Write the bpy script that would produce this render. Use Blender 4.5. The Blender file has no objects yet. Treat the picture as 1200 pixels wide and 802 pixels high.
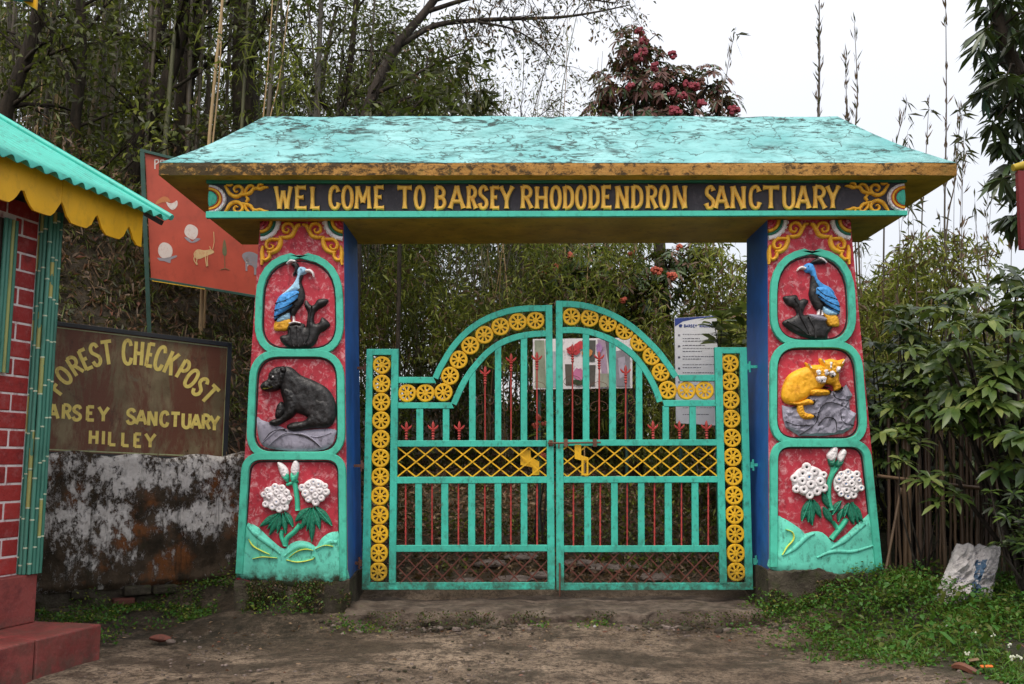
import bpy, bmesh, math, random
import numpy as np
from mathutils import Vector, Matrix, noise
from mathutils.geometry import delaunay_2d_cdt

SC = bpy.context.scene
COL = SC.collection
rnd = random.Random(11)
nr = np.random.RandomState(5)
R = math.radians

# ------------------------------------------------------------------ camera, sky, sun, exposure
FP = 1100.0                      # focal length in pixels of a 1200 px wide picture
PITCH = R(7.2)
CS, SN = math.cos(PITCH), math.sin(PITCH)
EYE = Vector((0, 0, 1.5))
cam = bpy.data.cameras.new("camera")
cam.sensor_width = 36
cam.lens = FP / 1200 * 36
cam.clip_end = 2000
camo = bpy.data.objects.new("camera", cam)
COL.objects.link(camo)
camo.location = EYE
camo.rotation_euler = (R(90) + PITCH, 0, 0)
SC.camera = camo

SUN_EL, SUN_AZ = R(62), R(200)
w = bpy.data.worlds.new("World")
SC.world = w
w.use_nodes = True
wn = w.node_tree
wn.nodes.clear()
wo = wn.nodes.new('ShaderNodeOutputWorld')
bg1 = wn.nodes.new('ShaderNodeBackground')
bg2 = wn.nodes.new('ShaderNodeBackground')
ad = wn.nodes.new('ShaderNodeAddShader')
sky = wn.nodes.new('ShaderNodeTexSky')
sky.sky_type = 'NISHITA'
sky.sun_disc = False
sky.sun_elevation = SUN_EL
sky.sun_rotation = SUN_AZ
sky.dust_density = 5
sky.air_density = 1
bg1.inputs[1].default_value = 0.05
wn.links.new(sky.outputs[0], bg1.inputs[0])
# unbroken cloud: pale, a little brighter overhead than at the horizon, faintly mottled
tc = wn.nodes.new('ShaderNodeTexCoord')
sx = wn.nodes.new('ShaderNodeSeparateXYZ')
wn.links.new(tc.outputs['Generated'], sx.inputs[0])
rp = wn.nodes.new('ShaderNodeValToRGB')
rp.color_ramp.elements[0].position = 0.0
rp.color_ramp.elements[0].color = (0.53, 0.525, 0.545, 1)
rp.color_ramp.elements[1].position = 0.9
rp.color_ramp.elements[1].color = (1.22, 1.20, 1.17, 1)
wn.links.new(sx.outputs['Z'], rp.inputs[0])
cn = wn.nodes.new('ShaderNodeTexNoise')
cn.inputs['Scale'].default_value = 2.2
cn.inputs['Detail'].default_value = 4
wn.links.new(tc.outputs['Generated'], cn.inputs['Vector'])
mr = wn.nodes.new('ShaderNodeMapRange')
mr.inputs[3].default_value = 0.88
mr.inputs[4].default_value = 1.10
wn.links.new(cn.outputs[0], mr.inputs[0])
mx = wn.nodes.new('ShaderNodeVectorMath')
mx.operation = 'SCALE'
wn.links.new(rp.outputs[0], mx.inputs[0])
wn.links.new(mr.outputs[0], mx.inputs['Scale'])
wn.links.new(mx.outputs[0], bg2.inputs[0])
bg2.inputs[1].default_value = 0.78
wn.links.new(bg1.outputs[0], ad.inputs[0])
wn.links.new(bg2.outputs[0], ad.inputs[1])
wn.links.new(ad.outputs[0], wo.inputs[0])

sl = bpy.data.lights.new("sun", 'SUN')
sl.energy = 1.4
sl.angle = R(25)
sl.color = (1.0, 0.93, 0.83)
slo = bpy.data.objects.new("sun", sl)
COL.objects.link(slo)
slo.location = (0, 0, 20)
# the sun stands behind the camera, a little to the left
_d = Vector((math.sin(SUN_AZ) * math.cos(SUN_EL), math.cos(SUN_AZ) * math.cos(SUN_EL), math.sin(SUN_EL)))
slo.rotation_euler = _d.to_track_quat('Z', 'Y').to_euler()

SC.view_settings.view_transform = 'Standard'
SC.view_settings.look = 'None'
SC.view_settings.gamma = 1
SC.view_settings.exposure = 0.50
SC.cycles.max_bounces = 5
SC.cycles.diffuse_bounces = 3
SC.cycles.glossy_bounces = 2
SC.cycles.transmission_bounces = 3
SC.cycles.transparent_max_bounces = 6

# ------------------------------------------------------------------ measuring helpers
def at(px, py, Y):
    """point of the vertical plane at distance Y that the photograph shows at pixel px, py"""
    u = (px - 600) / FP
    v = (401 - py) / FP
    t = Y / (CS - v * SN)
    return Vector((u * t, Y, EYE.z + (SN + v * CS) * t))

def on_plane(px, py, P, n):
    u = (px - 600) / FP
    v = (401 - py) / FP
    d = Vector((u, CS - v * SN, SN + v * CS))
    t = (P - EYE).dot(n) / d.dot(n)
    return EYE + d * t

# ------------------------------------------------------------------ mesh collecting
def catmull(pts, closed=False, k=4):
    P = [np.array(p, float) for p in pts]
    n = len(P)
    out = []
    rng = range(n) if closed else range(n - 1)
    for i in rng:
        p1, p2 = P[i], P[(i + 1) % n]
        p0 = P[(i - 1) % n] if closed or i > 0 else p1 * 2 - p2
        p3 = P[(i + 2) % n] if closed or i + 2 < n else p2 * 2 - p1
        for j in range(k):
            t = j / k
            out.append(0.5 * ((2 * p1) + (-p0 + p2) * t + (2 * p0 - 5 * p1 + 4 * p2 - p3) * t * t + (-p0 + 3 * p1 - 3 * p2 + p3) * t ** 3))
    if not closed:
        out.append(P[-1])
    return [tuple(q) for q in out]

class MB:
    def __init__(s):
        s.v = []; s.f = []; s.m = []
    def add(s, vs, fs, mi=0):
        o = len(s.v)
        s.v.extend([tuple(q) for q in vs])
        s.f.extend([tuple(i + o for i in f) for f in fs])
        s.m.extend([mi] * len(fs))
        return s
    def hexa(s, p, mi=0):
        """eight corners: bottom ring 0-3, top ring 4-7"""
        return s.add(p, [(3, 2, 1, 0), (4, 5, 6, 7), (0, 1, 5, 4), (1, 2, 6, 5), (2, 3, 7, 6), (3, 0, 4, 7)], mi)
    def box(s, lo, hi, mi=0):
        (a, b, c), (d, e, f) = lo, hi
        return s.hexa([(a, b, c), (d, b, c), (d, e, c), (a, e, c), (a, b, f), (d, b, f), (d, e, f), (a, e, f)], mi)
    def boxf(s, O, ax, ay, az, mi=0):
        """box from corner O along three edge vectors"""
        O = Vector(O)
        return s.hexa([O, O + ax, O + ax + ay, O + ay, O + az, O + ax + az, O + ax + ay + az, O + ay + az], mi)
    def quadprism(s, pts, Y0, Y1, mi=0, mside=None):
        """pixel polygon on the plane Y0, carried straight back to Y1"""
        a = [at(x, y, Y0) for x, y in pts]
        b = [Vector((q.x, Y1, q.z)) for q in a]
        n = len(a)
        s.add(a, [tuple(range(n))], mi)
        s.add(b, [tuple(range(n))[::-1]], mi if mside is None else mside)
        for i in range(n):
            j = (i + 1) % n
            s.add([a[i], b[i], b[j], a[j]], [(0, 1, 2, 3)], mi if mside is None else mside)
        return s
    def tube(s, pts, rad, n=6, mi=0, cap=True):
        P = [Vector(p) for p in pts]
        if not hasattr(rad, '__len__'):
            rad = [rad] * len(P)
        rings = []
        T0 = (P[1] - P[0]).normalized()
        a = T0.orthogonal().normalized()
        for i, p in enumerate(P):
            T = (P[min(i + 1, len(P) - 1)] - P[max(i - 1, 0)])
            if T.length < 1e-9:
                T = T0
            T.normalize()
            a = (a - T * a.dot(T))
            if a.length < 1e-6:
                a = T.orthogonal()
            a.normalize()
            b = T.cross(a)
            rings.append([p + (a * math.cos(2 * math.pi * k / n) + b * math.sin(2 * math.pi * k / n)) * rad[i] for k in range(n)])
        vs = [q for r in rings for q in r]
        fs = []
        for i in range(len(P) - 1):
            for k in range(n):
                k2 = (k + 1) % n
                fs.append((i * n + k, i * n + k2, (i + 1) * n + k2, (i + 1) * n + k))
        if cap:
            fs.append(tuple(range(n))[::-1])
            fs.append(tuple((len(P) - 1) * n + k for k in range(n)))
        return s.add(vs, fs, mi)
    def lathe(s, base, axis, prof, n=10, mi=0):
        """prof: (distance along axis, radius)"""
        ax = Vector(axis).normalized()
        pts = [Vector(base) + ax * t for t, r in prof]
        return s.tube(pts, [max(r, 1e-4) for t, r in prof], n, mi)
    def ball(s, c, r, n=8, mi=0, sq=(1, 1, 1)):
        vs = []; fs = []
        h = n // 2
        for i in range(1, h):
            th = math.pi * i / h
            for k in range(n):
                ph = 2 * math.pi * k / n
                vs.append((c[0] + r * sq[0] * math.sin(th) * math.cos(ph), c[1] + r * sq[1] * math.sin(th) * math.sin(ph), c[2] + r * sq[2] * math.cos(th)))
        t = len(vs); vs.append((c[0], c[1], c[2] + r * sq[2])); vs.append((c[0], c[1], c[2] - r * sq[2]))
        for k in range(n):
            k2 = (k + 1) % n
            fs.append((t, k, k2))
            fs.append((t + 1, (h - 2) * n + k2, (h - 2) * n + k))
            for i in range(h - 2):
                fs.append((i * n + k, (i + 1) * n + k, (i + 1) * n + k2, i * n + k2))
        return s.add(vs, fs, mi)
    # ---- relief work on a face: fmap(px, py, w) gives the world point w metres proud of it
    def ribbon(s, fmap, pts, width, h, closed=False, mi=0, prof='round', base=-0.004):
        P = [np.array(p, float) for p in pts]
        n = len(P)
        W = width if hasattr(width, '__len__') else [width] * n
        if len(W) != n:
            W = np.interp(np.linspace(0, 1, n), np.linspace(0, 1, len(W)), W)
        pr = {'round': [(-1, None), (-.82, .62), (-.4, .95), (0, 1), (.4, .95), (.82, .62), (1, None)],
              'flat': [(-1, None), (-1, .85), (-.86, 1), (.86, 1), (1, .85), (1, None)]}[prof]
        vs = []
        for i in range(n):
            a = P[(i - 1) % n] if (closed or i > 0) else P[i]
            b = P[(i + 1) % n] if (closed or i < n - 1) else P[i]
            t1 = P[i] - a; t2 = b - P[i]
            l1, l2 = np.linalg.norm(t1), np.linalg.norm(t2)
            if l1 < 1e-6: t1, l1 = t2, l2
            if l2 < 1e-6: t2, l2 = t1, l1
            t1 = t1 / max(l1, 1e-6); t2 = t2 / max(l2, 1e-6)
            t = t1 + t2
            L = np.linalg.norm(t)
            t = t / L if L > 1e-3 else t1
            nn = np.array((-t[1], t[0]))
            c = max(0.5, abs(np.dot(nn, (-t1[1], t1[0]))))
            for (a_, b_) in pr:
                q = P[i] + nn * (a_ * W[i] / 2 / c)
                vs.append(fmap(q[0], q[1], base if b_ is None else b_ * h))
        m = len(pr)
        fs = []
        for i in range(n if closed else n - 1):
            j = (i + 1) % n
            for k in range(m - 1):
                fs.append((i * m + k, i * m + k + 1, j * m + k + 1, j * m + k))
        if not closed:
            fs.append(tuple(range(m)))
            fs.append(tuple((n - 1) * m + k for k in range(m))[::-1])
        return s.add(vs, fs, mi)
    def puff(s, fmap, poly, h, rad, smooth=4, step=None, mi=0, base=0.0, jag=0.0, wall=0.35):
        """closed pixel outline swollen into a low relief"""
        o = catmull(poly, True, smooth) if smooth else [tuple(p) for p in poly]
        o = np.array(o)
        lo, hi = o.min(0), o.max(0)
        if step is None:
            step = max(0.9, (hi - lo).max() / 26)
        gx, gy = np.meshgrid(np.arange(lo[0], hi[0], step), np.arange(lo[1], hi[1], step))
        g = np.stack([gx.ravel(), gy.ravel()], 1) + nr.uniform(-.12, .12, (gx.size, 2)) * step
        a = o; b = np.roll(o, -1, 0)
        ins = np.zeros(len(g), bool)
        for i in range(len(a)):
            c1 = (a[i, 1] > g[:, 1]) != (b[i, 1] > g[:, 1])
            xx = (b[i, 0] - a[i, 0]) * (g[:, 1] - a[i, 1]) / (b[i, 1] - a[i, 1] + 1e-12) + a[i, 0]
            ins ^= c1 & (g[:, 0] < xx)
        def dist(p):
            ab = b - a
            t = np.clip(((p[:, None, :] - a) * ab).sum(2) / ((ab ** 2).sum(1) + 1e-12), 0, 1)
            return np.sqrt((((a + t[..., None] * ab) - p[:, None, :]) ** 2).sum(2)).min(1)
        g = g[ins]
        if len(g):
            dd = dist(g)
            keep = dd > step * 0.4
            g, dd = g[keep], dd[keep]
        else:
            dd = np.zeros(0)
        n0 = len(o)
        allp = [Vector(p) for p in o] + [Vector(p) for p in g]
        vs2, _, fs, ov, _, _ = delaunay_2d_cdt(allp, [], [list(range(n0))], 1, 1e-5)
        lookup = np.full(len(vs2), 0.0)
        for i, src in enumerate(ov):
            if src and src[0] >= n0:
                lookup[i] = dd[src[0] - n0]
        q = np.clip(lookup / rad, 0, 1)
        hh = h * (wall + (1 - wall) * np.sqrt(1 - (1 - q) ** 2))
        hh = hh * (1 + .16 * np.array([noise.noise(Vector((p[0] * .55, p[1] * .55, h * 40))) + .5 * noise.noise(Vector((p[0] * 1.3, p[1] * 1.3, 3))) for p in vs2]) * (lookup > 0))
        if jag:
            hh = hh + (lookup > 0) * nr.uniform(-jag, jag, len(hh))
        nv = len(vs2)
        vs = [fmap(p[0], p[1], base + hh[i]) for i, p in enumerate(vs2)]
        s.add(vs, [tuple(f) for f in fs], mi)
        # skirt down to the face
        rim = [fmap(p[0], p[1], base + h * wall) for p in o]
        bot = [fmap(p[0], p[1], -0.004) for p in o]
        s.add(rim + bot, [(i, (i + 1) % n0, n0 + (i + 1) % n0, n0 + i) for i in range(n0)], mi)
        return s
    def build(s, name, mats, parent=None, smooth=None, bev=None, origin=None):
        me = bpy.data.meshes.new(name)
        V = np.array(s.v, float)
        if origin is None:
            origin = Vector((V.min(0) + V.max(0)) / 2)
        else:
            origin = Vector(origin)
        me.from_pydata([tuple(q) for q in (V - np.array(origin))], [], s.f)
        mats = mats if isinstance(mats, (list, tuple)) else [mats]
        for m in mats:
            me.materials.append(m)
        if len(mats) > 1:
            me.polygons.foreach_set('material_index', s.m)
        me.update()
        if smooth is not None:
            me.polygons.foreach_set('use_smooth', [True] * len(me.polygons))
            if smooth < 180:
                me.set_sharp_from_angle(angle=R(smooth))
        o = link(name, me, origin, parent)
        if bev:
            b = o.modifiers.new('edge', 'BEVEL')
            b.width = bev; b.segments = 2; b.limit_method = 'ANGLE'; b.angle_limit = R(40)
        return o

def fix_normals(me):
    bm = bmesh.new(); bm.from_mesh(me)
    bmesh.ops.recalc_face_normals(bm, faces=bm.faces)
    bm.to_mesh(me); bm.free()

def wl(o):
    return Vector(o['_w']) if o is not None and '_w' in o else Vector((0, 0, 0))
WL = {}
def link(name, data, loc, parent=None):
    o = bpy.data.objects.new(name, data)
    COL.objects.link(o)
    loc = Vector(loc)
    WL[o.name] = loc.copy()
    if parent is not None:
        o.parent = parent
        o.location = loc - WL[parent.name]
    else:
        o.location = loc
    return o
def tag(o, label=None, cat=None, group=None, kind=None):
    if label: o['label'] = label
    if cat: o['category'] = cat
    if group: o['group'] = group
    if kind: o['kind'] = kind
    return o
def thing(name, label, cat, loc=(0, 0, 0), group=None):
    return tag(link(name, None, loc), label, cat, group)
def dup(o, loc, parent=None):
    """another object sharing the mesh, at a world location"""
    c = o.copy(); COL.objects.link(c)
    loc = Vector(loc)
    WL[c.name] = loc.copy()
    c.parent = parent
    c.location = loc - (WL[parent.name] if parent else Vector((0, 0, 0)))
    return c
def copy_tree(root, loc, rz=0, sc=1, label=None, group=None):
    c = root.copy(); COL.objects.link(c)
    c.location = loc; c.rotation_euler = (0, 0, rz); c.scale = (sc, sc, sc)
    if label: c['label'] = label
    if group: c['group'] = group
    for ch in list(root.children):
        k = ch.copy(); COL.objects.link(k); k.parent = c
        for g in list(ch.children):
            g2 = g.copy(); COL.objects.link(g2); g2.parent = k
    return c

# ------------------------------------------------------------------ materials
class NT:
    def __init__(s, name):
        s.mat = bpy.data.materials.new(name)
        s.mat.use_nodes = True
        s.t = s.mat.node_tree
        s.t.nodes.clear()
        s.out = s.t.nodes.new('ShaderNodeOutputMaterial')
        s.b = s.t.nodes.new('ShaderNodeBsdfPrincipled')
        s.t.links.new(s.b.outputs[0], s.out.inputs[0])
        g = s.t.nodes.new('ShaderNodeNewGeometry')
        s.pos = g.outputs['Position']; s.nor = g.outputs['Normal']
    def set(s, inp, val):
        if hasattr(val, 'is_linked') or hasattr(val, 'links'):
            s.t.links.new(val, inp)
        else:
            if hasattr(val, '__len__') and len(val) == 3 and inp.type == 'RGBA':
                val = (*val, 1)
            inp.default_value = val
    def scale(s, v, sc):
        n = s.t.nodes.new('ShaderNodeVectorMath'); n.operation = 'MULTIPLY'
        s.set(n.inputs[0], v); n.inputs[1].default_value = sc
        return n.outputs[0]
    def noise(s, sc=5, det=4, ro=.55, vec=None, dist=0):
        n = s.t.nodes.new('ShaderNodeTexNoise')
        s.set(n.inputs['Vector'], s.pos if vec is None else vec)
        n.inputs['Scale'].default_value = sc; n.inputs['Detail'].default_value = det
        n.inputs['Roughness'].default_value = ro; n.inputs['Distortion'].default_value = dist
        return n.outputs[0]
    def voro(s, sc=5, feat='DISTANCE_TO_EDGE', vec=None, rand=1, out='Distance'):
        n = s.t.nodes.new('ShaderNodeTexVoronoi'); n.feature = feat
        s.set(n.inputs['Vector'], s.pos if vec is None else vec)
        n.inputs['Scale'].default_value = sc; n.inputs['Randomness'].default_value = rand
        return n.outputs[out]
    def ramp(s, fac, stops, interp='LINEAR'):
        n = s.t.nodes.new('ShaderNodeValToRGB')
        s.set(n.inputs[0], fac)
        r = n.color_ramp; r.interpolation = interp
        while len(r.elements) < len(stops): r.elements.new(0.5)
        for e, (p, c) in zip(r.elements, stops):
            e.position = p
            e.color = (c, c, c, 1) if not hasattr(c, '__len__') else (*c, 1)
        return n.outputs[0]
    def mix(s, fac, a, b, mode='MIX'):
        n = s.t.nodes.new('ShaderNodeMix'); n.data_type = 'RGBA'; n.blend_type = mode
        s.set(n.inputs[0], fac); s.set(n.inputs[6], a); s.set(n.inputs[7], b)
        return n.outputs[2]
    def math(s, op, a, b=0.0, clamp=False):
        n = s.t.nodes.new('ShaderNodeMath'); n.operation = op; n.use_clamp = clamp
        s.set(n.inputs[0], a); s.set(n.inputs[1], b)
        return n.outputs[0]
    def sep(s, v):
        n = s.t.nodes.new('ShaderNodeSeparateXYZ'); s.set(n.inputs[0], v)
        return n.outputs
    def bump(s, h, st=.4, d=.01):
        n = s.t.nodes.new('ShaderNodeBump')
        n.inputs['Strength'].default_value = st; n.inputs['Distance'].default_value = d
        s.set(n.inputs['Height'], h)
        s.t.links.new(n.outputs[0], s.b.inputs['Normal'])
    def orand(s):
        n = s.t.nodes.new('ShaderNodeObjectInfo')
        return n.outputs['Random']
    def done(s, col, rough=.6, spec=.4):
        s.set(s.b.inputs['Base Color'], col); s.set(s.b.inputs['Roughness'], rough)
        s.b.inputs['Specular IOR Level'].default_value = spec
        return s.mat

def paint(name, col, dirt=(.05, .04, .03), amt=.35, sc=7, rough=.55, bump=.25, vary=.12, low=None, lowcol=(.035, .035, .02), chip=None, chipcol=(.5, .45, .4), spec=.35, lowk=1.4):
    """brushed paint: tone drift, grime specks, optional stains that climb from height low=(z0,z1)"""
    n = NT(name)
    a = n.noise(3.1, 3)
    c = n.mix(n.ramp(a, [(.3, 0), (.7, 1)]), tuple(x * (1 - vary) for x in col), tuple(min(1, x * (1 + vary)) for x in col))
    st = n.noise(sc * 3.2, 6, .7, n.scale(n.pos, (1, 1, .6)))
    c = n.mix(n.ramp(st, [(.52, 0), (.72, amt)]), c, dirt)
    if chip:
        ch = n.noise(17, 6, .72, dist=.6)
        c = n.mix(n.ramp(ch, [(1 - chip - .08, 0), (1 - chip + .06, .8)]), c, chipcol)
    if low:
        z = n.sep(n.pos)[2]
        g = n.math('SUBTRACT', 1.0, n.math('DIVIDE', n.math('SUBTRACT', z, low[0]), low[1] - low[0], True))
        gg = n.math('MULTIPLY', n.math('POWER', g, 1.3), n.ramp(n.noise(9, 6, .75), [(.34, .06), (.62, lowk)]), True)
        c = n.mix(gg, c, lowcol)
    f = n.noise(45, 5, .7)
    n.bump(n.math('ADD', n.math('MULTIPLY', f, .35), n.noise(11, 4)), bump, .012)
    return n.done(c, rough, spec)

M = {}
TEAL = (.07, .56, .40)
M['gate_teal'] = paint('gate teal paint', (.05, .47, .36), (.03, .09, .06), .8, 7, .42, .3, .16, low=(.22, .85), lowcol=(.035, .10, .07))
M['frame_teal'] = paint('relief teal paint', (.07, .50, .36), (.03, .12, .09), .6, 5, .6, .5, .14, low=(.32, .62), lowcol=(.025, .05, .03), lowk=2.0)
M['hill_teal'] = paint('hill teal paint', (.13, .60, .46), (.03, .09, .06), .85, 7, .6, .4, .2, low=(.33, .56), lowcol=(.025, .03, .015), lowk=2.2)
M['strip_teal'] = paint('moulding teal paint', (.07, .55, .42), (.03, .12, .08), .4, 5, .5, .2, .08)
M['strip_green'] = paint('moulding green paint', (.02, .17, .10), (.02, .03, .02), .5, 5, .5, .2, .1)
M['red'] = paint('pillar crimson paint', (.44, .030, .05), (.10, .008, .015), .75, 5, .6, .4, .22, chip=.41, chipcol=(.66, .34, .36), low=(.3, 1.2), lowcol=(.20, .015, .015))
M['blue'] = paint('pillar blue paint', (.02, .13, .47), (.01, .02, .06), .3, 3, .45, .15, .2, low=(.2, .8), lowcol=(.05, .05, .06))
M['ochre'] = paint('soffit ochre paint', (.50, .33, .04), (.06, .04, .015), .5, 3, .6, .3, .25)
M['gold'] = paint('gold relief paint', (.82, .42, .03), (.25, .07, .01), .8, 6, .5, .6, .2)
M['letter'] = paint('letter gold paint', (.92, .54, .09), (.55, .18, .01), .7, 5, .45, .3, .12)
M['rosette'] = paint('rosette yellow paint', (.74, .42, .015), (.16, .09, .01), .6, 9, .5, .15, .1, low=(.25, .7), lowcol=(.14, .10, .02))
M['panel_black'] = paint('panel black paint', (.028, .024, .032), (.09, .075, .085), .55, 4, .55, .35, .3)
M['black'] = paint('relief black paint', (.010, .0095, .010), (.075, .07, .072), .7, 5, .42, .8, .4, spec=.45)
M['line_black'] = paint('outline black paint', (.012, .011, .012), amt=.2)
M['white'] = paint('relief white paint', (.80, .76, .77), (.26, .18, .20), .75, 7, .5, .2, .05)
M['hb_blue'] = paint('bird blue paint', (.07, .34, .80), (.015, .04, .14), .8, 5, .5, .6, .3)
M['hb_light'] = paint('bird pale blue paint', (.38, .66, .90), (.1, .3, .6), .5, 8, .45, .25, .2)
M['grey'] = paint('rock grey paint', (.29, .28, .35), (.05, .045, .06), .9, 5, .6, .8, .35)
M['leaf_green'] = paint('leaf green paint', (.015, .15, .09), (.01, .04, .03), .4, 6, .4, .25, .25)
M['stem_green'] = paint('stem green paint', (.05, .45, .28), (.01, .12, .08), .4, 6, .45, .25, .2)
M['line_yellow'] = paint('line yellow paint', (.62, .66, .08), (.2, .3, .1), .5, 8, .5, .1, .1)
M['panda'] = paint('animal yellow paint', (.85, .42, .02), (.42, .12, .01), .8, 4, .5, .7, .18)
M['spear'] = paint('spear red paint', (.42, .05, .045), (.10, .02, .015), .5, 9, .5, .2, .2)
M['rust'] = paint('rusty iron', (.13, .055, .035), (.04, .02, .015), .6, 12, .7, .4, .35)
M['mesh_brown'] = paint('lattice brown paint', (.10, .03, .02), (.03, .012, .01), .5, 9, .7, .2, .2)
def m_roof():
    n = NT('weathered turquoise roof')
    base = n.mix(n.ramp(n.noise(1.6, 4, .6), [(.35, 0), (.65, 1)]), (.13, .38, .39), (.26, .53, .54))
    sh = n.scale(n.pos, (.55, .8, 1.6))
    warp = n.noise(2.3, 5, .65)
    v = n.t.nodes.new('ShaderNodeVectorMath'); v.operation = 'MULTIPLY_ADD'
    nz = n.t.nodes.new('ShaderNodeTexNoise'); nz.inputs['Scale'].default_value = 3.5; nz.inputs['Detail'].default_value = 5
    n.set(nz.inputs['Vector'], n.pos)
    n.set(v.inputs[0], nz.outputs['Color']); v.inputs[1].default_value = (.8, .8, .8); n.set(v.inputs[2], sh)
    crack = n.voro(2.1, vec=v.outputs[0])
    cr = n.ramp(crack, [(0.0, 1), (.012, .8), (.026, 0)])
    brk = n.ramp(n.noise(4.5, 4, .6), [(.36, 0), (.48, 1)])
    cr = n.math('MULTIPLY', cr, brk)
    # flaked dark mould: streaky specks gathered in drifts
    sp = n.noise(8, 9, .74, n.scale(n.pos, (.6, .8, 2.0)), .8)
    zz = n.sep(n.pos)[2]
    dr = n.ramp(n.math('ADD', n.noise(1.5, 5, .65, n.scale(n.pos, (.6, 1, 1.2))), n.ramp(n.math('DIVIDE', n.math('SUBTRACT', zz, 4.2), .8), [(0, -.02), (.55, -.03), (1, .09)])), [(.46, 0), (.58, 1)])
    fl = n.math('MULTIPLY', n.ramp(sp, [(.51, 0), (.59, 1)]), n.math('ADD', n.math('MULTIPLY', dr, 1.0), .22), True)
    c = n.mix(fl, base, (.018, .04, .036))
    sof = n.ramp(n.noise(5, 6, .7, n.scale(n.pos, (.6, 1, 1.5))), [(.5, 0), (.7, .55)])
    c = n.mix(sof, c, (.05, .20, .19))
    c = n.mix(n.math('MULTIPLY', cr, .85), c, (.02, .04, .035))
    n.bump(n.math('SUBTRACT', n.noise(12, 6, .7), n.math('MULTIPLY', fl, .5)), .6, .02)
    return n.done(c, .65, .3)
M['roof'] = m_roof()
def m_fascia():
    n = NT('eave edge rusty orange')
    c = n.mix(n.ramp(n.noise(3, 5, .6), [(.35, 0), (.65, 1)]), (.36, .18, .04), (.48, .25, .07))
    x = n.sep(n.pos)[0]
    left = n.ramp(n.math('DIVIDE', n.math('ADD', x, 3.4), 6.6), [(0, .16), (.3, .05), (1, -.0)])
    f = n.math('ADD', n.noise(14, 8, .78, n.scale(n.pos, (.7, 1, 1)), .3), left)
    c = n.mix(n.ramp(f, [(.50, 0), (.60, .92)]), c, (.03, .022, .012))
    c = n.mix(n.ramp(n.noise(6, 5, .7), [(.55, 0), (.7, .6)]), c, (.16, .12, .03))
    n.bump(n.noise(22, 6, .7), .6, .02)
    return n.done(c, .75, .25)
M['fascia'] = m_fascia()
def m_ground():
    n = NT('wet mud and soil')
    c = n.mix(n.ramp(n.noise(.9, 5, .6), [(.38, 0), (.62, 1)]), (.24, .17, .115), (.52, .39, .28))
    wet = n.ramp(n.noise(1.3, 7, .68, n.scale(n.pos, (.9, 1.2, 1)), .2), [(.48, 0), (.57, 1)])
    c = n.mix(n.math('MULTIPLY', wet, .75), c, (.075, .05, .034))
    c = n.mix(n.ramp(n.noise(7, 10, .84), [(.48, 0), (.57, .85)]), c, (.07, .045, .03))
    c = n.mix(n.ramp(n.noise(32, 8, .82), [(.48, 0), (.60, .85)]), c, (.04, .027, .018))
    c = n.mix(n.ramp(n.noise(40, 6, .78), [(.57, 0), (.68, .6)]), c, (.42, .34, .26))
    # leaf mould away from the trodden road
    p = n.sep(n.pos)
    back = n.ramp(n.math('DIVIDE', n.math('SUBTRACT', p[1], 9.2), 1.2, True), [(0, 0), (1, 1)])
    mould = n.mix(n.ramp(n.noise(7, 7, .7), [(.4, 0), (.62, 1)]), (.045, .033, .02), (.13, .09, .05))
    mould = n.mix(n.ramp(n.noise(2.2, 5, .65), [(.5, 0), (.64, .7)]), mould, (.035, .05, .014))
    c = n.mix(back, c, mould)
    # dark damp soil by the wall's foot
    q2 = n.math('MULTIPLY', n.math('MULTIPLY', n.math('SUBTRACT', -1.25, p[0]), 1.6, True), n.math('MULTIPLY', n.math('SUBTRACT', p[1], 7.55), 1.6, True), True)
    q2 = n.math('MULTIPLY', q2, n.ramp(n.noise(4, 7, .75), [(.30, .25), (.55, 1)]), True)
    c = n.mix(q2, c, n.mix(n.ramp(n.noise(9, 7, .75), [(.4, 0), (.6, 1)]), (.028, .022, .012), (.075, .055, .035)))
    # mossy verge at the right
    q = n.math('ADD', n.math('DIVIDE', n.math('SUBTRACT', p[0], 2.7), 1.0), n.math('MULTIPLY', n.noise(2.5, 5, .65), 1.0))
    vg = n.ramp(q, [(.5, 0), (.95, 1)])
    c = n.mix(vg, c, n.mix(n.ramp(n.noise(14, 6, .7), [(.4, 0), (.6, 1)]), (.03, .04, .012), (.06, .05, .03)))
    n.bump(n.math('ADD', n.noise(9, 10, .8), n.math('MULTIPLY', n.noise(60, 5, .75), .5)), 1.0, .07)
    return n.done(c, n.mix(wet, (.85,) * 3, (.45,) * 3), .35)
M['ground'] = m_ground()
def m_concrete(name='worn mossy concrete', a=(.13, .095, .072), b=(.25, .20, .165), moss=.5):
    n = NT(name)
    c = n.mix(n.ramp(n.noise(4, 7, .65), [(.38, 0), (.62, 1)]), a, b)
    c = n.mix(n.ramp(n.noise(11, 8, .75, n.scale(n.pos, (.6, 1, 1.3))), [(.47, 0), (.62, .85)]), c, (.045, .033, .026))
    c = n.mix(n.ramp(n.noise(6, 7, .7), [(.62 - moss * .1, 0), (.74, moss)]), c, (.05, .065, .015))
    n.bump(n.math('ADD', n.noise(14, 9, .75), n.math('MULTIPLY', n.noise(60, 4, .7), .4)), .9, .04)
    return n.done(c, .8, .3)
M['concrete'] = m_concrete()
M['step_stone'] = m_concrete('dark worn step', (.075, .052, .038), (.20, .155, .12), .55)
M['footing'] = m_concrete('mossy footing', (.030, .024, .014), (.10, .085, .06), 1.0)
M['slab'] = m_concrete('path stone', (.17, .13, .11), (.30, .24, .21), .2)
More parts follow.
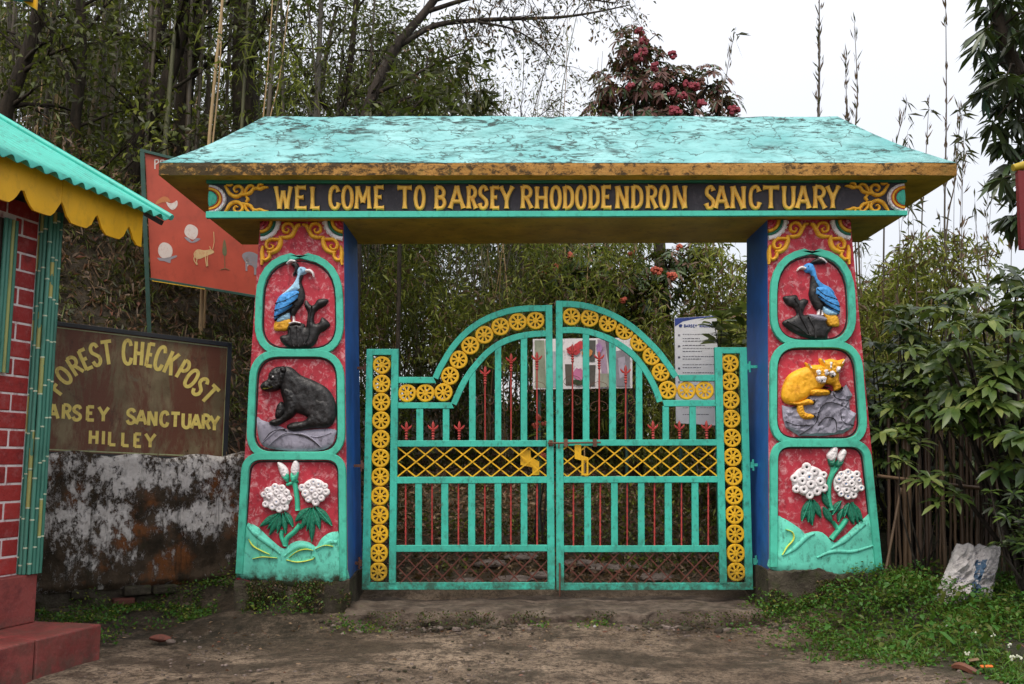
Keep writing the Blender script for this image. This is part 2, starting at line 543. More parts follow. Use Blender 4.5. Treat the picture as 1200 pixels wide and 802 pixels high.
def m_wall():
    n = NT('peeling limewash over dark render')
    p = n.sep(n.pos)
    dark = n.mix(n.ramp(n.noise(4, 7, .65), [(.35, 0), (.65, 1)]), (.024, .017, .009), (.11, .075, .048))
    dark = n.mix(n.ramp(n.noise(2.2, 5, .6), [(.53, 0), (.64, .85)]), dark, (.22, .075, .02))
    # limewash left in flaky patches, most of it in two bands
    z = n.math('DIVIDE', p[2], 1.7)
    band = n.ramp(z, [(.30, -.14), (.42, .0), (.58, .06), (.66, -.01), (.80, .07), (.97, .03)])
    f = n.math('ADD', n.noise(8, 13, .88, n.scale(n.pos, (1.1, 1.1, .7)), .15), band)
    big = n.noise(2.0, 3, .5)
    f = n.math('ADD', f, n.math('MULTIPLY', n.math('SUBTRACT', big, .5), .35))
    x = p[0]
    rt = n.ramp(n.math('DIVIDE', n.math('ADD', x, 3.3), .45), [(0, 0), (1, -.25)])
    f = n.math('ADD', f, rt)
    wt = n.ramp(f, [(.535, 0), (.565, .97)])
    c = n.mix(wt, dark, n.mix(n.noise(20, 4), (.42, .38, .34), (.88, .84, .80)))
    c = n.mix(n.ramp(n.noise(5, 6, .7), [(.60, 0), (.68, .7)]), c, (.03, .028, .012))
    run = n.noise(4.5, 5, .7, n.scale(n.pos, (2.2, 2.2, .3)))
    c = n.mix(n.ramp(run, [(.54, 0), (.66, .7)]), c, (.022, .017, .009))
    n.bump(n.math('ADD', n.math('MULTIPLY', wt, .7), n.noise(18, 7, .75)), .9, .02)
    return n.done(c, .8, .25)
M['wall'] = m_wall()
def m_brickpaint():
    n = NT('red painted brick')
    r = n.orand()
    c = n.mix(r, (.26, .018, .018), (.38, .035, .032))
    c = n.mix(n.ramp(n.noise(13, 7, .75), [(.5, 0), (.68, .7)]), c, (.36, .10, .10))
    c = n.mix(n.ramp(n.noise(5, 5, .7), [(.55, 0), (.7, .6)]), c, (.06, .01, .012))
    n.bump(n.noise(25, 6, .7), .7, .015)
    return n.done(c, .55, .35)
M['brick'] = m_brickpaint()
def m_tile():
    n = NT('maroon painted step')
    c = n.mix(n.ramp(n.noise(2.5, 4), [(.35, 0), (.65, 1)]), (.19, .032, .03), (.30, .065, .058))
    c = n.mix(n.ramp(n.noise(6, 7, .72, n.scale(n.pos, (1, 1, 1.4))), [(.5, 0), (.66, .65)]), c, (.10, .022, .024))
    c = n.mix(n.ramp(n.noise(26, 6, .75), [(.58, 0), (.72, .5)]), c, (.40, .19, .18))
    z = n.sep(n.pos)[2]
    sp = n.math('MULTIPLY', n.ramp(n.math('DIVIDE', z, .7), [(0, .95), (.22, .25), (.39, .6), (.5, .1), (1, 0)]), n.ramp(n.noise(9, 7, .78), [(.40, 0), (.58, 1)]))
    c = n.mix(sp, c, (.09, .06, .045))
    n.bump(n.noise(22, 7, .75), .6, .015)
    return n.done(c, n.mix(n.noise(5, 4), (.3,) * 3, (.7,) * 3), .45)
M['step_red'] = m_tile()
M['mortar'] = paint('white mortar line', (.68, .60, .60), (.26, .04, .04), .95, 4, .6, .4, .1)
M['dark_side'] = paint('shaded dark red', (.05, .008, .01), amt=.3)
M['old_brick'] = paint('exposed old brick', (.13, .042, .03), (.025, .02, .014), .95, 5, .8, .8, .3)
M['hut_roof'] = paint('corrugated teal sheet', (.06, .44, .36), (.03, .12, .09), .6, 4, .38, .1, .12)
M['hut_yellow'] = paint('fascia yellow paint', (.76, .40, .01), (.25, .12, .02), .3, 4, .5, .2, .12)
M['timber'] = paint('dark timber', (.045, .03, .022), amt=.4)
def m_bamboo(name, a, b, joint):
    n = NT(name)
    r = n.orand()
    c = n.mix(r, a, b)
    c = n.mix(n.ramp(n.noise(12, 5, .7, n.scale(n.pos, (1, 1, .25))), [(.5, 0), (.68, .6)]), c, joint)
    n.bump(n.noise(30, 4), .2, .005)
    return n.done(c, .42, .45)
M['culm_teal'] = m_bamboo('green painted bamboo', (.045, .19, .14), (.08, .27, .20), (.02, .07, .05))
M['culm_yellow'] = m_bamboo('bare yellow bamboo', (.42, .36, .10), (.32, .36, .12), (.15, .18, .08))
M['culm_live'] = m_bamboo('living bamboo culm', (.10, .11, .045), (.17, .13, .065), (.05, .045, .03))
M['culm_far'] = m_bamboo('old bamboo culm', (.055, .042, .028), (.11, .085, .055), (.03, .022, .016))
M['culm_straw'] = m_bamboo('straw bamboo culm', (.34, .23, .11), (.42, .27, .12), (.2, .13, .06))
M['stake'] = m_bamboo('weathered bamboo stake', (.055, .032, .02), (.15, .095, .055), (.03, .02, .014))
M['node_white'] = paint('bamboo joint', (.55, .62, .45), amt=.2)
def m_sign():
    n = NT('rusting painted sheet')
    c = n.mix(n.ramp(n.noise(3, 5, .6), [(.42, 0), (.6, 1)]), (.16, .115, .055), (.25, .19, .10))
    st = n.noise(2.6, 9, .76, n.scale(n.pos, (1.5, 1.5, .45)), .3)
    c = n.mix(n.ramp(st, [(.41, 0), (.53, .9)]), c, (.15, .045, .022))
    c = n.mix(n.ramp(n.noise(5, 7, .75), [(.58, 0), (.70, .6)]), c, (.04, .014, .01))
    c = n.mix(n.ramp(n.noise(3.3, 5, .7), [(.64, 0), (.72, .7)]), c, (.17, .19, .12))
    n.bump(n.noise(16, 6, .7), .4, .008)
    return n.done(c, .55, .4)
M['sign_rust'] = m_sign()
M['sign_yellow'] = paint('sign lettering yellow', (.90, .70, .18), (.35, .16, .04), .65, 7, .5, .15, .15)
M['sign_line'] = paint('sign border line', (.42, .44, .22), (.15, .08, .04), .8, 8, .5, .1, .1)
M['sign_frame'] = paint('dark sign frame', (.03, .032, .035), (.08, .05, .03), .4, 6, .5, .2, .2)
M['board_red'] = paint('vermilion board', (.46, .075, .042), (.25, .05, .03), .5, 3, .5, .1, .12)
M['board_frame'] = paint('dark green angle frame', (.035, .085, .065), (.02, .02, .02), .4, 6, .5, .1, .2)
M['pr_white'] = paint('faded white print', (.66, .56, .50), (.5, .15, .08), .6, 12, .6, .05, .05)
M['pr_cream'] = paint('faded cream print', (.62, .42, .20), (.5, .1, .05), .7, 12, .6, .05, .1)
M['pr_grey'] = paint('faded grey print', (.27, .25, .27), (.5, .1, .05), .4, 12, .6, .05, .2)
M['pr_green'] = paint('faded green print', (.13, .13, .06), (.5, .1, .05), .6, 12, .6, .05, .2)
M['pr_orange'] = paint('faded orange print', (.50, .17, .06), (.5, .1, .05), .6, 12, .6, .05, .1)

def leafmat(name, a, b, trans=.25, rough=.5, spec=.35):
    n = NT(name)
    c = n.mix(n.ramp(n.noise(7, 3, .8), [(.35, 0), (.65, 1)]), a, b)
    m = n.done(c, rough, spec)
    tr = n.t.nodes.new('ShaderNodeBsdfTranslucent')
    n.set(tr.inputs[0], n.mix(.5, c, (.20, .26, .03)))
    ms = n.t.nodes.new('ShaderNodeMixShader')
    ms.inputs[0].default_value = trans
    n.t.links.new(n.b.outputs[0], ms.inputs[1]); n.t.links.new(tr.outputs[0], ms.inputs[2])
    n.t.links.new(ms.outputs[0], n.out.inputs[0])
    return m
M['lf_dark'] = leafmat('dark olive leaf', (.020, .023, .006), (.048, .050, .013), .2)
M['lf_mid'] = leafmat('mid green leaf', (.055, .080, .012), (.11, .13, .022), .3)
M['lf_light'] = leafmat('yellow green leaf', (.16, .19, .022), (.28, .29, .05), .4)
M['lf_dry'] = leafmat('dry brown leaf', (.075, .045, .024), (.15, .085, .045), .15)
M['lf_tan'] = leafmat('tan dead leaf', (.20, .13, .075), (.30, .20, .12), .15)
M['lf_rust'] = leafmat('reddish dead leaf', (.12, .045, .03), (.2, .08, .045), .15)
M['rh_dark'] = leafmat('rhododendron leaf dark', (.018, .040, .010), (.04, .075, .018), .12, .38, .5)
M['rh_mid'] = leafmat('rhododendron leaf', (.045, .090, .015), (.095, .14, .026), .2, .42, .5)
M['rh_pale'] = leafmat('rhododendron leaf underside', (.13, .18, .04), (.20, .23, .06), .2, .5, .4)
M['rh_maroon'] = leafmat('maroon tinted leaf', (.07, .025, .022), (.13, .045, .035), .15)
M['flower_dull'] = leafmat('faded rose blossom', (.30, .035, .06), (.44, .09, .12), .3)
M['rh_brown'] = leafmat('rhododendron bronze leaf', (.10, .06, .035), (.15, .075, .05), .15)
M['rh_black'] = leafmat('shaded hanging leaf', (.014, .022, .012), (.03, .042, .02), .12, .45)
M['grass_a'] = leafmat('grass blade', (.045, .13, .012), (.10, .20, .025), .3)
M['grass_b'] = leafmat('clover leaf', (.028, .10, .012), (.06, .17, .022), .3)
M['flower_pink'] = leafmat('pink blossom', (.55, .07, .16), (.70, .16, .25), .3)
M['flower_red'] = leafmat('salmon red blossom', (.62, .09, .06), (.72, .20, .12), .3)
M['petal_white'] = leafmat('white petal', (.65, .68, .5), (.8, .8, .7), .3)
def m_bark(name, a, b, lich=(.2, .2, .17), la=.5):
    n = NT(name)
    c = n.mix(n.ramp(n.noise(8, 7, .7, n.scale(n.pos, (1.5, 1.5, .35))), [(.38, 0), (.62, 1)]), a, b)
    c = n.mix(n.ramp(n.noise(3.5, 6, .7), [(.58, 0), (.70, la)]), c, lich)
    n.bump(n.noise(18, 7, .75, n.scale(n.pos, (1.6, 1.6, .4))), .9, .03)
    return n.done(c, .85, .2)
M['bark'] = m_bark('dark bark', (.020, .016, .012), (.055, .042, .030), (.06, .065, .035), .5)
M['bark_pale'] = m_bark('pale lichen bark', (.10, .09, .075), (.22, .20, .17), (.35, .34, .30), .7)
M['twig'] = m_bark('thin twig bark', (.03, .024, .02), (.07, .055, .045))

# ------------------------------------------------------------------ terrain
def ss(a, b, x):
    t = np.clip((x - a) / (b - a), 0, 1)
    return t * t * (3 - 2 * t)
# the retaining wall's front line on plan: from the hut's side to behind the left pillar
WA = np.array((-4.75, 8.62)); WB = np.array((-2.72, 9.98))
WD = (WB - WA) / np.linalg.norm(WB - WA); WN = np.array((-WD[1], WD[0]))     # WN points back into the bank
def H(x, y):
    x = np.asarray(x, float); y = np.asarray(y, float)
    z = 0.03 * np.sin(x * 1.3 + 1) * np.sin(y * .9) * ss(0, 4, y)
    z = z - .02 + .045 * ss(7.7, 8.55, y)
    # right verge
    z = z + ss(2.5, 3.6, x - .25 * np.maximum(7.6 - y, 0) * -1.0 - .5 * ss(6.2, 7.6, y) + .5) * (.12 + .09 * np.clip(y - 6.6, 0, 3))
    # path behind the gate climbs
    back = np.clip(y - 9.35, 0, None)
    rise = .18 * ss(0, .3, back) + .235 * np.clip(y - 9.7, 0, 4.5) + .16 * np.clip(y - 14.2, 0, 12) * ss(4.5, -1, x)
    z = z + rise * ss(9.2, 9.5, y) * ss(3.4, 2.0, x) + (.10 * np.clip(y - 9.35, 0, 12)) * ss(2.0, 3.4, x)
    # earth heaped against the pillar footings and the wall's foot
    for xc in (-2.06, 2.95):
        z = z + .14 * np.exp(-((x - xc) / .78) ** 4) * ss(8.25, 8.82, y) * (y < 9.6)
    dw = (x - WA[0]) * WN[0] + (y - WA[1]) * WN[1]
    z = z + .06 * ss(-.75, -.1, dw) * ss(-1.9, -2.7, x) * (y < 10.2)
    # bank held by the retaining wall
    d = (x - WA[0]) * WN[0] + (y - WA[1]) * WN[1]
    al = (x - WA[0]) * WD[0] + (y - WA[1]) * WD[1]
    k = ss(.12, .28, d) * ss(3.6, 2.3, al - .12 * np.clip(d, 0, 8))
    bank = 1.55 + 1.25 * np.clip(d - .3, 0, 2.2) + .28 * np.clip(d - 2.5, 0, 12)
    z = np.where(k > 0, z * (1 - k) + np.maximum(z, bank) * k, z)
    z = z + .05 * np.sin(x * 2.1 + y) * np.sin(y * 1.7 - x) * ss(9.6, 11, y)
    return z
def Hs(x, y):
    return float(H(x, y))

def axis(lo, hi, n, c, k):
    t = np.linspace(-1, 1, n)
    s_ = np.sinh(t * k) / np.sinh(k)
    return np.where(s_ < 0, c + s_ * (c - lo), c + s_ * (hi - c))
gx = axis(-90, 90, 260, 0, 4.2); gy = axis(-30, 170, 300, 9, 4.2)
X_, Y_ = np.meshgrid(gx, gy)
Z_ = H(X_, Y_)
fine = np.array([noise.fractal(Vector((a * .9, b * .9, 3.3)), .8, 2.0, 4) for a, b in zip(X_.ravel(), Y_.ravel())]).reshape(X_.shape)
near = ss(-6, 6, Y_) * (1 - ss(18, 40, Y_))
Z_ = Z_ + fine * .035 * near
verts = np.stack([X_, Y_, Z_], -1).reshape(-1, 3)
nx, ny = len(gx), len(gy)
me = bpy.data.meshes.new('ground')
me.from_pydata([tuple(q) for q in verts], [], [(j * nx + i, j * nx + i + 1, (j + 1) * nx + i + 1, (j + 1) * nx + i) for j in range(ny - 1) for i in range(nx - 1)])
me.materials.append(M['ground']); me.polygons.foreach_set('use_smooth', [True] * len(me.polygons))
tag(link('ground', me, (0, 0, 0)), 'wet brown mud road rising into leafy forest soil', kind='structure')

# the threshold step between the pillars: cast rough, edges worn round
def rough_block(name, x0, x1, y0, y1, z0, z1, mat, parent=None, amp=.03, nxx=90, seed=0, rnd_e=.05, skew=0, topn=0):
    mb = MB()
    prof = [(y0 + .01, z0), (y0, z0 + (z1 - z0) * .35), (y0 + .01, z0 + (z1 - z0) * .7), (y0 + rnd_e * .6, z1 - .015), (y0 + rnd_e * 2, z1)]
    prof += [(y0 + rnd_e * 2 + (y1 - y0 - rnd_e * 2) * t, z1) for t in (.15, .3, .45, .6, .75, .9, 1.0)] + [(y1, z0)]
    m = len(prof)
    vs = []
    for i in range(nxx + 1):
        x = x0 + (x1 - x0) * i / nxx
        for (y, z) in prof:
            a = noise.fractal(Vector((x * 2.1 + seed, y * 2.6, z * 5)), .7, 2.1, 5)
            b = noise.noise(Vector((x * .9 + seed, 4.2, z)))
            if z > z0 + .2 * (z1 - z0): z = z + topn * (noise.fractal(Vector((x * 5.2 + seed, 1.7, .3)), .9, 2.2, 5) + .1)
            vs.append((x, y + skew * (x - x0) + (a * amp * 1.3 + b * .04 if y < y1 - .01 else 0), z + (a * amp * .7 if z > z0 + .01 else 0)))
    mb.add(vs, [(i * m + k, (i + 1) * m + k, (i + 1) * m + k + 1, i * m + k + 1) for i in range(nxx) for k in range(m - 1)])
    mb.add(vs[:m], [tuple(range(m))]); mb.add(vs[-m:], [tuple(range(m))[::-1]])
    return mb.build(name, mat, parent, smooth=50)
sL, sR = at(404, 705, 8.7).x, at(893, 705, 8.7).x
tag(rough_block('threshold_step', sL, sR, 8.60, 9.62, -.1, .155, M['step_stone'], amp=.05, nxx=200, rnd_e=.06), 'rough worn concrete step under the closed gate', kind='structure')

# ------------------------------------------------------------------ the entrance arch
YF, YB = 8.90, 9.72              # pillar faces
YE, YR, YEB = 8.55, 9.35, 10.15  # eave front, ridge, eave back
YM, YMB = 8.74, 9.86             # beam faces
arch = thing('entrance_arch', 'painted concrete gateway with turquoise hipped roof over two carved pillars', 'archway', (0.2, 9.3, 0))
def face(Y):
    return lambda px, py, w: at(px, py, Y) - Vector((0, w, 0))
F = face(YF)

def rquad(c, rad, k=7):
    """rounded four-corner outline, corner radius per corner"""
    out = []
    n = len(c)
    for i in range(n):
        p = np.array(c[i], float); a = np.array(c[i - 1], float); b = np.array(c[(i + 1) % n], float)
        r = rad[i]
        u = (a - p) / np.linalg.norm(a - p); v = (b - p) / np.linalg.norm(b - p)
        s0, s1 = p + u * r, p + v * r
        for j in range(k + 1):
            t = j / k
            # a circular-ish corner
            q = (1 - t) ** 2 * s0 + 2 * t * (1 - t) * p + t * t * s1
            out.append(tuple(q))
    return out

pillars = {}
for side in ('left', 'right'):
    if side == 'left':
        quad = [(305, 256), (402.5, 256), (408, 690), (276.5, 690)]
        foot = [(275, 679), (410, 679), (414, 726), (268, 726)]
    else:
        quad = [(899.5, 252), (996, 252), (1035.5, 682), (901, 682)]
        foot = [(899, 669), (1037, 669), (1046, 720), (893, 720)]
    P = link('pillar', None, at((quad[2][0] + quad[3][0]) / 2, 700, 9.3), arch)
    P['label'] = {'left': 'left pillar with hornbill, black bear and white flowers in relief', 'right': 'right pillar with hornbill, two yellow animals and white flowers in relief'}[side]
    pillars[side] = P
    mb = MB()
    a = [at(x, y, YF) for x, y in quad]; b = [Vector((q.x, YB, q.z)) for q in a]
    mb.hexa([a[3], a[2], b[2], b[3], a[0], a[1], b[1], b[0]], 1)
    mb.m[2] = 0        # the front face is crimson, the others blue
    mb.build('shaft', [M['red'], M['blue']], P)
    fa = [at(x, y, YF - .03) for x, y in foot]
    nxx = 20
    fm = rough_block('footing', fa[0].x, fa[1].x, YF - .05, YB + .03, -.1, fa[0].z - .005, M['footing'], P, amp=.045, nxx=90, seed=3 if side == 'left' else 9, rnd_e=.03, topn=.05)

PL, PR_ = pillars['left'], pillars['right']
FH = [.034]
def frame(P, pts, w, closed=True, h=None):
    FH[0] += .0025; h = h or FH[0]
    mb = MB(); mb.ribbon(F, pts, w, h, closed, 0, 'flat'); o = mb.build('panel_frame', M['frame_teal'], P, smooth=40)
    # its shadow on the panel is a separate dark painted line
    return o
frame(PL, rquad([(306, 300.5), (397.5, 300.5), (399.5, 413.6), (302.5, 413.6)], [50, 50, 34, 34]), 8.2)
frame(PL, rquad([(298.5, 414.6), (399.5, 414.6), (401, 533.6), (293, 533.6)], [30, 30, 27, 27]), 8.4)
frame(PL, [(281.5, 672)] + rquad([(281, 760), (288.5, 534.8), (401.5, 534.8), (403.5, 760)], [1, 20, 20, 1])[8:24] + [(403, 680)], 8.8, False)
frame(PR_, rquad([(905.5, 295.5), (994.5, 295.5), (999, 403.4), (905.5, 403.4)], [50, 50, 34, 34]), 8.2)
frame(PR_, rquad([(905.5, 404), (1003.5, 404), (1012, 518.5), (905, 518.5)], [30, 30, 27, 27]), 8.4)
frame(PR_, [(905.5, 664)] + rquad([(905.5, 760), (906, 519.8), (1014, 519.8), (1035, 760)], [1, 20, 20, 1])[8:24] + [(1028, 664)], 8.8, False)
# shadow line of each raised frame, painted black just inside it
for P, pts in ((PL, rquad([(311.2, 306), (392.3, 306), (394, 408), (307.8, 408)], [45, 45, 29, 29])),
               (PL, rquad([(304, 420), (394, 420), (395.5, 528), (298.4, 528)], [25, 25, 22, 22])),
               (PR_, rquad([(910.6, 301), (989.4, 301), (993.2, 398), (910.6, 398)], [45, 45, 29, 29])),
               (PR_, rquad([(910.8, 409.4), (998.2, 409.4), (1006.3, 513), (910.3, 513)], [25, 25, 22, 22]))):
    mb = MB(); mb.ribbon(F, pts, 1.6, .006, True, 0, 'flat'); mb.build('frame_shadow_line', M['line_black'], P)
for P, pts in ((PL, [(287, 640)] + rquad([(287, 740), (294, 541.2), (396, 541.2), (398, 740)], [1, 15, 15, 1])[8:24] + [(397.5, 640)]),
               (PR_, [(910.7, 640)] + rquad([(910.7, 740), (911.2, 525.2), (1008.6, 525.2), (1028, 740)], [1, 15, 15, 1])[8:24] + [(1021.5, 640)])):
    mb = MB(); mb.ribbon(F, pts, 1.6, .006, False, 0, 'flat'); mb.build('frame_shadow_line', M['line_black'], P)

def C(ox, oy, s):
    return lambda pts: [(ox + x / s, oy + y / s) for x, y in pts]
c3, c4, c5 = C(270, 250, 4.456), C(270, 400, 4.456), C(260, 530, 4.453)
c6, c7, c8 = C(880, 250, 4.456), C(880, 400, 4.456), C(880, 510, 4.22)
def piece(P, name, mat, poly=None, h=.03, r=4, base=0, strokes=(), smooth=4, ang=180, jag=0, label=None, wall=.35, Fm=None):
    mb = MB()
    fm = Fm or F
    if poly:
        for q in (poly if isinstance(poly[0][0], (list, tuple)) else [poly]):
            mb.puff(fm, q, h, r, smooth, base=base, jag=jag, wall=wall)
    for (pts, w, hh) in strokes:
        mb.ribbon(fm, catmull(pts, False, 4) if len(pts) > 2 else pts, w, hh)
    o = mb.build(name, mat, P, smooth=ang)
    if label: o['label'] = label
    return o

# ---- left hornbill
piece(PL, 'tree_stump', M['black'], c3([(272, 640), (300, 632), (300, 590), (335, 580), (385, 578), (395, 600), (402, 560), (405, 520), (388, 480), (398, 455), (420, 480), (440, 478), (462, 450), (512, 452), (498, 482), (460, 505), (440, 530), (440, 575), (466, 572), (482, 545), (522, 580), (500, 610), (468, 630), (450, 672), (420, 700), (330, 712), (285, 690), (260, 655)]), .05, 6, strokes=[(c3([(315, 600), (320, 660), (340, 700)]), 2.2, .062), (c3([(350, 595), (352, 650), (365, 700)]), 2.4, .064), (c3([(430, 490), (418, 560), (415, 640), (390, 690)]), 3.0, .064), (c3([(372, 610), (385, 660), (400, 690)]), 2.0, .062)])
piece(PL, 'bird_tail', M['gold'], c3([(240, 562), (308, 552), (314, 585), (296, 612), (262, 616), (230, 610)]), .035, 4)
piece(PL, 'bird_body', M['black'], c3([(345, 300), (380, 325), (372, 362), (386, 400), (390, 445), (375, 482), (352, 510), (330, 545), (313, 520), (320, 480), (340, 420), (350, 350)]), .045, 5)
piece(PL, 'bird_neck', M['hb_light'], c3([(352, 300), (365, 283), (388, 285), (404, 300), (395, 318), (374, 330), (368, 365), (376, 404), (350, 410), (300, 428), (262, 434), (300, 402), (332, 368), (350, 332)]), .052, 5)
piece(PL, 'bird_wing', M['hb_blue'], [c3([(265, 430), (300, 415), (340, 405), (370, 412), (356, 452), (310, 500), (262, 540), (232, 562), (234, 500), (245, 460)])], .06, 5)
piece(PL, 'bird_wing_tip', M['hb_light'], c3([(244, 558), (270, 530), (304, 514), (314, 532), (306, 556), (250, 576)]), .045, 4)
piece(PL, 'wing_feather', M['line_black'], strokes=[(c3([(360, 425), (330, 442), (290, 462), (240, 476)]), 1.8, .066), (c3([(358, 452), (320, 480), (280, 500), (236, 512)]), 1.8, .068), (c3([(345, 482), (300, 515), (262, 535), (234, 545)]), 1.8, .064), (c3([(322, 512), (298, 525), (262, 545), (234, 562)]), 1.3, .058)])
piece(PL, 'bird_beak', M['white'], strokes=[(c3([(396, 304), (418, 304), (432, 316), (438, 336)]), [4.2, 4.4, 3, 1], .05)])
piece(PL, 'bird_crest', M['black'], c3([(318, 270), (345, 258), (362, 280), (352, 300), (336, 330), (328, 320), (338, 290)]), .045, 4)
piece(PL, 'crest_tip', M['white'], strokes=[(c3([(298, 268), (318, 252), (345, 256)]), [1.5, 4, 3], .05)])
piece(PL, 'bird_leg', M['white'], strokes=[(c3([(332, 540), (334, 572)]), 2.6, .04), (c3([(312, 580), (340, 572), (372, 578)]), 2.4, .062)])
piece(PL, 'bird_eye', M['line_black'], strokes=[(c3([(372, 297), (378, 297)]), 1.5, .064)])
# ---- right hornbill
piece(PR_, 'tree_stump', M['black'], c6([(165, 440), (200, 432), (235, 430), (250, 455), (270, 448), (298, 460), (282, 490), (270, 530), (300, 532), (360, 535), (385, 550), (398, 590), (424, 592), (400, 630), (385, 662), (300, 655), (220, 625), (165, 582), (172, 562), (215, 545), (235, 530), (225, 500), (185, 478)]), .05, 6, strokes=[(c6([(220, 450), (245, 490), (250, 540), (270, 580), (300, 640)]), 3, .064), (c6([(290, 545), (320, 600), (330, 655)]), 2.4, .064), (c6([(180, 570), (240, 600), (290, 640)]), 2.6, .062)])
piece(PR_, 'stump_top', M['grey'], c6([(298, 530), (360, 536), (392, 552), (380, 572), (320, 562)]), .058, 4)
piece(PR_, 'bird_tail', M['gold'], c6([(368, 500), (388, 528), (445, 535), (459, 588), (430, 594), (400, 586), (385, 545)]), .04, 4)
piece(PR_, 'bird_body', M['black'], c6([(318, 310), (308, 350), (305, 390), (300, 430), (320, 480), (345, 512), (375, 500), (388, 470), (365, 400), (340, 345)]), .045, 5)
piece(PR_, 'bird_neck', M['hb_blue'], c6([(270, 285), (290, 264), (318, 268), (334, 300), (345, 342), (372, 370), (410, 390), (434, 422), (400, 424), (352, 398), (322, 352), (306, 316), (285, 312)]), .052, 5)
piece(PR_, 'bird_wing', M['hb_blue'], c6([(332, 390), (365, 385), (402, 395), (440, 440), (458, 480), (457, 528), (420, 512), (370, 476), (328, 424)]), .06, 5)
piece(PR_, 'bird_wing_tip', M['hb_light'], c6([(368, 486), (400, 500), (442, 520), (440, 536), (385, 532)]), .05, 4)
piece(PR_, 'wing_feather', M['line_black'], strokes=[(c6([(336, 400), (370, 430), (410, 445), (442, 456)]), 1.8, .066), (c6([(340, 430), (380, 460), (420, 480), (456, 492)]), 1.8, .068), (c6([(355, 460), (395, 490), (430, 508), (455, 520)]), 1.6, .064)])
piece(PR_, 'bird_beak', M['white'], strokes=[(c6([(280, 292), (262, 287), (248, 292), (238, 304)]), [4, 4.2, 3, 1], .05)])
piece(PR_, 'bird_crest', M['black'], c6([(306, 264), (330, 242), (360, 234), (392, 262), (345, 268)]), .045, 4)
piece(PR_, 'crest_tip', M['white'], strokes=[(c6([(345, 238), (368, 244), (390, 262)]), [3, 4, 1.5], .05)])
piece(PR_, 'bird_leg', M['white'], strokes=[(c6([(352, 506), (347, 534)]), 2.6, .05), (c6([(365, 510), (368, 536)]), 2.2, .05)])
piece(PR_, 'bird_eye', M['line_black'], strokes=[(c6([(288, 282), (294, 282)]), 1.5, .064)])
# ---- bear on its rock
piece(PL, 'rock', M['grey'], c4([(140, 400), (165, 412), (205, 425), (260, 445), (330, 470), (420, 462), (545, 460), (546, 500), (530, 540), (480, 568), (380, 574), (300, 572), (190, 555), (150, 505)]), .03, 5, strokes=[(c4([(170, 532), (215, 490), (255, 462), (290, 458)]), [1, 4, 3, 1], .040), (c4([(205, 545), (260, 500), (310, 484), (380, 486), (430, 510), (480, 555)]), [1, 4, 4, 4, 3, 1], .042), (c4([(400, 492), (460, 500), (530, 480)]), [1, 3, 1], .038)])
piece(PL, 'rock_crease', M['line_black'], strokes=[(c4([(178, 520), (215, 478), (262, 462), (300, 470)]), [.5, 1.6, 1.4, .4], .041), (c4([(222, 530), (280, 488), (330, 484), (395, 500), (440, 525), (470, 552)]), [.5, 1.5, 1.5, 1.5, 1.2, .4], .044)])
piece(PL, 'bear_hind_leg', M['black'], c4([(440, 300), (500, 300), (545, 360), (542, 420), (510, 452), (420, 458), (350, 470), (308, 464), (298, 442), (330, 425), (395, 412), (420, 360)]), .072, 9)
piece(PL, 'bear_body', M['black'], c4([(270, 140), (320, 138), (370, 178), (440, 208), (505, 245), (543, 300), (555, 360), (545, 415), (515, 446), (455, 440), (400, 395), (350, 375), (300, 370), (275, 300), (262, 250), (255, 200)]), .065, 12)
piece(PL, 'bear_foreleg', M['black'], [c4([(238, 372), (252, 330), (275, 318), (292, 360), (270, 400), (240, 402)]), c4([(275, 250), (330, 250), (362, 300), (342, 380), (290, 420), (240, 444), (208, 432), (215, 414), (268, 392), (290, 340)])], .075, 7)
piece(PL, 'bear_head', M['black'], c4([(160, 238), (175, 215), (198, 200), (206, 168), (235, 140), (275, 134), (298, 150), (294, 200), (270, 240), (240, 260), (200, 264), (172, 256)]), .085, 8)
piece(PL, 'bear_ear', M['black'], c4([(262, 150), (280, 132), (300, 145), (298, 168), (275, 172)]), .095, 3)
piece(PL, 'bear_eye', M['white'], c4([(222, 190), (233, 179), (244, 190), (233, 201)]), .094, 2)
piece(PL, 'bear_pupil', M['line_black'], strokes=[(c4([(229, 190), (236, 190)]), 1.5, .099)])
piece(PL, 'bear_mouth', M['line_yellow'], strokes=[(c4([(180, 252), (205, 250), (232, 240)]), .5, .086)])
# ---- the two yellow animals on rocks
piece(PR_, 'rock', M['grey'], c7([(160, 335), (200, 345), (235, 340), (300, 290), (360, 280), (420, 262), (455, 262), (495, 228), (527, 282), (510, 310), (515, 360), (546, 378), (530, 450), (478, 482), (380, 495), (250, 495), (180, 450), (165, 400)]), .045, 6, smooth=0, ang=20, jag=.010)
piece(PR_, 'rock_crease', M['line_black'], strokes=[(c7([(210, 350), (260, 330), (300, 300)]), 1.2, .052), (c7([(250, 490), (330, 430), (350, 360), (400, 320), (490, 345)]), 1.2, .056), (c7([(345, 440), (380, 400), (430, 410), (440, 470)]), 1.1, .056), (c7([(175, 420), (230, 440), (300, 440)]), 1.2, .054), (c7([(460, 360), (470, 420), (530, 440)]), 1, .054), (c7([(420, 270), (440, 300), (500, 310)]), 1, .054)])
piece(PR_, 'animal_body', M['panda'], [c7([(420, 150), (450, 160), (456, 210), (466, 248), (430, 262), (424, 232), (380, 222), (385, 180)]), c7([(156, 290), (165, 232), (190, 182), (235, 152), (290, 133), (340, 125), (392, 132), (404, 190), (370, 242), (330, 262), (285, 300), (232, 332), (180, 325)])], .075, 9)
piece(PR_, 'animal_leg', M['panda'], [c7([(296, 262), (310, 250), (380, 252), (405, 265), (395, 285), (310, 284)]), c7([(180, 318), (235, 318), (290, 302), (322, 318), (312, 336), (250, 338), (200, 330)])], .085, 5)
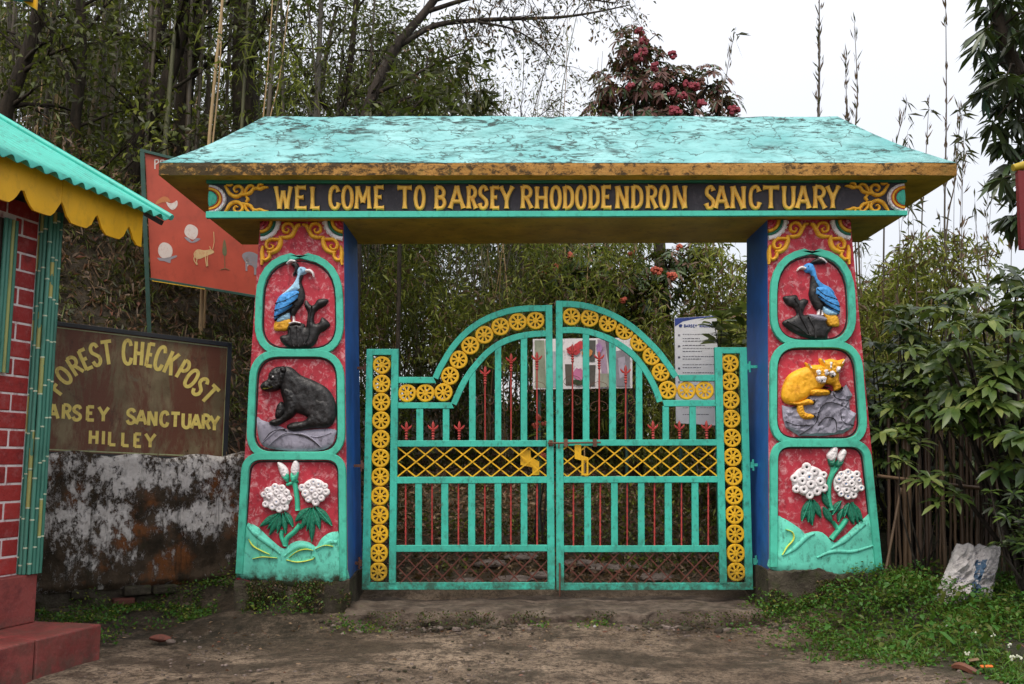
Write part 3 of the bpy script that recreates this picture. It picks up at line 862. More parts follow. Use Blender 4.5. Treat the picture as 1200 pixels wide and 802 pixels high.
piece(PR_, 'animal_tail', M['panda'], c7([(234, 334), (268, 332), (276, 370), (310, 380), (328, 398), (292, 412), (250, 402), (234, 372)]), .07, 5)
piece(PR_, 'animal_head', M['panda'], [c7([(352, 92), (375, 102), (410, 94), (445, 102), (482, 95), (474, 130), (452, 162), (420, 184), (382, 172), (362, 130)]), c7([(278, 113), (312, 135), (360, 128), (388, 150), (388, 200), (358, 226), (328, 214), (305, 172)])], .098, 6)
piece(PR_, 'muzzle', M['white'], [c7([(322, 156), (344, 150), (354, 172), (336, 188), (322, 174)]), c7([(362, 156), (386, 150), (392, 178), (370, 188)]), c7([(322, 190), (352, 184), (380, 190), (374, 222), (338, 222)]), c7([(390, 166), (414, 156), (430, 180), (410, 196)]), c7([(426, 136), (452, 136), (450, 164), (428, 166)]), c7([(393, 114), (410, 114), (408, 148), (393, 150)])], .112, 2)
piece(PR_, 'muzzle_nose', M['line_black'], [c7([(338, 208), (352, 200), (366, 208), (354, 224), (344, 222)]), c7([(398, 182), (412, 175), (424, 184), (412, 198)])], .116, 2)
piece(PR_, 'ear_lining', M['white'], strokes=[(c7([(288, 122), (302, 145)]), 1.5, .1), (c7([(358, 98), (370, 115)]), 1.4, .1), (c7([(474, 102), (460, 122)]), 1.5, .1)])
piece(PR_, 'toe_line', M['line_black'], strokes=[(c7([(318, 308), (322, 320), (316, 334)]), 1, .085), (c7([(400, 258), (406, 268), (398, 282)]), 1, .088), (c7([(322, 388), (328, 398), (318, 408)]), 1, .072), (c7([(462, 240), (468, 250), (455, 262), (432, 264)]), 1.2, .075), (c7([(374, 240), (400, 245)]), 1.2, .075)])
# ---- rhododendrons with buds, stems, leaves and hills
def bloom(P, cf, cx, cy, rx, ry, n, seed, fr0, rk=.66):
    rr = random.Random(seed); fr = fr0
    o = piece(P, 'flower_head', M['white'], cf([(cx + rx * math.cos(t) * .92, cy + ry * math.sin(t) * .92) for t in np.linspace(0, 2 * math.pi, 13)[:-1]]), .05, 8)
    pts = []
    tries = 0
    while len(pts) < n and tries < 3000:
        tries += 1
        a, q = rr.uniform(0, 2 * math.pi), math.sqrt(rr.random())
        x, y = cx + rx * .88 * q * math.cos(a), cy + ry * .86 * q * math.sin(a)
        if all((x - u) ** 2 + (y - v) ** 2 > (fr * 1.72) ** 2 for u, v, _ in pts):
            pts.append((x, y, q))
    for (x, y, q) in pts:
        mb = MB(); fr = fr0 * rr.uniform(.82, 1.14)
        hgt = .052 + .016 * (1 - q * q)
        fm = lambda px, py, w_: F(px, py, w_ + hgt - .012)
        ring = [cf([(x + fr * rk * math.cos(t), y + fr * rk * math.sin(t))])[0] for t in np.linspace(0, 2 * math.pi, 11)[:-1]]
        mb.ribbon(fm, ring, fr * (1.9 * (1 - rk) + .2) / 4.4, .014, True)
        e = cf([(x - fr * .18, y), (x + fr * .18, y)])
        mb.ribbon(fm, e, fr * .5 / 4.4, .005, mi=1)
        mb.build('floret', [M['white'], M['line_black'] if (int(x) % 3) else M['hb_blue']], o, smooth=60)
def leafset(P, cf, defs):
    for (b, t, w_) in defs:
        b, t = np.array(b, float), np.array(t, float)
        d = t - b; nn = np.array((-d[1], d[0])) / np.linalg.norm(d)
        mb = MB()
        mb.puff(F, cf([b, b + d * .3 + nn * w_ * .8, b + d * .6 + nn * w_ * .85, t, b + d * .6 - nn * w_ * .85, b + d * .3 - nn * w_ * .8]), .032, 2.2, 3)
        mb.ribbon(F, cf([tuple(b), tuple(t)]), [1.0, .5], .040, mi=1)
        mb.build('painted_leaf', [M['leaf_green'], M['stem_green']], P, smooth=60)
piece(PL, 'flower_stem', M['stem_green'], strokes=[(c5([(378, 150), (388, 200), (394, 250), (396, 305)]), 6.2, .035), (c5([(412, 375), (380, 415), (340, 450), (332, 490)]), 6.2, .04), (c5([(318, 405), (312, 440), (328, 480)]), 5, .036), (c5([(340, 170), (400, 150)]), 4, .036)])
leafset(PL, c5, [((300, 318), (198, 388), 20), ((305, 318), (250, 434), 19), ((308, 320), (292, 424), 17), ((320, 318), (336, 425), 17), ((330, 310), (374, 390), 20), ((300, 325), (240, 400), 15), ((460, 290), (383, 362), 24), ((468, 288), (414, 404), 20), ((480, 285), (478, 395), 20), ((478, 290), (514, 402), 22), ((490, 282), (577, 384), 24), ((472, 330), (470, 468), 18), ((470, 300), (445, 410), 16)])
bloom(PL, c5, 290, 238, 78, 74, 17, 4, 17, .6)
bloom(PL, c5, 485, 203, 74, 70, 16, 8, 17, .6)
piece(PL, 'flower_bud', M['white'], [c5([(292, 55), (320, 60), (345, 88), (350, 122), (328, 138), (306, 112)]), c5([(362, 88), (375, 52), (392, 42), (405, 65), (402, 105), (385, 125), (366, 112)])], .05, 4)
piece(PL, 'bud_base', M['stem_green'], [c5([(312, 118), (328, 126), (344, 104), (354, 132), (346, 160), (322, 138)]), c5([(364, 105), (384, 120), (402, 98), (396, 140), (374, 160), (360, 138)])], .056, 3)
piece(PL, 'painted_hill', M['hill_teal'], [c5([(132, 380), (150, 374), (190, 392), (240, 440), (300, 492), (330, 503), (360, 478), (405, 462), (460, 472), (492, 494), (520, 452), (560, 422), (600, 415), (612, 430), (652, 600), (660, 668), (560, 690), (400, 706), (250, 692), (95, 655), (78, 640), (110, 500)])], .03, 6, smooth=3, strokes=[(c5([(140, 385), (180, 430), (250, 480), (310, 530)]), [3, 8, 8, 3], .042), (c5([(330, 540), (400, 492), (470, 500), (480, 540)]), [3, 9, 8, 3], .043), (c5([(500, 510), (560, 470), (605, 470)]), [3, 9, 6], .04)])
piece(PL, 'hill_line', M['line_yellow'], strokes=[(c5([(145, 452), (165, 485), (200, 508), (255, 532)]), [.6, 2, 2, .6], .05), (c5([(165, 555), (220, 545), (295, 551)]), [.6, 1.6, .6], .05), (c5([(355, 548), (395, 518), (440, 505), (482, 510)]), [.6, 1.6, 1.8, .6], .054), (c5([(340, 560), (400, 572), (470, 560), (490, 545)]), [.6, 1.6, 1.6, .6], .05), (c5([(490, 505), (540, 485), (585, 490)]), [.6, 1.4, .6], .05)])
piece(PR_, 'flower_stem', M['stem_green'], strokes=[(c8([(402, 120), (404, 180), (385, 240), (384, 320), (396, 370)]), 6.2, .035), (c8([(440, 140), (415, 175), (404, 190)]), 5, .037), (c8([(472, 415), (440, 460), (395, 515)]), 6.4, .044), (c8([(402, 428), (432, 468)]), 5, .04)])
leafset(PR_, c8, [((288, 318), (248, 425), 21), ((292, 318), (300, 446), 22), ((305, 318), (345, 410), 20), ((290, 330), (280, 430), 16), ((352, 285), (390, 366), 20), ((355, 355), (402, 436), 20), ((442, 325), (398, 394), 20), ((448, 365), (428, 428), 16), ((480, 335), (456, 405), 18), ((492, 332), (550, 428), 22), ((484, 340), (505, 442), 22), ((500, 330), (528, 440), 16)])
bloom(PR_, c8, 285, 228, 92, 82, 15, 21, 20)
bloom(PR_, c8, 475, 240, 76, 72, 16, 33, 16)
piece(PR_, 'flower_bud', M['white'], [c8([(372, 102), (386, 78), (402, 58), (420, 56), (426, 82), (414, 120), (388, 130)]), c8([(424, 110), (436, 84), (456, 68), (469, 85), (457, 120), (436, 138)])], .05, 4)
piece(PR_, 'bud_base', M['leaf_green'], [c8([(378, 112), (392, 128), (410, 112), (412, 148), (398, 160), (382, 146)]), c8([(424, 122), (438, 134), (456, 118), (446, 150), (424, 165), (412, 150)])], .056, 3)
piece(PR_, 'painted_hill', M['hill_teal'], [c8([(130, 410), (155, 410), (190, 428), (245, 466), (268, 490), (300, 478), (352, 482), (410, 532), (450, 510), (500, 462), (560, 410), (592, 392), (612, 500), (642, 640), (655, 668), (560, 694), (450, 712), (350, 704), (250, 690), (92, 662), (95, 600), (128, 560)])], .03, 6, smooth=3, strokes=[(c8([(150, 595), (210, 560), (270, 505), (310, 485)]), [3, 8, 8, 3], .044), (c8([(320, 605), (400, 575), (500, 575), (600, 545)]), [3, 7, 6, 3], .043), (c8([(390, 560), (460, 520), (560, 440)]), [3, 9, 5], .04)])
piece(PR_, 'hill_line', M['line_yellow'], strokes=[(c8([(165, 465), (200, 480), (205, 515), (175, 550), (150, 590)]), [.6, 2, 2, 2, .6], .052)])

# ---- capital ornaments on both pillars
for P, cf, dx, dy in ((PL, c3, 0, 0), (PR_, c6, -72, -4)):
    for mir in (0, 1):
        X = (lambda x: 748 - x + dx) if mir else (lambda x: x + dx)
        g = lambda pts: cf([(X(x), y + dy) for x, y in pts])
        arc = lambda r: [(158 + r * math.cos(t), 42 + r * math.sin(t)) for t in np.linspace(.02, math.pi / 2 - .02, 12)]
        piece(P, 'medallion_petals', M['white'], strokes=[(g(arc(92 + (0))), 5.6, .03)] + [(g([(158 + 104 * math.cos(t) - 2, 42 + 98 * math.sin(t)), (158 + 108 * math.cos(t), 42 + 102 * math.sin(t))]), 4.2, .028) for t in np.linspace(.12, 1.45, 6)])
        piece(P, 'medallion_green_ring', M['leaf_green'], strokes=[(g(arc(74)), 3.4, .034)])
        piece(P, 'medallion_gold_ring', M['gold'], strokes=[(g(arc(57)), 4.6, .038)])
        piece(P, 'medallion_centre', M['red'], strokes=[(g(arc(38)), 5, .03), (g(arc(20)), 5, .032)])
        piece(P, 'scroll_ornament', M['gold'], strokes=[
            (g([(370, 62), (352, 66), (336, 92), (322, 118), (295, 128), (268, 126)]), [3, 5, 5.4, 5.4, 5, 3], .034),
            (g([(336, 88), (322, 62), (298, 55), (278, 70), (278, 96), (298, 104), (308, 90), (298, 82)]), [3, 4, 4, 4, 3.6, 3, 2.4, 1.6], .036),
            (g([(262, 122), (262, 155), (248, 188), (218, 206), (195, 205)]), [4, 6, 6, 5.5, 4], .034),
            (g([(262, 140), (238, 138), (208, 140), (190, 160), (194, 186), (216, 190), (226, 174), (214, 166)]), [3, 4.2, 4.4, 4.4, 4, 3.2, 2.4, 1.6], .037),
            (g([(172, 172), (166, 205), (168, 240), (164, 272)]), [3, 5, 5.5, 2.5], .032),
            (g([(205, 205), (205, 230), (188, 246), (168, 244)]), [3, 4.5, 4.5, 3], .036)])

# ---- beam with the name board
bm_ = link('beam', None, at(652, 236, 9.3), arch)
mb = MB()
mb.quadprism([(244.5, 209.8), (1060, 208.5), (1060, 252.5), (244.5, 255.5)], YM, YMB)
o = mb.build('beam_core', M['ochre'], bm_)
FBm = face(YM)
def strip(pts, h, mat, name):
    mb = MB()
    a = [at(x, y, YM) for x, y in pts]
    mb.hexa([a[3] + Vector((0, -h, 0)), a[2] + Vector((0, -h, 0)), a[2] + Vector((0, .004, 0)), a[3] + Vector((0, .004, 0)), a[0] + Vector((0, -h, 0)), a[1] + Vector((0, -h, 0)), a[1] + Vector((0, .004, 0)), a[0] + Vector((0, .004, 0))])
    return mb.build(name, mat, bm_, bev=.004)
strip([(245, 216.4), (1059.5, 214.6), (1059.5, 248.6), (245, 249.6)], .006, M['panel_black'], 'name_panel')
strip([(242.8, 249.2), (1061.5, 248.2), (1061.5, 253.8), (242.8, 256.8)], .045, M['strip_teal'], 'lower_moulding')
strip([(242.8, 209.6), (1061.5, 208.2), (1061.5, 214.8), (242.8, 216.4)], .035, M['strip_green'], 'upper_moulding')

GL = {
 'A': [[(.02, 0), (.5, 1)], [(.5, 1), (.98, 0)], [(.2, .32), (.8, .32)]],
 'B': [[(.18, 0), (.18, 1)], ['s', (.18, .98), (.6, .97), (.84, .8), (.78, .6), (.5, .53), (.2, .52)], ['s', (.5, .53), (.82, .44), (.92, .24), (.7, .05), (.18, .02)]],
 'C': [['s', (.9, .76), (.76, .95), (.48, .99), (.2, .84), (.1, .5), (.2, .16), (.48, .01), (.78, .05), (.93, .26)]],
 'D': [[(.16, 0), (.16, 1)], ['s', (.16, .98), (.55, .96), (.85, .78), (.92, .5), (.85, .22), (.55, .04), (.16, .02)]],
 'E': [[(.2, 0), (.2, 1)], [(.2, .97), (.9, .97)], [(.2, .52), (.72, .52)], [(.2, .03), (.94, .03)]],
 'F': [[(.2, 0), (.2, 1)], [(.2, .97), (.9, .97)], [(.2, .54), (.72, .54)]],
 'H': [[(.14, 0), (.14, 1)], [(.86, 0), (.86, 1)], [(.14, .5), (.86, .5)]],
 'I': [[(.5, 0), (.5, 1)]],
 'K': [[(.16, 0), (.16, 1)], [(.18, .42), (.88, 1)], [(.4, .58), (.9, 0)]],
 'L': [[(.22, 0), (.22, 1)], [(.22, .03), (.94, .03)]],
 'M': [[(.08, 0), (.16, 1)], [(.16, 1), (.5, .28)], [(.5, .28), (.84, 1)], [(.84, 1), (.92, 0)]],
 'N': [[(.12, 0), (.12, 1)], [(.14, 1), (.86, 0)], [(.88, 0), (.88, 1)]],
 'O': [['c', (.5, 1), (.8, .88), (.93, .5), (.8, .12), (.5, 0), (.2, .12), (.07, .5), (.2, .88)]],
 'P': [[(.18, 0), (.18, 1)], ['s', (.18, .98), (.6, .97), (.86, .8), (.84, .6), (.6, .46), (.2, .45)]],
 'R': [[(.18, 0), (.18, 1)], ['s', (.18, .98), (.6, .97), (.85, .82), (.82, .62), (.58, .5), (.2, .5)], [(.5, .5), (.95, 0)]],
 'S': [['s', (.88, .80), (.72, .96), (.42, .98), (.16, .84), (.18, .64), (.5, .5), (.82, .36), (.86, .16), (.6, .01), (.26, .03), (.08, .22)]],
 'T': [[(.5, 0), (.5, 1)], [(.02, .96), (.98, .96)]],
 'U': [['s', (.12, 1), (.12, .5), (.16, .16), (.38, .01), (.64, .01), (.84, .16), (.88, .5), (.88, 1)]],
 'W': [[(.04, 1), (.27, 0)], [(.27, 0), (.5, .8)], [(.5, .8), (.73, 0)], [(.73, 0), (.96, 1)]],
 'Y': [[(.5, .48), (.5, 0)], [(.04, 1), (.5, .46)], [(.96, 1), (.5, .46)]],
}
def glyph(mb, ch, mapf, h, w_, flare=1.0, prof='round', mi=0, outline=None):
    """mapf: unit box -> pixel-like plane; h relief height; w_ stroke width in that plane"""
    for k, st in enumerate(GL[ch]):
        closed = st[0] == 'c'
        if st[0] in ('s', 'c'):
            pts = catmull([mapf(*p) for p in st[1:]], closed, 4)
        else:
            a, b = mapf(*st[0]), mapf(*st[1])
            pts = [tuple(np.array(a) * (1 - t) + np.array(b) * t) for t in (0, .12, .3, .7, .88, 1)]
        n = len(pts)
        W = [w_] * n
        if not closed and flare > 1:
            W = [w_ * (1 + (flare - 1) * max(0, 1 - min(i, n - 1 - i) / 1.6)) for i in range(n)]
        mb.ribbon(mb.fm, pts, W, h + .0006 * k, closed, mi, prof)
words = [("WELCOME", [(321, 343), (343.5, 362), (362, 377), (384, 399.5), (399.5, 415), (414.5, 436), (436.5, 452.5)]),
         ("TO", [(464, 484.5), (484.5, 499)]),
         ("BARSEY", [(507.5, 523.5), (525.5, 545), (545.5, 560), (559.5, 573), (573, 587), (584.5, 602.5)]),
         ("RHODODENDRON", [(608.5, 625), (625.5, 643), (643.6, 658.4), (658.5, 673), (673.2, 687.6), (688.4, 703), (702.8, 718.2), (720, 737.4), (738.2, 754), (755, 771), (771, 785), (787, 805.5)]),
         ("SANCTUARY", [(824.7, 838.5), (836, 854), (854.5, 874.5), (876, 892), (891.5, 914), (915, 932.5), (931.5, 949.6), (950.5, 968.5), (966.5, 984)])]
for wd, spans in words:
    for ch, (x0, x1) in zip(wd, spans):
        jit = rnd.uniform(-.4, .4)
        tl = (x0 - 321) / 660 * 1.2
        top, bot = 219.6 + jit - tl * .4, 245.4 + jit * .5 - tl * .6
        wdt = x1 - x0
        mp = lambda u, v: (x0 + 1.8 + u * (wdt - 3.2), bot - v * (bot - top))
        mb = MB(); mb.fm = lambda px, py, w__: FBm(px, py, w__ + .006)
        glyph(mb, ch, mp, .024, 4.8 if ch not in 'WM' else 4.4, 1.45)
        lt = mb.build('letter', M['letter'], bm_, smooth=50)
        mb = MB(); mb.fm = lambda px, py, w__: FBm(px + .9, py + .9, w__ + .0058)
        glyph(mb, ch, mp, .003, 7.0, 1.3, 'flat')
        mb.build('letter_shadow_paint', M['line_black'], bm_)
# ornaments at both ends
cb = C(230, 200, 6.0)
FB2 = lambda px, py, w_: FBm(px, py, w_ + .006)
for mir in (0, 1):
    g = (lambda pts: [(1304.6 - x, y - 1.6) for x, y in cb(pts)]) if mir else cb
    arc = lambda rx, ry: [(91 + rx * math.cos(t), 204 + ry * math.sin(t)) for t in np.linspace(-math.pi / 2 + .04, math.pi / 2 - .04, 16)]
    pet = [(g([(91 + 108 * math.cos(t), 204 + 88 * math.sin(t)), (91 + 120 * math.cos(t), 204 + 96 * math.sin(t))]), 5.4, .03) for t in np.linspace(-1.42, 1.42, 10)]
    piece(bm_, 'medallion_petals', M['white'], strokes=[(g(arc(106, 86)), 5.6, .022)] + pet, Fm=FB2)
    piece(bm_, 'medallion_gold_ring', M['gold'], strokes=[(g(arc(84, 72)), 4.4, .03)], Fm=FB2)
    piece(bm_, 'medallion_red_line', M['board_red'], strokes=[(g(arc(97, 80)), 1.4, .031), (g(arc(68, 60)), 1.2, .033)], Fm=FB2)
    piece(bm_, 'medallion_centre', M['frame_teal'], g([(91, 152), (130, 160), (152, 190), (152, 220), (130, 248), (91, 256)]), .03, 4, smooth=3, Fm=FB2)
    st = []
    for my in (0, 1):
        h_ = (lambda pts: g([(x, 410 - y) for x, y in pts])) if my else g
        st += [(h_([(205, 112), (222, 140), (245, 172), (285, 186), (318, 170), (330, 142), (312, 116), (284, 116), (268, 134), (280, 154), (298, 148)]), [3, 4, 5, 5, 4.6, 4.2, 4, 3.6, 3, 2.6, 2], .026),
               (h_([(320, 175), (352, 170), (384, 158), (402, 134), (428, 128), (452, 132), (478, 122), (512, 122)]), [3, 4.4, 4.6, 4, 4, 4.4, 4, 1.6], .026),
               (h_([(345, 172), (352, 140), (372, 114), (398, 110), (408, 126), (396, 140)]), [2.4, 3.6, 3.8, 3.4, 2.8, 2], .029),
               (h_([(438, 126), (440, 108), (458, 102), (476, 104)]), [2.6, 3.2, 3, 2], .028),
               (h_([(215, 104), (240, 108), (262, 102)]), [2, 3, 2], .024)]
    st.append((g([(352, 186), (366, 205), (352, 224)]), [3, 4, 3], .026))
    piece(bm_, 'scroll_ornament', M['gold'], strokes=st, Fm=FB2)

# ---- roof: eave slab and hipped top
rf = link('roof', None, at(652, 170, 9.35), arch)
e0, e1 = at(186.5, 192.5, YE), at(1120.5, 190.0, YE)
b0, b1 = at(184.5, 206.2, YE), at(1121.5, 204.6, YE)
ze, zb = (e0.z + e1.z) / 2, (b0.z + b1.z) / 2
nseg = 120
mb = MB()
vs = []
for i in range(nseg + 1):
    x = e0.x + (e1.x - e0.x) * i / nseg
    a = noise.fractal(Vector((x * 3.1, 1, 2)), .8, 2, 4) * .010
    b = noise.fractal(Vector((x * 2.3, 5, 2)), .8, 2, 4) * .008
    vs += [(x, YE + a, ze + b), (x, YE - .004 + a, ze - .03 + b * .5), (x, YE + a, zb + b * .6), (x, YEB, zb), (x, YEB, ze)]
mb.add(vs, [(i * 5 + k, (i + 1) * 5 + k, (i + 1) * 5 + (k + 1) % 5, i * 5 + (k + 1) % 5) for i in range(nseg) for k in range(5)])
mb.m = [{0: 0, 1: 0, 2: 1, 3: 0, 4: 0}[i % 5] for i in range(len(mb.f))]
mb.add(vs[:5], [(0, 1, 2, 3, 4)]); mb.add(vs[-5:], [(4, 3, 2, 1, 0)])
o = mb.build('eave_slab', [M['fascia'], M['ochre']], rf)
fix_normals(o.data)
rl, rr_ = at(309, 137.3, YR), at(981.5, 137.3, YR)
zr = rl.z
NU, NV = 150, 26
def rpt(u, v):
    """v 0 front eave .. 1 back eave; hipped, the hips hollowed a little"""
    t = 1 - abs(v * 2 - 1)
    z = ze + .004 + (zr - ze) * (t ** 1.0) - .045 * math.sin(math.pi * t) ** 1.0 * 0.6
    y = YE + (YEB - YE) * v
    xl = e0.x + (rl.x - e0.x) * (t ** .92); xr = e1.x + (rr_.x - e1.x) * (t ** .92)
    x = xl + (xr - xl) * u
    d = noise.fractal(Vector((x * 1.3, y * 1.3, z)), .7, 2, 4) * .012
    return (x, y, z + d * min(1, t * 6 + .35))
vs = [rpt(i / NU, j / NV) for j in range(NV + 1) for i in range(NU + 1)]
mb = MB()
mb.add(vs, [(j * (NU + 1) + i, j * (NU + 1) + i + 1, (j + 1) * (NU + 1) + i + 1, (j + 1) * (NU + 1) + i) for j in range(NV) for i in range(NU)])
for e in (0, NU):    # hip ends
    m = NV // 2
    for j in range(m):
        a, b = vs[j * (NU + 1) + e], vs[(j + 1) * (NU + 1) + e]
        c, d = vs[(NV - j - 1) * (NU + 1) + e], vs[(NV - j) * (NU + 1) + e]
        mb.add([a, b, c, d], [(0, 1, 2, 3)] if e == 0 else [(3, 2, 1, 0)])
o = mb.build('roof_slope', M['roof'], rf, smooth=35)
# ------------------------------------------------------------------ the two gate leaves
YG = 9.30
def bar(pts, mat, name, root, d=.042, dy=0.0, bev=.004):
    """flat bar or band: pixel outline on the gate plane, d metres deep"""
    mb = MB()
    a = [at(x, y, YG) + Vector((0, -d / 2 + dy, 0)) for x, y in pts]
    b = [q + Vector((0, d, 0)) for q in a]
    n = len(a)
    if n == 4:
        mb.hexa([a[3], a[2], b[2], b[3], a[0], a[1], b[1], b[0]])
    return mb.build(name, mat, root, bev=bev)
def band(top, th, mat, name, root, d=.042, dy=0):
    """curved band: its upper edge as pixel points, thickness th"""
    pts = catmull(top, False, 5)
    P = np.array(pts)
    T = np.gradient(P, axis=0); T /= np.linalg.norm(T, axis=1)[:, None]
    Nn = np.stack([-T[:, 1], T[:, 0]], 1)
    Nn[Nn[:, 1] < 0] *= -1
    Q = P + Nn * th
    mb = MB()
    n = len(P)
    vs = []
    for p, q in zip(P, Q):
        a, b = at(*p, YG), at(*q, YG)
        for v_, y_ in ((a, -d / 2), (b, -d / 2), (b, d / 2), (a, d / 2)):
            vs.append(v_ + Vector((0, y_ + dy, 0)))
    mb.add(vs, [(i * 4 + k, i * 4 + (k + 1) % 4, (i + 1) * 4 + (k + 1) % 4, (i + 1) * 4 + k) for i in range(n - 1) for k in range(4)])
    mb.add(vs[:4], [(3, 2, 1, 0)]); mb.add(vs[-4:], [(0, 1, 2, 3)])
    o = mb.build(name, mat, root, smooth=40, bev=.004)
    fix_normals(o.data)
    return o
def rosette_mesh(mat):
    """pressed iron wheel: rim, eight tapering spokes, hub"""
    mb = MB()
    r0, n = .088, 32
    for (ra, rb, h) in ((.064, .092, .012), (0.0, .030, .014)):
        vs = []
        for k in range(n):
            t = 2 * math.pi * k / n
            c_, s_ = math.cos(t), math.sin(t)
            vs += [(ra * c_, -h * .7, ra * s_), ((ra * .6 + rb * .4) * c_, -h, (ra * .6 + rb * .4) * s_), (rb * .94 * c_, -h * .8, rb * .94 * s_), (rb * c_, 0, rb * s_), (rb * c_, .006, rb * s_), (ra * c_, .006, ra * s_)]
        mb.add(vs, [(i * 6 + k, i * 6 + (k + 1) % 6, ((i + 1) % n) * 6 + (k + 1) % 6, ((i + 1) % n) * 6 + k) for i in range(n) for k in range(6)])
    for k in range(8):
        t = 2 * math.pi * k / 8 + .2
        c_, s_ = math.cos(t), math.sin(t)
        def q(r, w_, y):
            return (r * c_ - w_ * s_, y, r * s_ + w_ * c_)
        a, b = .020, .070
        mb.hexa([q(a, -.006, .004), q(b, -.0145, .004), q(b, .0145, .004), q(a, .006, .004), q(a, -.005, -.010), q(b, -.012, -.010), q(b, .012, -.010), q(a, .005, -.010)])
    o = mb.build('rosette', mat, None, smooth=40)
    fix_normals(o.data)
    me_ = o.data
    bpy.data.objects.remove(o)
    return me_
ROS = rosette_mesh(M['rosette'])
def spear(root, px, ytop, ybot, Yoff=.0, tall=True):
    mb = MB()
    t, b = at(px, ytop, YG + Yoff), at(px, ybot, YG + Yoff)
    c = t.copy()
    # leaf point, two side petals, collar beads, rod
    mb.tube([c, c - Vector((0, 0, .02)), c - Vector((0, 0, .045)), c - Vector((0, 0, .075)), c - Vector((0, 0, .10))], [.001, .011, .017, .009, .006], 6)
    for s_ in (-1, 1):
        mb.tube([c + Vector((s_ * .006, 0, -.085)), c + Vector((s_ * .030, 0, -.070)), c + Vector((s_ * .046, 0, -.052)), c + Vector((s_ * .050, 0, -.038))], [.006, .012, .008, .002], 6)
    mb.lathe(c - Vector((0, 0, .092)), (0, 0, -1), [(0, .012), (.008, .022), (.016, .012), (.024, .010), (.034, .019), (.044, .010), (.060, .018), (.070, .009), (.085, .016), (.1, .007)], 8)
    if (c.z - b.z) > .2:
        r = .0075
        mb.tube([c - Vector((0, 0, .18)), b], r, 6)
    o = mb.build('spear_finial' if not tall else 'spear', M['spear'], root, smooth=50)
    return o
def rod(root, px, y0, y1, mat=None):
    mb = MB()
    a, b = at(px, y0, YG + .01), at(px, y1, YG + .01)
    k = 9
    pts = [a + (b - a) * (i / (k * 4)) for i in range(k * 4 + 1)]
    mb.tube(pts, [.0075 if i % 4 else .0105 for i in range(k * 4 + 1)], 6)
    return mb.build('rod', mat or M['spear'], root, smooth=50)
def lattice(root, x0, x1, y0, y1, sp, dxl, mat, name, w_=.007, ph=0):
    """diagonal flat strips crossing, each one its own piece, clipped at the rails"""
    for s_ in (1, -1):
        a = x0 - dxl + ph
        while a < x1:
            p, q = (a, y0), (a + dxl, y1)
            if s_ < 0: p, q = (a + dxl, y0), (a, y1)
            lo, hi = (p, q) if p[0] < q[0] else (q, p)
            f = lambda X: lo[1] + (hi[1] - lo[1]) * (X - lo[0]) / (hi[0] - lo[0])
            xa, xb = max(lo[0], x0), min(hi[0], x1)
            if xb - xa > 2:
                A, B = at(xa, f(xa), YG + .004 * s_), at(xb, f(xb), YG + .004 * s_)
                d = (B - A).normalized(); nn = Vector((-d.z, 0, d.x)) * w_
                mb = MB()
                mb.hexa([A - nn + Vector((0, .0025, 0)), B - nn + Vector((0, .0025, 0)), B - nn - Vector((0, .0025, 0)), A - nn - Vector((0, .0025, 0)), A + nn + Vector((0, .0025, 0)), B + nn + Vector((0, .0025, 0)), B + nn - Vector((0, .0025, 0)), A + nn - Vector((0, .0025, 0))])
                mb.build(name, mat, root)
            a += sp
def scrollwork(root, px, ya, yb):
    mb = MB()
    for s_ in (-1, 1):
        for (y0, y1) in ((ya, (ya + yb) / 2), ((ya + yb) / 2, yb)):
            pts = [(px, y0), (px + s_ * 8, y0 + 3), (px + s_ * 10, y0 + 9), (px + s_ * 5, y0 + 12), (px + s_ * 4, y0 + 8)]
            mb.tube([at(x, y, YG + .015) for x, y in catmull(pts, False, 4)], .003, 4)
    return mb.build('scrollwork', M['rust'], root, smooth=60)

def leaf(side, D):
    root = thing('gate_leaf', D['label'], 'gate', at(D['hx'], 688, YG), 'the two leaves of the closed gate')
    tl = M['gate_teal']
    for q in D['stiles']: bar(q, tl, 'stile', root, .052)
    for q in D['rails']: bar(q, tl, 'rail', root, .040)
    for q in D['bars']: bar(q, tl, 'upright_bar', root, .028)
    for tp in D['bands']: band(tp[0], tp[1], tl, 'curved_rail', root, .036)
    for (x, y) in D['ros']:
        o = bpy.data.objects.new('rosette', ROS); COL.objects.link(o)
        o.parent = root
        loc = at(x, y, YG)
        WL[o.name] = loc
        o.location = loc - WL[root.name]
        o.rotation_euler = (0, rnd.uniform(0, 3), 0)
    for (x, y, yb_, t) in D['spears']: spear(root, x, y, yb_, .012, t)
    for (x, y) in D['scrolls']: scrollwork(root, x, y, y + 45)
    for x in D['rods']: rod(root, x, D['lo'][0], D['lo'][1])
    lattice(root, *D['lat'], 22, 44, M['rosette'], 'lattice_strip', .0065, D['ph'])
    lattice(root, *D['lat2'], 21, 34, M['mesh_brown'], 'mesh_wire', .006, D['ph'] - 3)
    return root

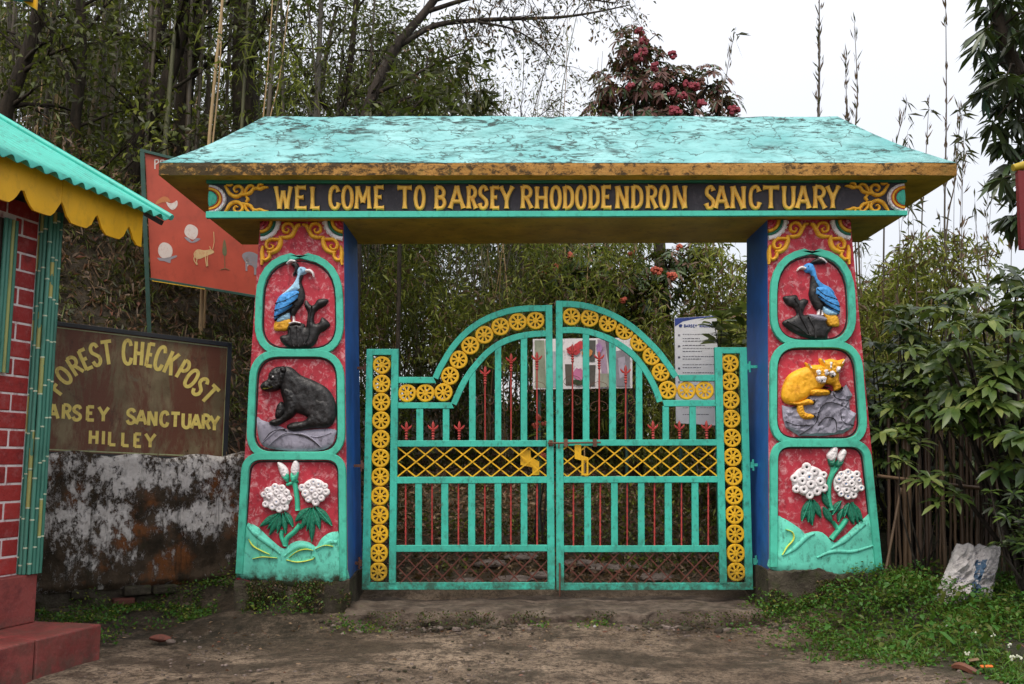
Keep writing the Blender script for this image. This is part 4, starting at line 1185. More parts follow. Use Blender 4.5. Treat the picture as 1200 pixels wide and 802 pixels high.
col_l = [(447.4, 428), (447.1, 450), (446.8, 471.5), (446.5, 493), (446.2, 515), (445.9, 537), (445.6, 559), (445.2, 581.5), (444.8, 604), (444.3, 626), (443.8, 648.5), (443.2, 670.5)]
col_r = [(855.2, 425.8), (855.6, 447.3), (856.2, 469), (857, 491), (857.8, 513.5), (858.6, 536), (859.3, 558.5), (860, 581), (860.8, 603.5), (861.6, 626), (862.3, 648.5), (862.9, 670.5)]
L = leaf('l', dict(label='left gate leaf, its rounded crest falling away to the left', hx=440,
    stiles=[[(430, 409.5), (437, 409.5), (434, 691), (424.4, 691)], [(459, 409.5), (467.3, 409.5), (464, 684), (456, 684)], [(639.3, 358), (647, 358), (650.3, 691), (641.7, 691)]],
    rails=[[(430, 409.3), (467.4, 409.3), (467.4, 416.4), (430, 416.4)], [(467, 442), (508, 442.2), (511, 449.4), (467, 449.4)], [(466.6, 472), (529, 472), (532, 479), (466.6, 479)],
           [(464.5, 516.4), (640, 516.2), (640, 523.6), (464.5, 523.7)], [(464.2, 559), (641, 558.6), (641, 566.2), (464.2, 566.8)], [(463.8, 639), (641.5, 638.6), (641.5, 646.2), (463.8, 646.8)], [(424.4, 682.6), (650, 682.4), (650, 691), (424.4, 691.2)]],
    bars=[[(488, 479), (496, 479), (496, 517), (488, 517)], [(519, 479), (526.6, 479), (526.6, 517), (519, 517)], [(549.8, 437), (557.4, 427), (557.4, 517), (549.8, 517)], [(580, 407), (587.4, 403), (587.4, 517), (580, 517)], [(610.2, 396), (617.8, 394), (617.8, 517), (610.2, 517)],
          [(486.7, 566), (494.5, 566), (494.5, 640), (486.7, 640)], [(517.2, 566), (525.4, 566), (525.4, 640), (517.2, 640)], [(548.7, 566), (556.9, 566), (556.9, 640), (548.7, 640)], [(579.6, 566), (587.6, 566), (587.6, 640), (579.6, 640)], [(610.2, 566), (618, 566), (618, 640), (610.2, 640)]],
    bands=[([(507, 442.2), (511.5, 432), (516.6, 423), (525, 409), (535.6, 395.7), (548, 384), (561.7, 374.6), (575, 368), (590, 362.8), (604, 359.8), (618.6, 358.4), (640, 358)], 7.2),
           ([(528.5, 472.5), (533, 462), (538, 451.4), (543.5, 441.5), (549.8, 432.4), (561.7, 418.2), (570, 410), (580.6, 402), (590, 397), (599.6, 393.3), (611, 390.4), (623.3, 388.6), (639.5, 387.6)], 7.2)],
    ros=col_l + [(477, 460.9), (498.4, 460.7), (519.6, 460), (527.2, 440.7), (537.3, 421.8), (551, 405.2), (567.6, 392.6), (586.5, 383), (606.7, 377.4), (627.6, 375.8)],
    spears=[(476.4, 493.6, 517, False), (507.6, 493.6, 517, False), (538.2, 493.6, 517, False), (568.5, 428.9, 517, True), (598.9, 414, 517, True), (629.2, 412, 517, True)],
    scrolls=[(568.5, 462), (598.9, 447), (629.2, 447)],
    rods=[475.4, 506.3, 537.2, 568.2, 598.7, 629.4], lo=(567, 639.5), lat=(464.5, 640.5, 524, 559), lat2=(464, 641.5, 647, 682.5), ph=1))
Rg = leaf('r', dict(label='right gate leaf, its rounded crest falling away to the right', hx=866,
    stiles=[[(651.3, 353), (659, 353), (661, 691.5), (651.8, 691.5)], [(836.8, 407.5), (845.6, 407.5), (851.4, 684), (843.2, 684)], [(866.4, 407.5), (874.5, 407.5), (882, 691), (873.2, 691)]],
    rails=[[(836.8, 407.4), (874.6, 407.4), (874.8, 414.6), (836.8, 414.6)], [(794, 439.6), (837, 439.4), (837.4, 446.8), (797, 446.8)], [(775.5, 469.2), (838, 469), (838.4, 476.4), (778, 476.6)],
           [(659.6, 515.6), (840, 515.2), (840.2, 522.4), (659.6, 522.8)], [(660, 558.6), (841, 558.2), (841.2, 565.6), (660, 566)], [(660.4, 639.6), (843, 639.2), (843.2, 647), (660.4, 647.2)], [(652, 683.2), (882, 682.8), (882, 691.2), (652, 691.8)]],
    bars=[[(682.8, 390), (690.4, 391), (690.6, 516), (682.9, 516)], [(713.6, 398), (721.6, 403), (721.8, 516), (713.8, 516)], [(745, 420), (752.4, 430), (752.8, 516), (745, 516)], [(776.2, 476), (783.6, 476), (783.9, 516), (776.4, 516)], [(807.8, 476), (815.2, 476), (815.6, 516), (808, 516)],
          [(684.6, 565), (692.4, 565), (692.6, 640), (684.8, 640)], [(716, 565), (723.8, 565), (724, 640), (716.2, 640)], [(747.4, 565), (755, 565), (755.4, 640), (747.6, 640)], [(778.8, 565), (787, 565), (787.4, 640), (779, 640)], [(810.2, 565), (818.2, 565), (818.8, 640), (810.6, 640)]],
    bands=[([(659, 353), (670.8, 353.4), (682, 354.6), (694.5, 357.4), (706, 361), (718.2, 366), (730, 372.4), (742, 380.3), (753, 389.4), (763, 399.2), (772, 408.2), (779.8, 418), (788, 429.6), (794.6, 440)], 7.2),
           ([(659, 383.9), (673, 383.6), (687.4, 385), (699, 388), (711, 392.4), (722, 397.6), (732.4, 404.4), (740, 410), (746.6, 416.2), (754, 425), (760.9, 435), (767, 446), (772.7, 458.5), (776.5, 470)], 7.2)],
    ros=col_r + [(669.6, 371.3), (691, 373), (712.3, 379), (732, 388), (749, 401.6), (763.7, 417.7), (774.6, 436.7), (782.6, 457.4), (804.4, 458), (825.8, 457.8)],
    spears=[(765, 492.8, 516, False), (796, 492.8, 516, False), (827.7, 492.8, 516, False), (670.8, 403, 516, True), (702, 411, 516, True), (733, 427.7, 516, True)],
    scrolls=[(670.8, 440), (702, 447), (733, 461)],
    rods=[672, 703.4, 735, 767, 798.6, 830], lo=(566, 640), lat=(660, 841, 523, 558.6), lat2=(660.8, 843.5, 647.2, 683), ph=5))
# yellow handle plates with a slot
def zplate(root, pts, dy=-.03):
    mb = MB()
    a = [at(x, y, YG) + Vector((0, dy, 0)) for x, y in pts]; b = [q + Vector((0, .006, 0)) for q in a]
    n = len(a)
    mb.add(a, [tuple(range(n))]); mb.add(b, [tuple(range(n))[::-1]])
    for i in range(n):
        j = (i + 1) % n
        mb.add([a[i], b[i], b[j], a[j]], [(0, 1, 2, 3)])
    o = mb.build('handle_plate', M['rosette'], root); fix_normals(o.data)
    return o
cz = C(640, 510, 3.82)
zplate(Rg, cz([(127, 44), (156, 44), (156, 90), (174, 96), (174, 112), (167, 112), (167, 172), (174, 172), (174, 180), (157, 180), (157, 114), (127, 106)]))
zplate(Rg, cz([(174, 96), (188, 101), (188, 180), (174, 180), (174, 172), (180, 172), (180, 112), (174, 112)]))
zplate(L, [(610, 527), (622, 527), (622, 536), (632, 541), (632, 557), (624, 557), (624, 548), (610, 545)], .03)
# latch: bolt across the meeting stiles, eyes, drop bolt
mb = MB()
A, B = at(642, 519.6, YG - .05), at(704, 518.8, YG - .05)
mb.tube([A, B], .0085, 8)
mb.tube([at(655, 519.4, YG - .05), at(655, 526, YG - .05)], .007, 6)
for x in (663, 697):
    mb.box(tuple(at(x - 2, 523.5, YG - .062)), tuple(at(x + 2, 514.5, YG - .026)))
mb.build('latch_bolt', M['rust'], Rg, smooth=50)
mb = MB()
c = at(645.5, 519.5, YG - .05)
mb.tube([c + Vector((.02 * math.cos(t), .0, .02 * math.sin(t))) for t in np.linspace(0, 2 * math.pi, 13)], .006, 6)
mb.box((c.x - .02, c.y + .012, c.z - .03), (c.x + .02, c.y + .026, c.z + .03))
mb.build('latch_eye', M['rust'], L, smooth=50)
mb = MB()
mb.tube([at(656, 660, YG - .034), at(656, 699, YG - .034)], .008, 6)
mb.build('drop_bolt', M['rust'], Rg, smooth=50)
# hinges: pin, strap and bracket into the blue pillar side
for root, sgn, rows in ((L, -1, ((427.5, 431.5), (423.6, 546), (421, 660))), (Rg, 1, ((878.5, 430), (882.6, 545), (886, 658)))):
    for (x, y) in rows:
        mb = MB()
        c = at(x, y, YG)
        mb.tube([c + Vector((0, 0, -.055)), c + Vector((0, 0, .055))], .011, 8)
        mb.box((min(c.x, c.x + sgn * .075), c.y - .008, c.z - .014), (max(c.x, c.x + sgn * .075), c.y + .008, c.z + .014))
        mb.box((min(c.x, c.x - sgn * .03), c.y - .012, c.z - .03), (max(c.x, c.x - sgn * .03), c.y + .012, c.z + .03))
        mb.build('hinge', M['rust'] if sgn < 0 else M['gate_teal'], root, smooth=50)

# ------------------------------------------------------------------ the check post hut at the left
hu = Vector((.268, .9634, 0)).normalized()        # along the wall, away from the viewer
hn = Vector((hu.y, -hu.x, 0))                     # out of the wall, toward the road
hO = Vector((-3.68, 7.46, 0))                     # far corner of the plinth
def hp(u, n, z): return hO + hu * u + hn * n + Vector((0, 0, z))
hut = thing('checkpost_hut', 'red brick check post hut with corrugated teal eave, yellow scalloped trim and maroon steps', 'hut', hp(-1.5, -1, 0))
def hbox(name, u0, u1, n0, n1, z0, z1, mat, parent=None, bev=None):
    mb = MB(); mb.boxf(hp(u0, n0, z0), hu * (u1 - u0), hn * (n1 - n0), Vector((0, 0, z1 - z0)))
    o = mb.build(name, mat, parent or hut, bev=bev); fix_normals(o.data)
    return o
# steps of painted blocks with open joints
stp = link('lower_step', None, hp(-.8, .2, 0), hut)
e = [0.05, -.62, -1.30, -2.0, -2.7]
for a, b in zip(e[:-1], e[1:]):
    g0 = .006
    hbox('step_block', a - g0, b + g0, 0.24, .57, -.03, .268, M['step_red'], stp, .012)
hbox('step_core', .04, -2.7, -.3, .235, -.03, .262, M['step_red'], stp)
plt = link('plinth', None, hp(-1, -.2, .4), hut)
e = [0.0, -.52, -1.05, -1.6, -2.2, -2.8]
for a, b in zip(e[:-1], e[1:]):
    hbox('plinth_block', a - .004, b + .004, -.22, 0.0, .264, .632, M['step_red'], plt, .01)
hbox('plinth_core', -.004, -2.8, -2.6, -.225, -.03, .628, M['step_red'], plt)
# wall: courses of painted bricks standing proud of white brushed joints
wall = link('brick_wall', None, hp(-1.2, -.2, 1.5), hut)
wn0 = -.085
mb = MB(); mb.boxf(hp(-.12, wn0 - .18, .63), hu * -2.7, hn * .18, Vector((0, 0, 2.85)))
mb.build('mortar_bed', M['mortar'], wall)
course, z, k = .1375, .636, 0
while z < 3.4:
    off = (k % 2) * .17
    u = -.13
    first = True
    while u > -2.75:
        ln = .33 if not (first and k % 2) else .17
        first = False
        u2 = max(u - ln, -2.8)
        # the window opening
        zc = z + course / 2
        if 2.14 < zc < 3.34 and u2 < -.37 and u > -1.5:
            u2c = -.37
            if u > u2c + .03:
                mb = MB(); mb.boxf(hp(u - .0085, wn0 - .02, z + .007), hu * -(u - u2c - .012), hn * .025, Vector((0, 0, course - .014)))
                o = mb.build('brick', M['brick'], wall, bev=.008); fix_normals(o.data)
        else:
            j = .0085
            mb = MB()
            pr = .005 + rnd.uniform(-.002, .003)
            mb.boxf(hp(u - j, wn0 - .02, z + j * .8), hu * -(u - u2 - 2 * j), hn * (.02 + pr), Vector((0, 0, course - j * 1.7)))
            o = mb.build('brick', M['brick'], wall, bev=.008); fix_normals(o.data)
        u = u2
    z += course; k += 1
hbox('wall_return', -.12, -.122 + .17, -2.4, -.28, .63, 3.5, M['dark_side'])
# window edge: split bamboo casing
wi = link('window', None, hp(-.9, -.05, 2.7), hut)
for i in range(4):
    mb = MB(); c0 = hp(-.39 - i * .034, wn0 + .03, 2.16)
    mb.tube([c0 + Vector((0, 0, t)) for t in np.linspace(0, 1.18, 8)], .017, 8)
    mb.build('casing_culm', M['culm_teal'] if i != 1 else M['culm_yellow'], wi, smooth=60)
hbox('shutter', -.50, -1.5, wn0 - .03, wn0 + .012, 2.16, 3.34, M['timber'], wi)
# corner post clad with painted bamboo
post = link('bamboo_post', None, hp(-.05, -.05, 2), hut)
hbox('post_core', .0, -.10, -.165, -.008, .632, 3.5, M['timber'], post)
culms = []
vdir = Vector((.45, -.89, 0)).normalized()
pc = hp(-.045, -.075, 0)
side_ = Vector((-vdir.y, vdir.x, 0))
for i in range(8):
    q = (i - 3.5) / 3.5
    # wrapped round the outer corner: half on the road face, half on the near end
    base = hp(-.118, -.150 + .022, 0) if False else None
cl = [(-.115, -.160), (-.118, -.128), (-.12, -.095), (-.12, -.06), (-.12, -.027), (-.108, .008), (-.074, .014), (-.04, .016), (-.006, .016), (.016, -.008)]
for i, (u_, n_) in enumerate(cl):
    c0 = hp(u_, n_, .636)
    mb = MB()
    nn_ = 26
    jz = rnd.uniform(.0, .3)
    pts, rad = [], []
    z_ = 0
    for j in range(nn_):
        zz = 2.86 * j / (nn_ - 1)
        pts.append(c0 + Vector((rnd.uniform(-1, 1) * .0012, rnd.uniform(-1, 1) * .0012, zz)))
        rad.append(.0165)
    mb.tube(pts, rad, 10, mi=0)
    zz = jz
    while zz < 2.8:
        mb.lathe(c0 + Vector((0, 0, zz)), (0, 0, 1), [(0, .0168), (.006, .0192), (.012, .0168)], 10, mi=1)
        if rnd.random() < .16:
            zb_ = c0 + Vector((0, 0, zz + .012))
            mb.tube([zb_, zb_ + Vector((0, 0, min(.28, 2.84 - zz)))], .0171, 10, mi=2)
        zz += rnd.uniform(.28, .36)
    mb.build('culm', [M['culm_teal'], M['node_white'], M['culm_yellow']] if i not in (0, 9) else [M['culm_yellow'], M['node_white'], M['culm_teal']], post, smooth=60)
# corrugated lean-to sheet with its verge strip
tip = Vector((-3.03, 8.12, 3.61))
def rp_(s_, t, lift=0):
    """s_ metres back toward the viewer along the eave, t metres up the slope"""
    return tip - hu * s_ + (-hn * math.cos(R(30)) + Vector((0, 0, math.sin(R(30))))) * t + (hn * math.sin(R(30)) + Vector((0, 0, math.cos(R(30))))) * lift
mb = MB()
ns, nt = 240, 8
vs = []
for i in range(ns + 1):
    s_ = 3.4 * i / ns
    wv = .021 * math.cos(2 * math.pi * s_ / .14)
    for j in range(nt + 1):
        t = 2.6 * j / nt
        vs.append(rp_(s_, t + (.008 * math.sin(s_ * 9) if j == 0 else 0), wv))
mb.add(vs, [(i * (nt + 1) + j, (i + 1) * (nt + 1) + j, (i + 1) * (nt + 1) + j + 1, i * (nt + 1) + j + 1) for i in range(ns) for j in range(nt)])
o = mb.build('roof_sheet', M['hut_roof'], hut, smooth=180)
so = o.modifiers.new('thick', 'SOLIDIFY'); so.thickness = .006
mb = MB()
mb.tube([rp_(-.0, t, .03) for t in np.linspace(0, 2.6, 12)], .028, 8)
mb.build('verge_cap', M['hut_roof'], hut, smooth=60)
mb = MB()
for s_ in (.05, .8, 1.6, 2.4, 3.2):
    a = rp_(s_, .03 if s_ < .1 else .22, -.05); b = rp_(s_, 2.4, -.07)
    mb.tube([a, b], .03, 4)
a = rp_(0.03, .42, -.055); b = rp_(3.4, .42, -.055)
mb.tube([a, b], .028, 4)
mb.build('rafter', M['timber'], hut)
# yellow scalloped boards
def fpt(s_, z): return tip - hu * s_ - hn * .115 + Vector((0, 0, z - tip.z))
zt = 3.655
def scallop(s0, s1, z_lo=3.33, z_hi=3.475):
    lob = .392
    n = 60
    top, bot = [], []
    for i in range(n + 1):
        s_ = s0 + (s1 - s0) * i / n
        ph = (s_ / lob) % 1.0
        q = abs(ph - .5) * 2          # 0 at the lobe's middle, 1 at the cusp
        # ogee lobe: round belly, shoulder, deep notch
        z = z_lo + (z_hi - z_lo) * (.10 * q ** 2 if q < .45 else (.02 + .28 * ((q - .45) / .25) ** .7 if q < .7 else .30 + .70 * ((q - .7) / .3) ** .8))
        bot.append(z)
        top.append(zt)
    return n, top, bot
for (s0, s1) in ((.22, 1.178), (1.182, 3.2)):
    mb = MB()
    n, top, bot = scallop(s0 - .0, s1)
    th = .018
    vs = []
    for i in range(n + 1):
        s_ = s0 + (s1 - s0) * i / n
        for z, k_ in ((top[i], 0), (bot[i], 0), (bot[i], 1), (top[i], 1)):
            vs.append(fpt(s_, z) - hn * (th * k_))
    mb.add(vs, [(i * 4 + k, (i + 1) * 4 + k, (i + 1) * 4 + (k + 1) % 4, i * 4 + (k + 1) % 4) for i in range(n) for k in range(4)])
    mb.add(vs[:4], [(0, 1, 2, 3)]); mb.add(vs[-4:], [(3, 2, 1, 0)])
    o = mb.build('scalloped_board', M['hut_yellow'], hut); fix_normals(o.data)
# soffit boards closing the lean-to
hbox('soffit', .5, -2.7, -2.3, .30, 3.56, 3.575, M['timber'])
# the upper roof's corner, whose yellow pennant trim just enters the picture
up = hp(-2.05, -.15, 0)
mb = MB()
c0 = at(44, 12, 6.2)
du = Vector((-.8, -.5, .12)); 
mb.boxf(c0 + Vector((0, 0, .03)), Vector((-1.4, -.35, .2)), Vector((.15, 1.0, 0)) * -1.2, Vector((0, 0, .05)))
o = mb.build('upper_eave', M['timber'], hut); fix_normals(o.data)
mb = MB()
tri = [at(23, -14, 6.15), at(44, -14, 6.15), at(42, 11, 6.15), at(24, 0, 6.15)]
tb = [q + Vector((0, .02, 0)) for q in tri]
mb.hexa([tri[3], tri[2], tb[2], tb[3], tri[0], tri[1], tb[1], tb[0]])
mb.build('pennant_trim', M['hut_yellow'], hut)
mb = MB(); mb.boxf(hp(-2.6, -.5, 3.3), hu * .15, hn * .15, Vector((0, 0, 2.2))); mb.build('upper_post', M['timber'], hut)

# ------------------------------------------------------------------ stained retaining wall
wroot = thing('retaining_wall', 'dark retaining wall with flaking whitewash, bricks showing at its foot', 'wall', ((WA[0] + WB[0]) / 2, (WA[1] + WB[1]) / 2, 0))
wd = Vector((WD[0], WD[1], 0)); wnn = Vector((WN[0], WN[1], 0))
WL_ = float(np.linalg.norm(WB - WA))
def wp(a, d, z): return Vector((WA[0], WA[1], 0)) + wd * a + wnn * d + Vector((0, 0, z))
mb = MB()
na, nz_ = 150, 60
vs = []
top_z = lambda a: 1.56 + .02 * math.sin(a * 3) + .02 * math.sin(a * 11)
for i in range(na + 1):
    a = -1.2 + (WL_ + 1.6) * i / na
    for j in range(nz_ + 1):
        z = .27 + (top_z(a) - .27) * j / nz_
        q = noise.fractal(Vector((a * 2.4, z * 3.2, 1)), .8, 2.1, 5)
        edge = .05 * max(0, 1 - (z - .27) / .06) + .03 * max(0, 1 - (top_z(a) - z) / .04)
        vs.append(wp(a, q * .016 + edge, z))
    vs.append(wp(a, .30, top_z(a)))
m = nz_ + 2
mb.add(vs, [(i * m + j, (i + 1) * m + j, (i + 1) * m + j + 1, i * m + j + 1) for i in range(na) for j in range(m - 1)])
o = mb.build('render_coat', M['wall'], wroot, smooth=180)
# brick footing under the render, uneven, part of it fallen away
for row in range(3):
    a = -1.0 + (row % 2) * .14
    while a < WL_ + .2:
        ln = rnd.uniform(.22, .27)
        if rnd.random() > .45:
            mb = MB()
            z0 = .0 + row * .098; d = rnd.uniform(-.045, .05) + (.02 if row == 3 else -.01 * (3 - row))
            mb.boxf(wp(a, d, z0 + rnd.uniform(0, .008)), wd * (ln - rnd.uniform(.012, .03)), wnn * .2, Vector((0, 0, .088 + rnd.uniform(-.01, .004))))
            o = mb.build('brick', M['old_brick'] if rnd.random() < .38 else M['footing'], wroot, bev=.02)
            fix_normals(o.data)
        a += ln
hb = MB(); hb.boxf(wp(-1.2, .07, -.1), wd * (WL_ + 1.5), wnn * .22, Vector((0, 0, .40))); hb.build('footing_core', M['footing'], wroot)

# ------------------------------------------------------------------ FOREST CHECK POST sign
# it stands along the wall top; corners measured on its own plane
SA, SB = Vector((-4.62, 8.80, 0)), Vector((-3.06, 10.02, 0))
sd = (SB - SA).normalized(); sn = Vector((sd.y, -sd.x, 0))      # sn faces the road
def spx(px, py, w_=0): return on_plane(px, py, SA + sn * w_, sn)
sign = thing('wooden_framed_sign', 'rusty board lettered FOREST CHECK POST in a yellow arc', 'sign', spx(170, 540))
q = [(40, 374.5), (270.5, 403), (264, 538.5), (34, 528.5)]
mb = MB(); a = [spx(x, y) for x, y in q]; b = [p - sn * .02 for p in a]
mb.hexa([a[3], a[2], b[2], b[3], a[0], a[1], b[1], b[0]]); mb.build('board', M['sign_rust'], sign)
def sbar(p, q_, w_, name='frame_bar', mat='sign_frame', h=.02, off=0.0):
    mb = MB(); mb.ribbon(lambda x, y, w: spx(x, y, w + off), [p, q_], w_, h, False, 0, 'flat'); return mb.build(name, M[mat], sign)
sbar((36, 375.5), (272, 404.5), 5); sbar((269.5, 402), (263.5, 540), 5.5); sbar((32, 530), (264, 539.5), 3.2)
sbar((36, 380.2), (268, 408), 1.2, 'border_line', 'sign_line', .003, .001); sbar((267, 407), (260.8, 535.8), 1.5, 'border_line', 'sign_line', .003, .001); sbar((33, 526), (262, 536), 1.4, 'border_line', 'sign_line', .003, .001)
for a_ in (.25, 1.7):
    mb = MB(); mb.boxf(SA + sd * a_ - sn * .09 + Vector((0, 0, 1.3)), sd * .05, sn * .05, Vector((0, 0, 1.3))); mb.build('post', M['timber'], sign)
cs = C(0, 360, 4.01)
def sletter(ch, cx, cy, w_, h_, ang, st=4.2, shear=0, nm='sign_yellow'):
    """letter centred at a crop pixel, ang degrees turned clockwise, in crop units"""
    t = R(ang)
    def mp(u, v):
        x, y = (u - .5) * w_ + shear * (v - .5) * h_, (.5 - v) * h_
        return cs([(cx + x * math.cos(t) - y * math.sin(t), cy + x * math.sin(t) + y * math.cos(t))])[0]
    mb = MB(); mb.fm = lambda x, y, w: spx(x, y, w + .0015)
    glyph(mb, ch, mp, .0015, st, 1.0, 'flat')
    o = mb.build('letter', M[nm], sign)
for ch, cx, cy, w_, h_, ang in [('F', 262, 372, 52, 92, -52), ('O', 300, 322, 50, 84, -42), ('R', 350, 276, 50, 92, -32), ('E', 400, 246, 44, 98, -24), ('S', 448, 224, 44, 102, -15), ('T', 504, 214, 52, 112, -8),
                                ('C', 598, 212, 46, 112, 0), ('H', 652, 218, 42, 110, 4), ('E', 706, 226, 38, 110, 9), ('C', 752, 240, 44, 110, 16), ('K', 806, 264, 48, 108, 24),
                                ('P', 862, 296, 42, 92, 30), ('O', 900, 336, 46, 88, 36), ('S', 942, 374, 42, 90, 40), ('T', 986, 410, 46, 92, 44)]:
    sletter(ch, cx, cy, w_, h_, ang)
# B is half hidden behind the hut's post, as in the photograph only its end shows
for ch, cx, cy, w_ in [('B', 205, 486, 42), ('A', 252, 490, 46), ('R', 312, 492, 44), ('S', 362, 498, 42), ('E', 424, 500, 42), ('Y', 486, 504, 50),
                       ('S', 616, 514, 42), ('A', 664, 518, 48), ('N', 716, 524, 44), ('C', 772, 526, 40), ('T', 824, 530, 42), ('U', 876, 534, 42), ('A', 922, 538, 44), ('R', 968, 540, 42), ('Y', 1008, 546, 44)]:
    sletter(ch, cx, cy, w_, 66, 2.5, 3.9)
for ch, cx, cy, w_ in [('H', 440, 612, 44), ('I', 486, 614, 30), ('L', 526, 618, 40), ('L', 588, 622, 40), ('E', 646, 626, 40), ('Y', 706, 628, 50)]:
    sletter(ch, cx, cy, w_, 62, 2, 3.7)

# ------------------------------------------------------------------ vermilion wildlife board on posts
RA, RB = Vector((-4.02, 10.45, 0)), Vector((-1.95, 11.75, 0))
rd = (RB - RA).normalized(); rn = Vector((rd.y, -rd.x, 0))
def rpx(px, py, w_=0): return on_plane(px, py, RA + rn * w_, rn)
rb = thing('wildlife_board', 'vermilion signboard with faded animals and flowers behind the arch roof', 'sign', rpx(172, 383))
mb = MB(); a = [rpx(x, y) for x, y in [(170, 177), (330, 217), (330, 351.5), (177, 326.5)]]; b = [p - rn * .012 for p in a]
mb.hexa([a[3], a[2], b[2], b[3], a[0], a[1], b[1], b[0]]); mb.build('board', M['board_red'], rb)
def rbar(p, q_, w_, name='frame_bar', mat='board_frame', h=.03):
    mb = MB(); mb.ribbon(rpx, [p, q_], w_, h, False, 0, 'flat'); return mb.build(name, M[mat], rb)
rbar((164, 176), (332, 217.5), 3.2); rbar((176, 327), (332, 353), 3.0); rbar((166.5, 178), (175, 390), 5.2, 'post')
rbar((178, 329.2), (240, 339), .9, 'edge_stripe', 'rosette', .033)
cr_ = C(150, 160, 3.488)
def rprint(name, mat, polys=(), strokes=()):
    mb = MB()
    k = 0
    for q in polys:
        p = catmull(cr_(q), True, 3); k += 1
        mb.add([rpx(x, y, .0015 + .0008 * k) for x, y in p], [tuple(range(len(p)))])
    for (q, w_) in strokes:
        k += 1
        mb.ribbon(lambda x, y, w: rpx(x, y, w + .001), catmull(cr_(q), False, 3), w_, .0015 + .0008 * k, False, 0, 'flat')
    return mb.build(name, M[mat], rb)
rprint('printed_letter', 'pr_white', strokes=[([(110, 95), (110, 114), (110, 133)], 1.5), ([(110, 96), (122, 96), (124, 106), (112, 114)], 1.4)])
rprint('printed_letter', 'pr_white', strokes=[([(133, 97), (133, 116), (134, 133)], 1.5), ([(133, 98), (146, 98), (146, 110), (134, 116)], 1.4), ([(138, 116), (144, 125), (150, 134)], 1.4)])
rprint('printed_fox', 'pr_orange', [[(112, 280), (120, 262), (145, 246), (165, 252), (172, 268), (140, 270)]])
rprint('printed_fox_face', 'pr_white', [[(152, 262), (166, 272), (184, 272), (200, 262), (202, 282), (186, 300), (168, 292)]])
rprint('printed_flower', 'pr_white', [[(232, 380), (244, 362), (264, 362), (284, 378), (284, 404), (268, 422), (244, 412), (232, 398)]])
rprint('printed_leaf', 'pr_grey', [[(230, 412), (248, 416), (262, 430), (280, 416), (296, 420), (272, 434), (250, 432)]])
rprint('printed_flower', 'pr_white', [[(126, 450), (142, 434), (164, 438), (180, 456), (180, 484), (162, 500), (138, 496), (124, 476)]])
rprint('printed_leaf', 'pr_grey', [[(120, 496), (150, 498), (196, 486), (198, 494), (176, 504), (172, 518), (148, 510), (130, 508)]])
rprint('printed_deer', 'pr_cream', [[(268, 480), (284, 462), (312, 466), (340, 462), (352, 472), (344, 480), (322, 488), (296, 500), (278, 500)]], [([(272, 490), (270, 506), (282, 526)], 1.1), ([(284, 498), (280, 512), (284, 524)], 1.1), ([(316, 486), (318, 508), (322, 532)], 1.2), ([(326, 484), (324, 506), (326, 530)], 1.0), ([(338, 464), (334, 450)], 1.0), ([(346, 462), (352, 430), (350, 390)], .8)])
rprint('printed_plant', 'pr_green', [[(388, 440), (394, 420), (400, 440), (404, 476), (396, 490), (386, 476)]], [([(394, 480), (396, 520), (396, 544)], .7), ([(378, 546), (396, 540), (414, 546)], .8)])
rprint('printed_elephant', 'pr_grey', [[(466, 486), (480, 474), (504, 472), (530, 484), (540, 506), (536, 530), (520, 540), (506, 528), (486, 522), (474, 506)]], [([(484, 516), (484, 550)], 2.2), ([(520, 526), (520, 566)], 2.6), ([(536, 520), (534, 550)], 1.8)])
rprint('printed_tusk', 'pr_white', [[(482, 498), (490, 496), (494, 520), (488, 532), (482, 520)]])
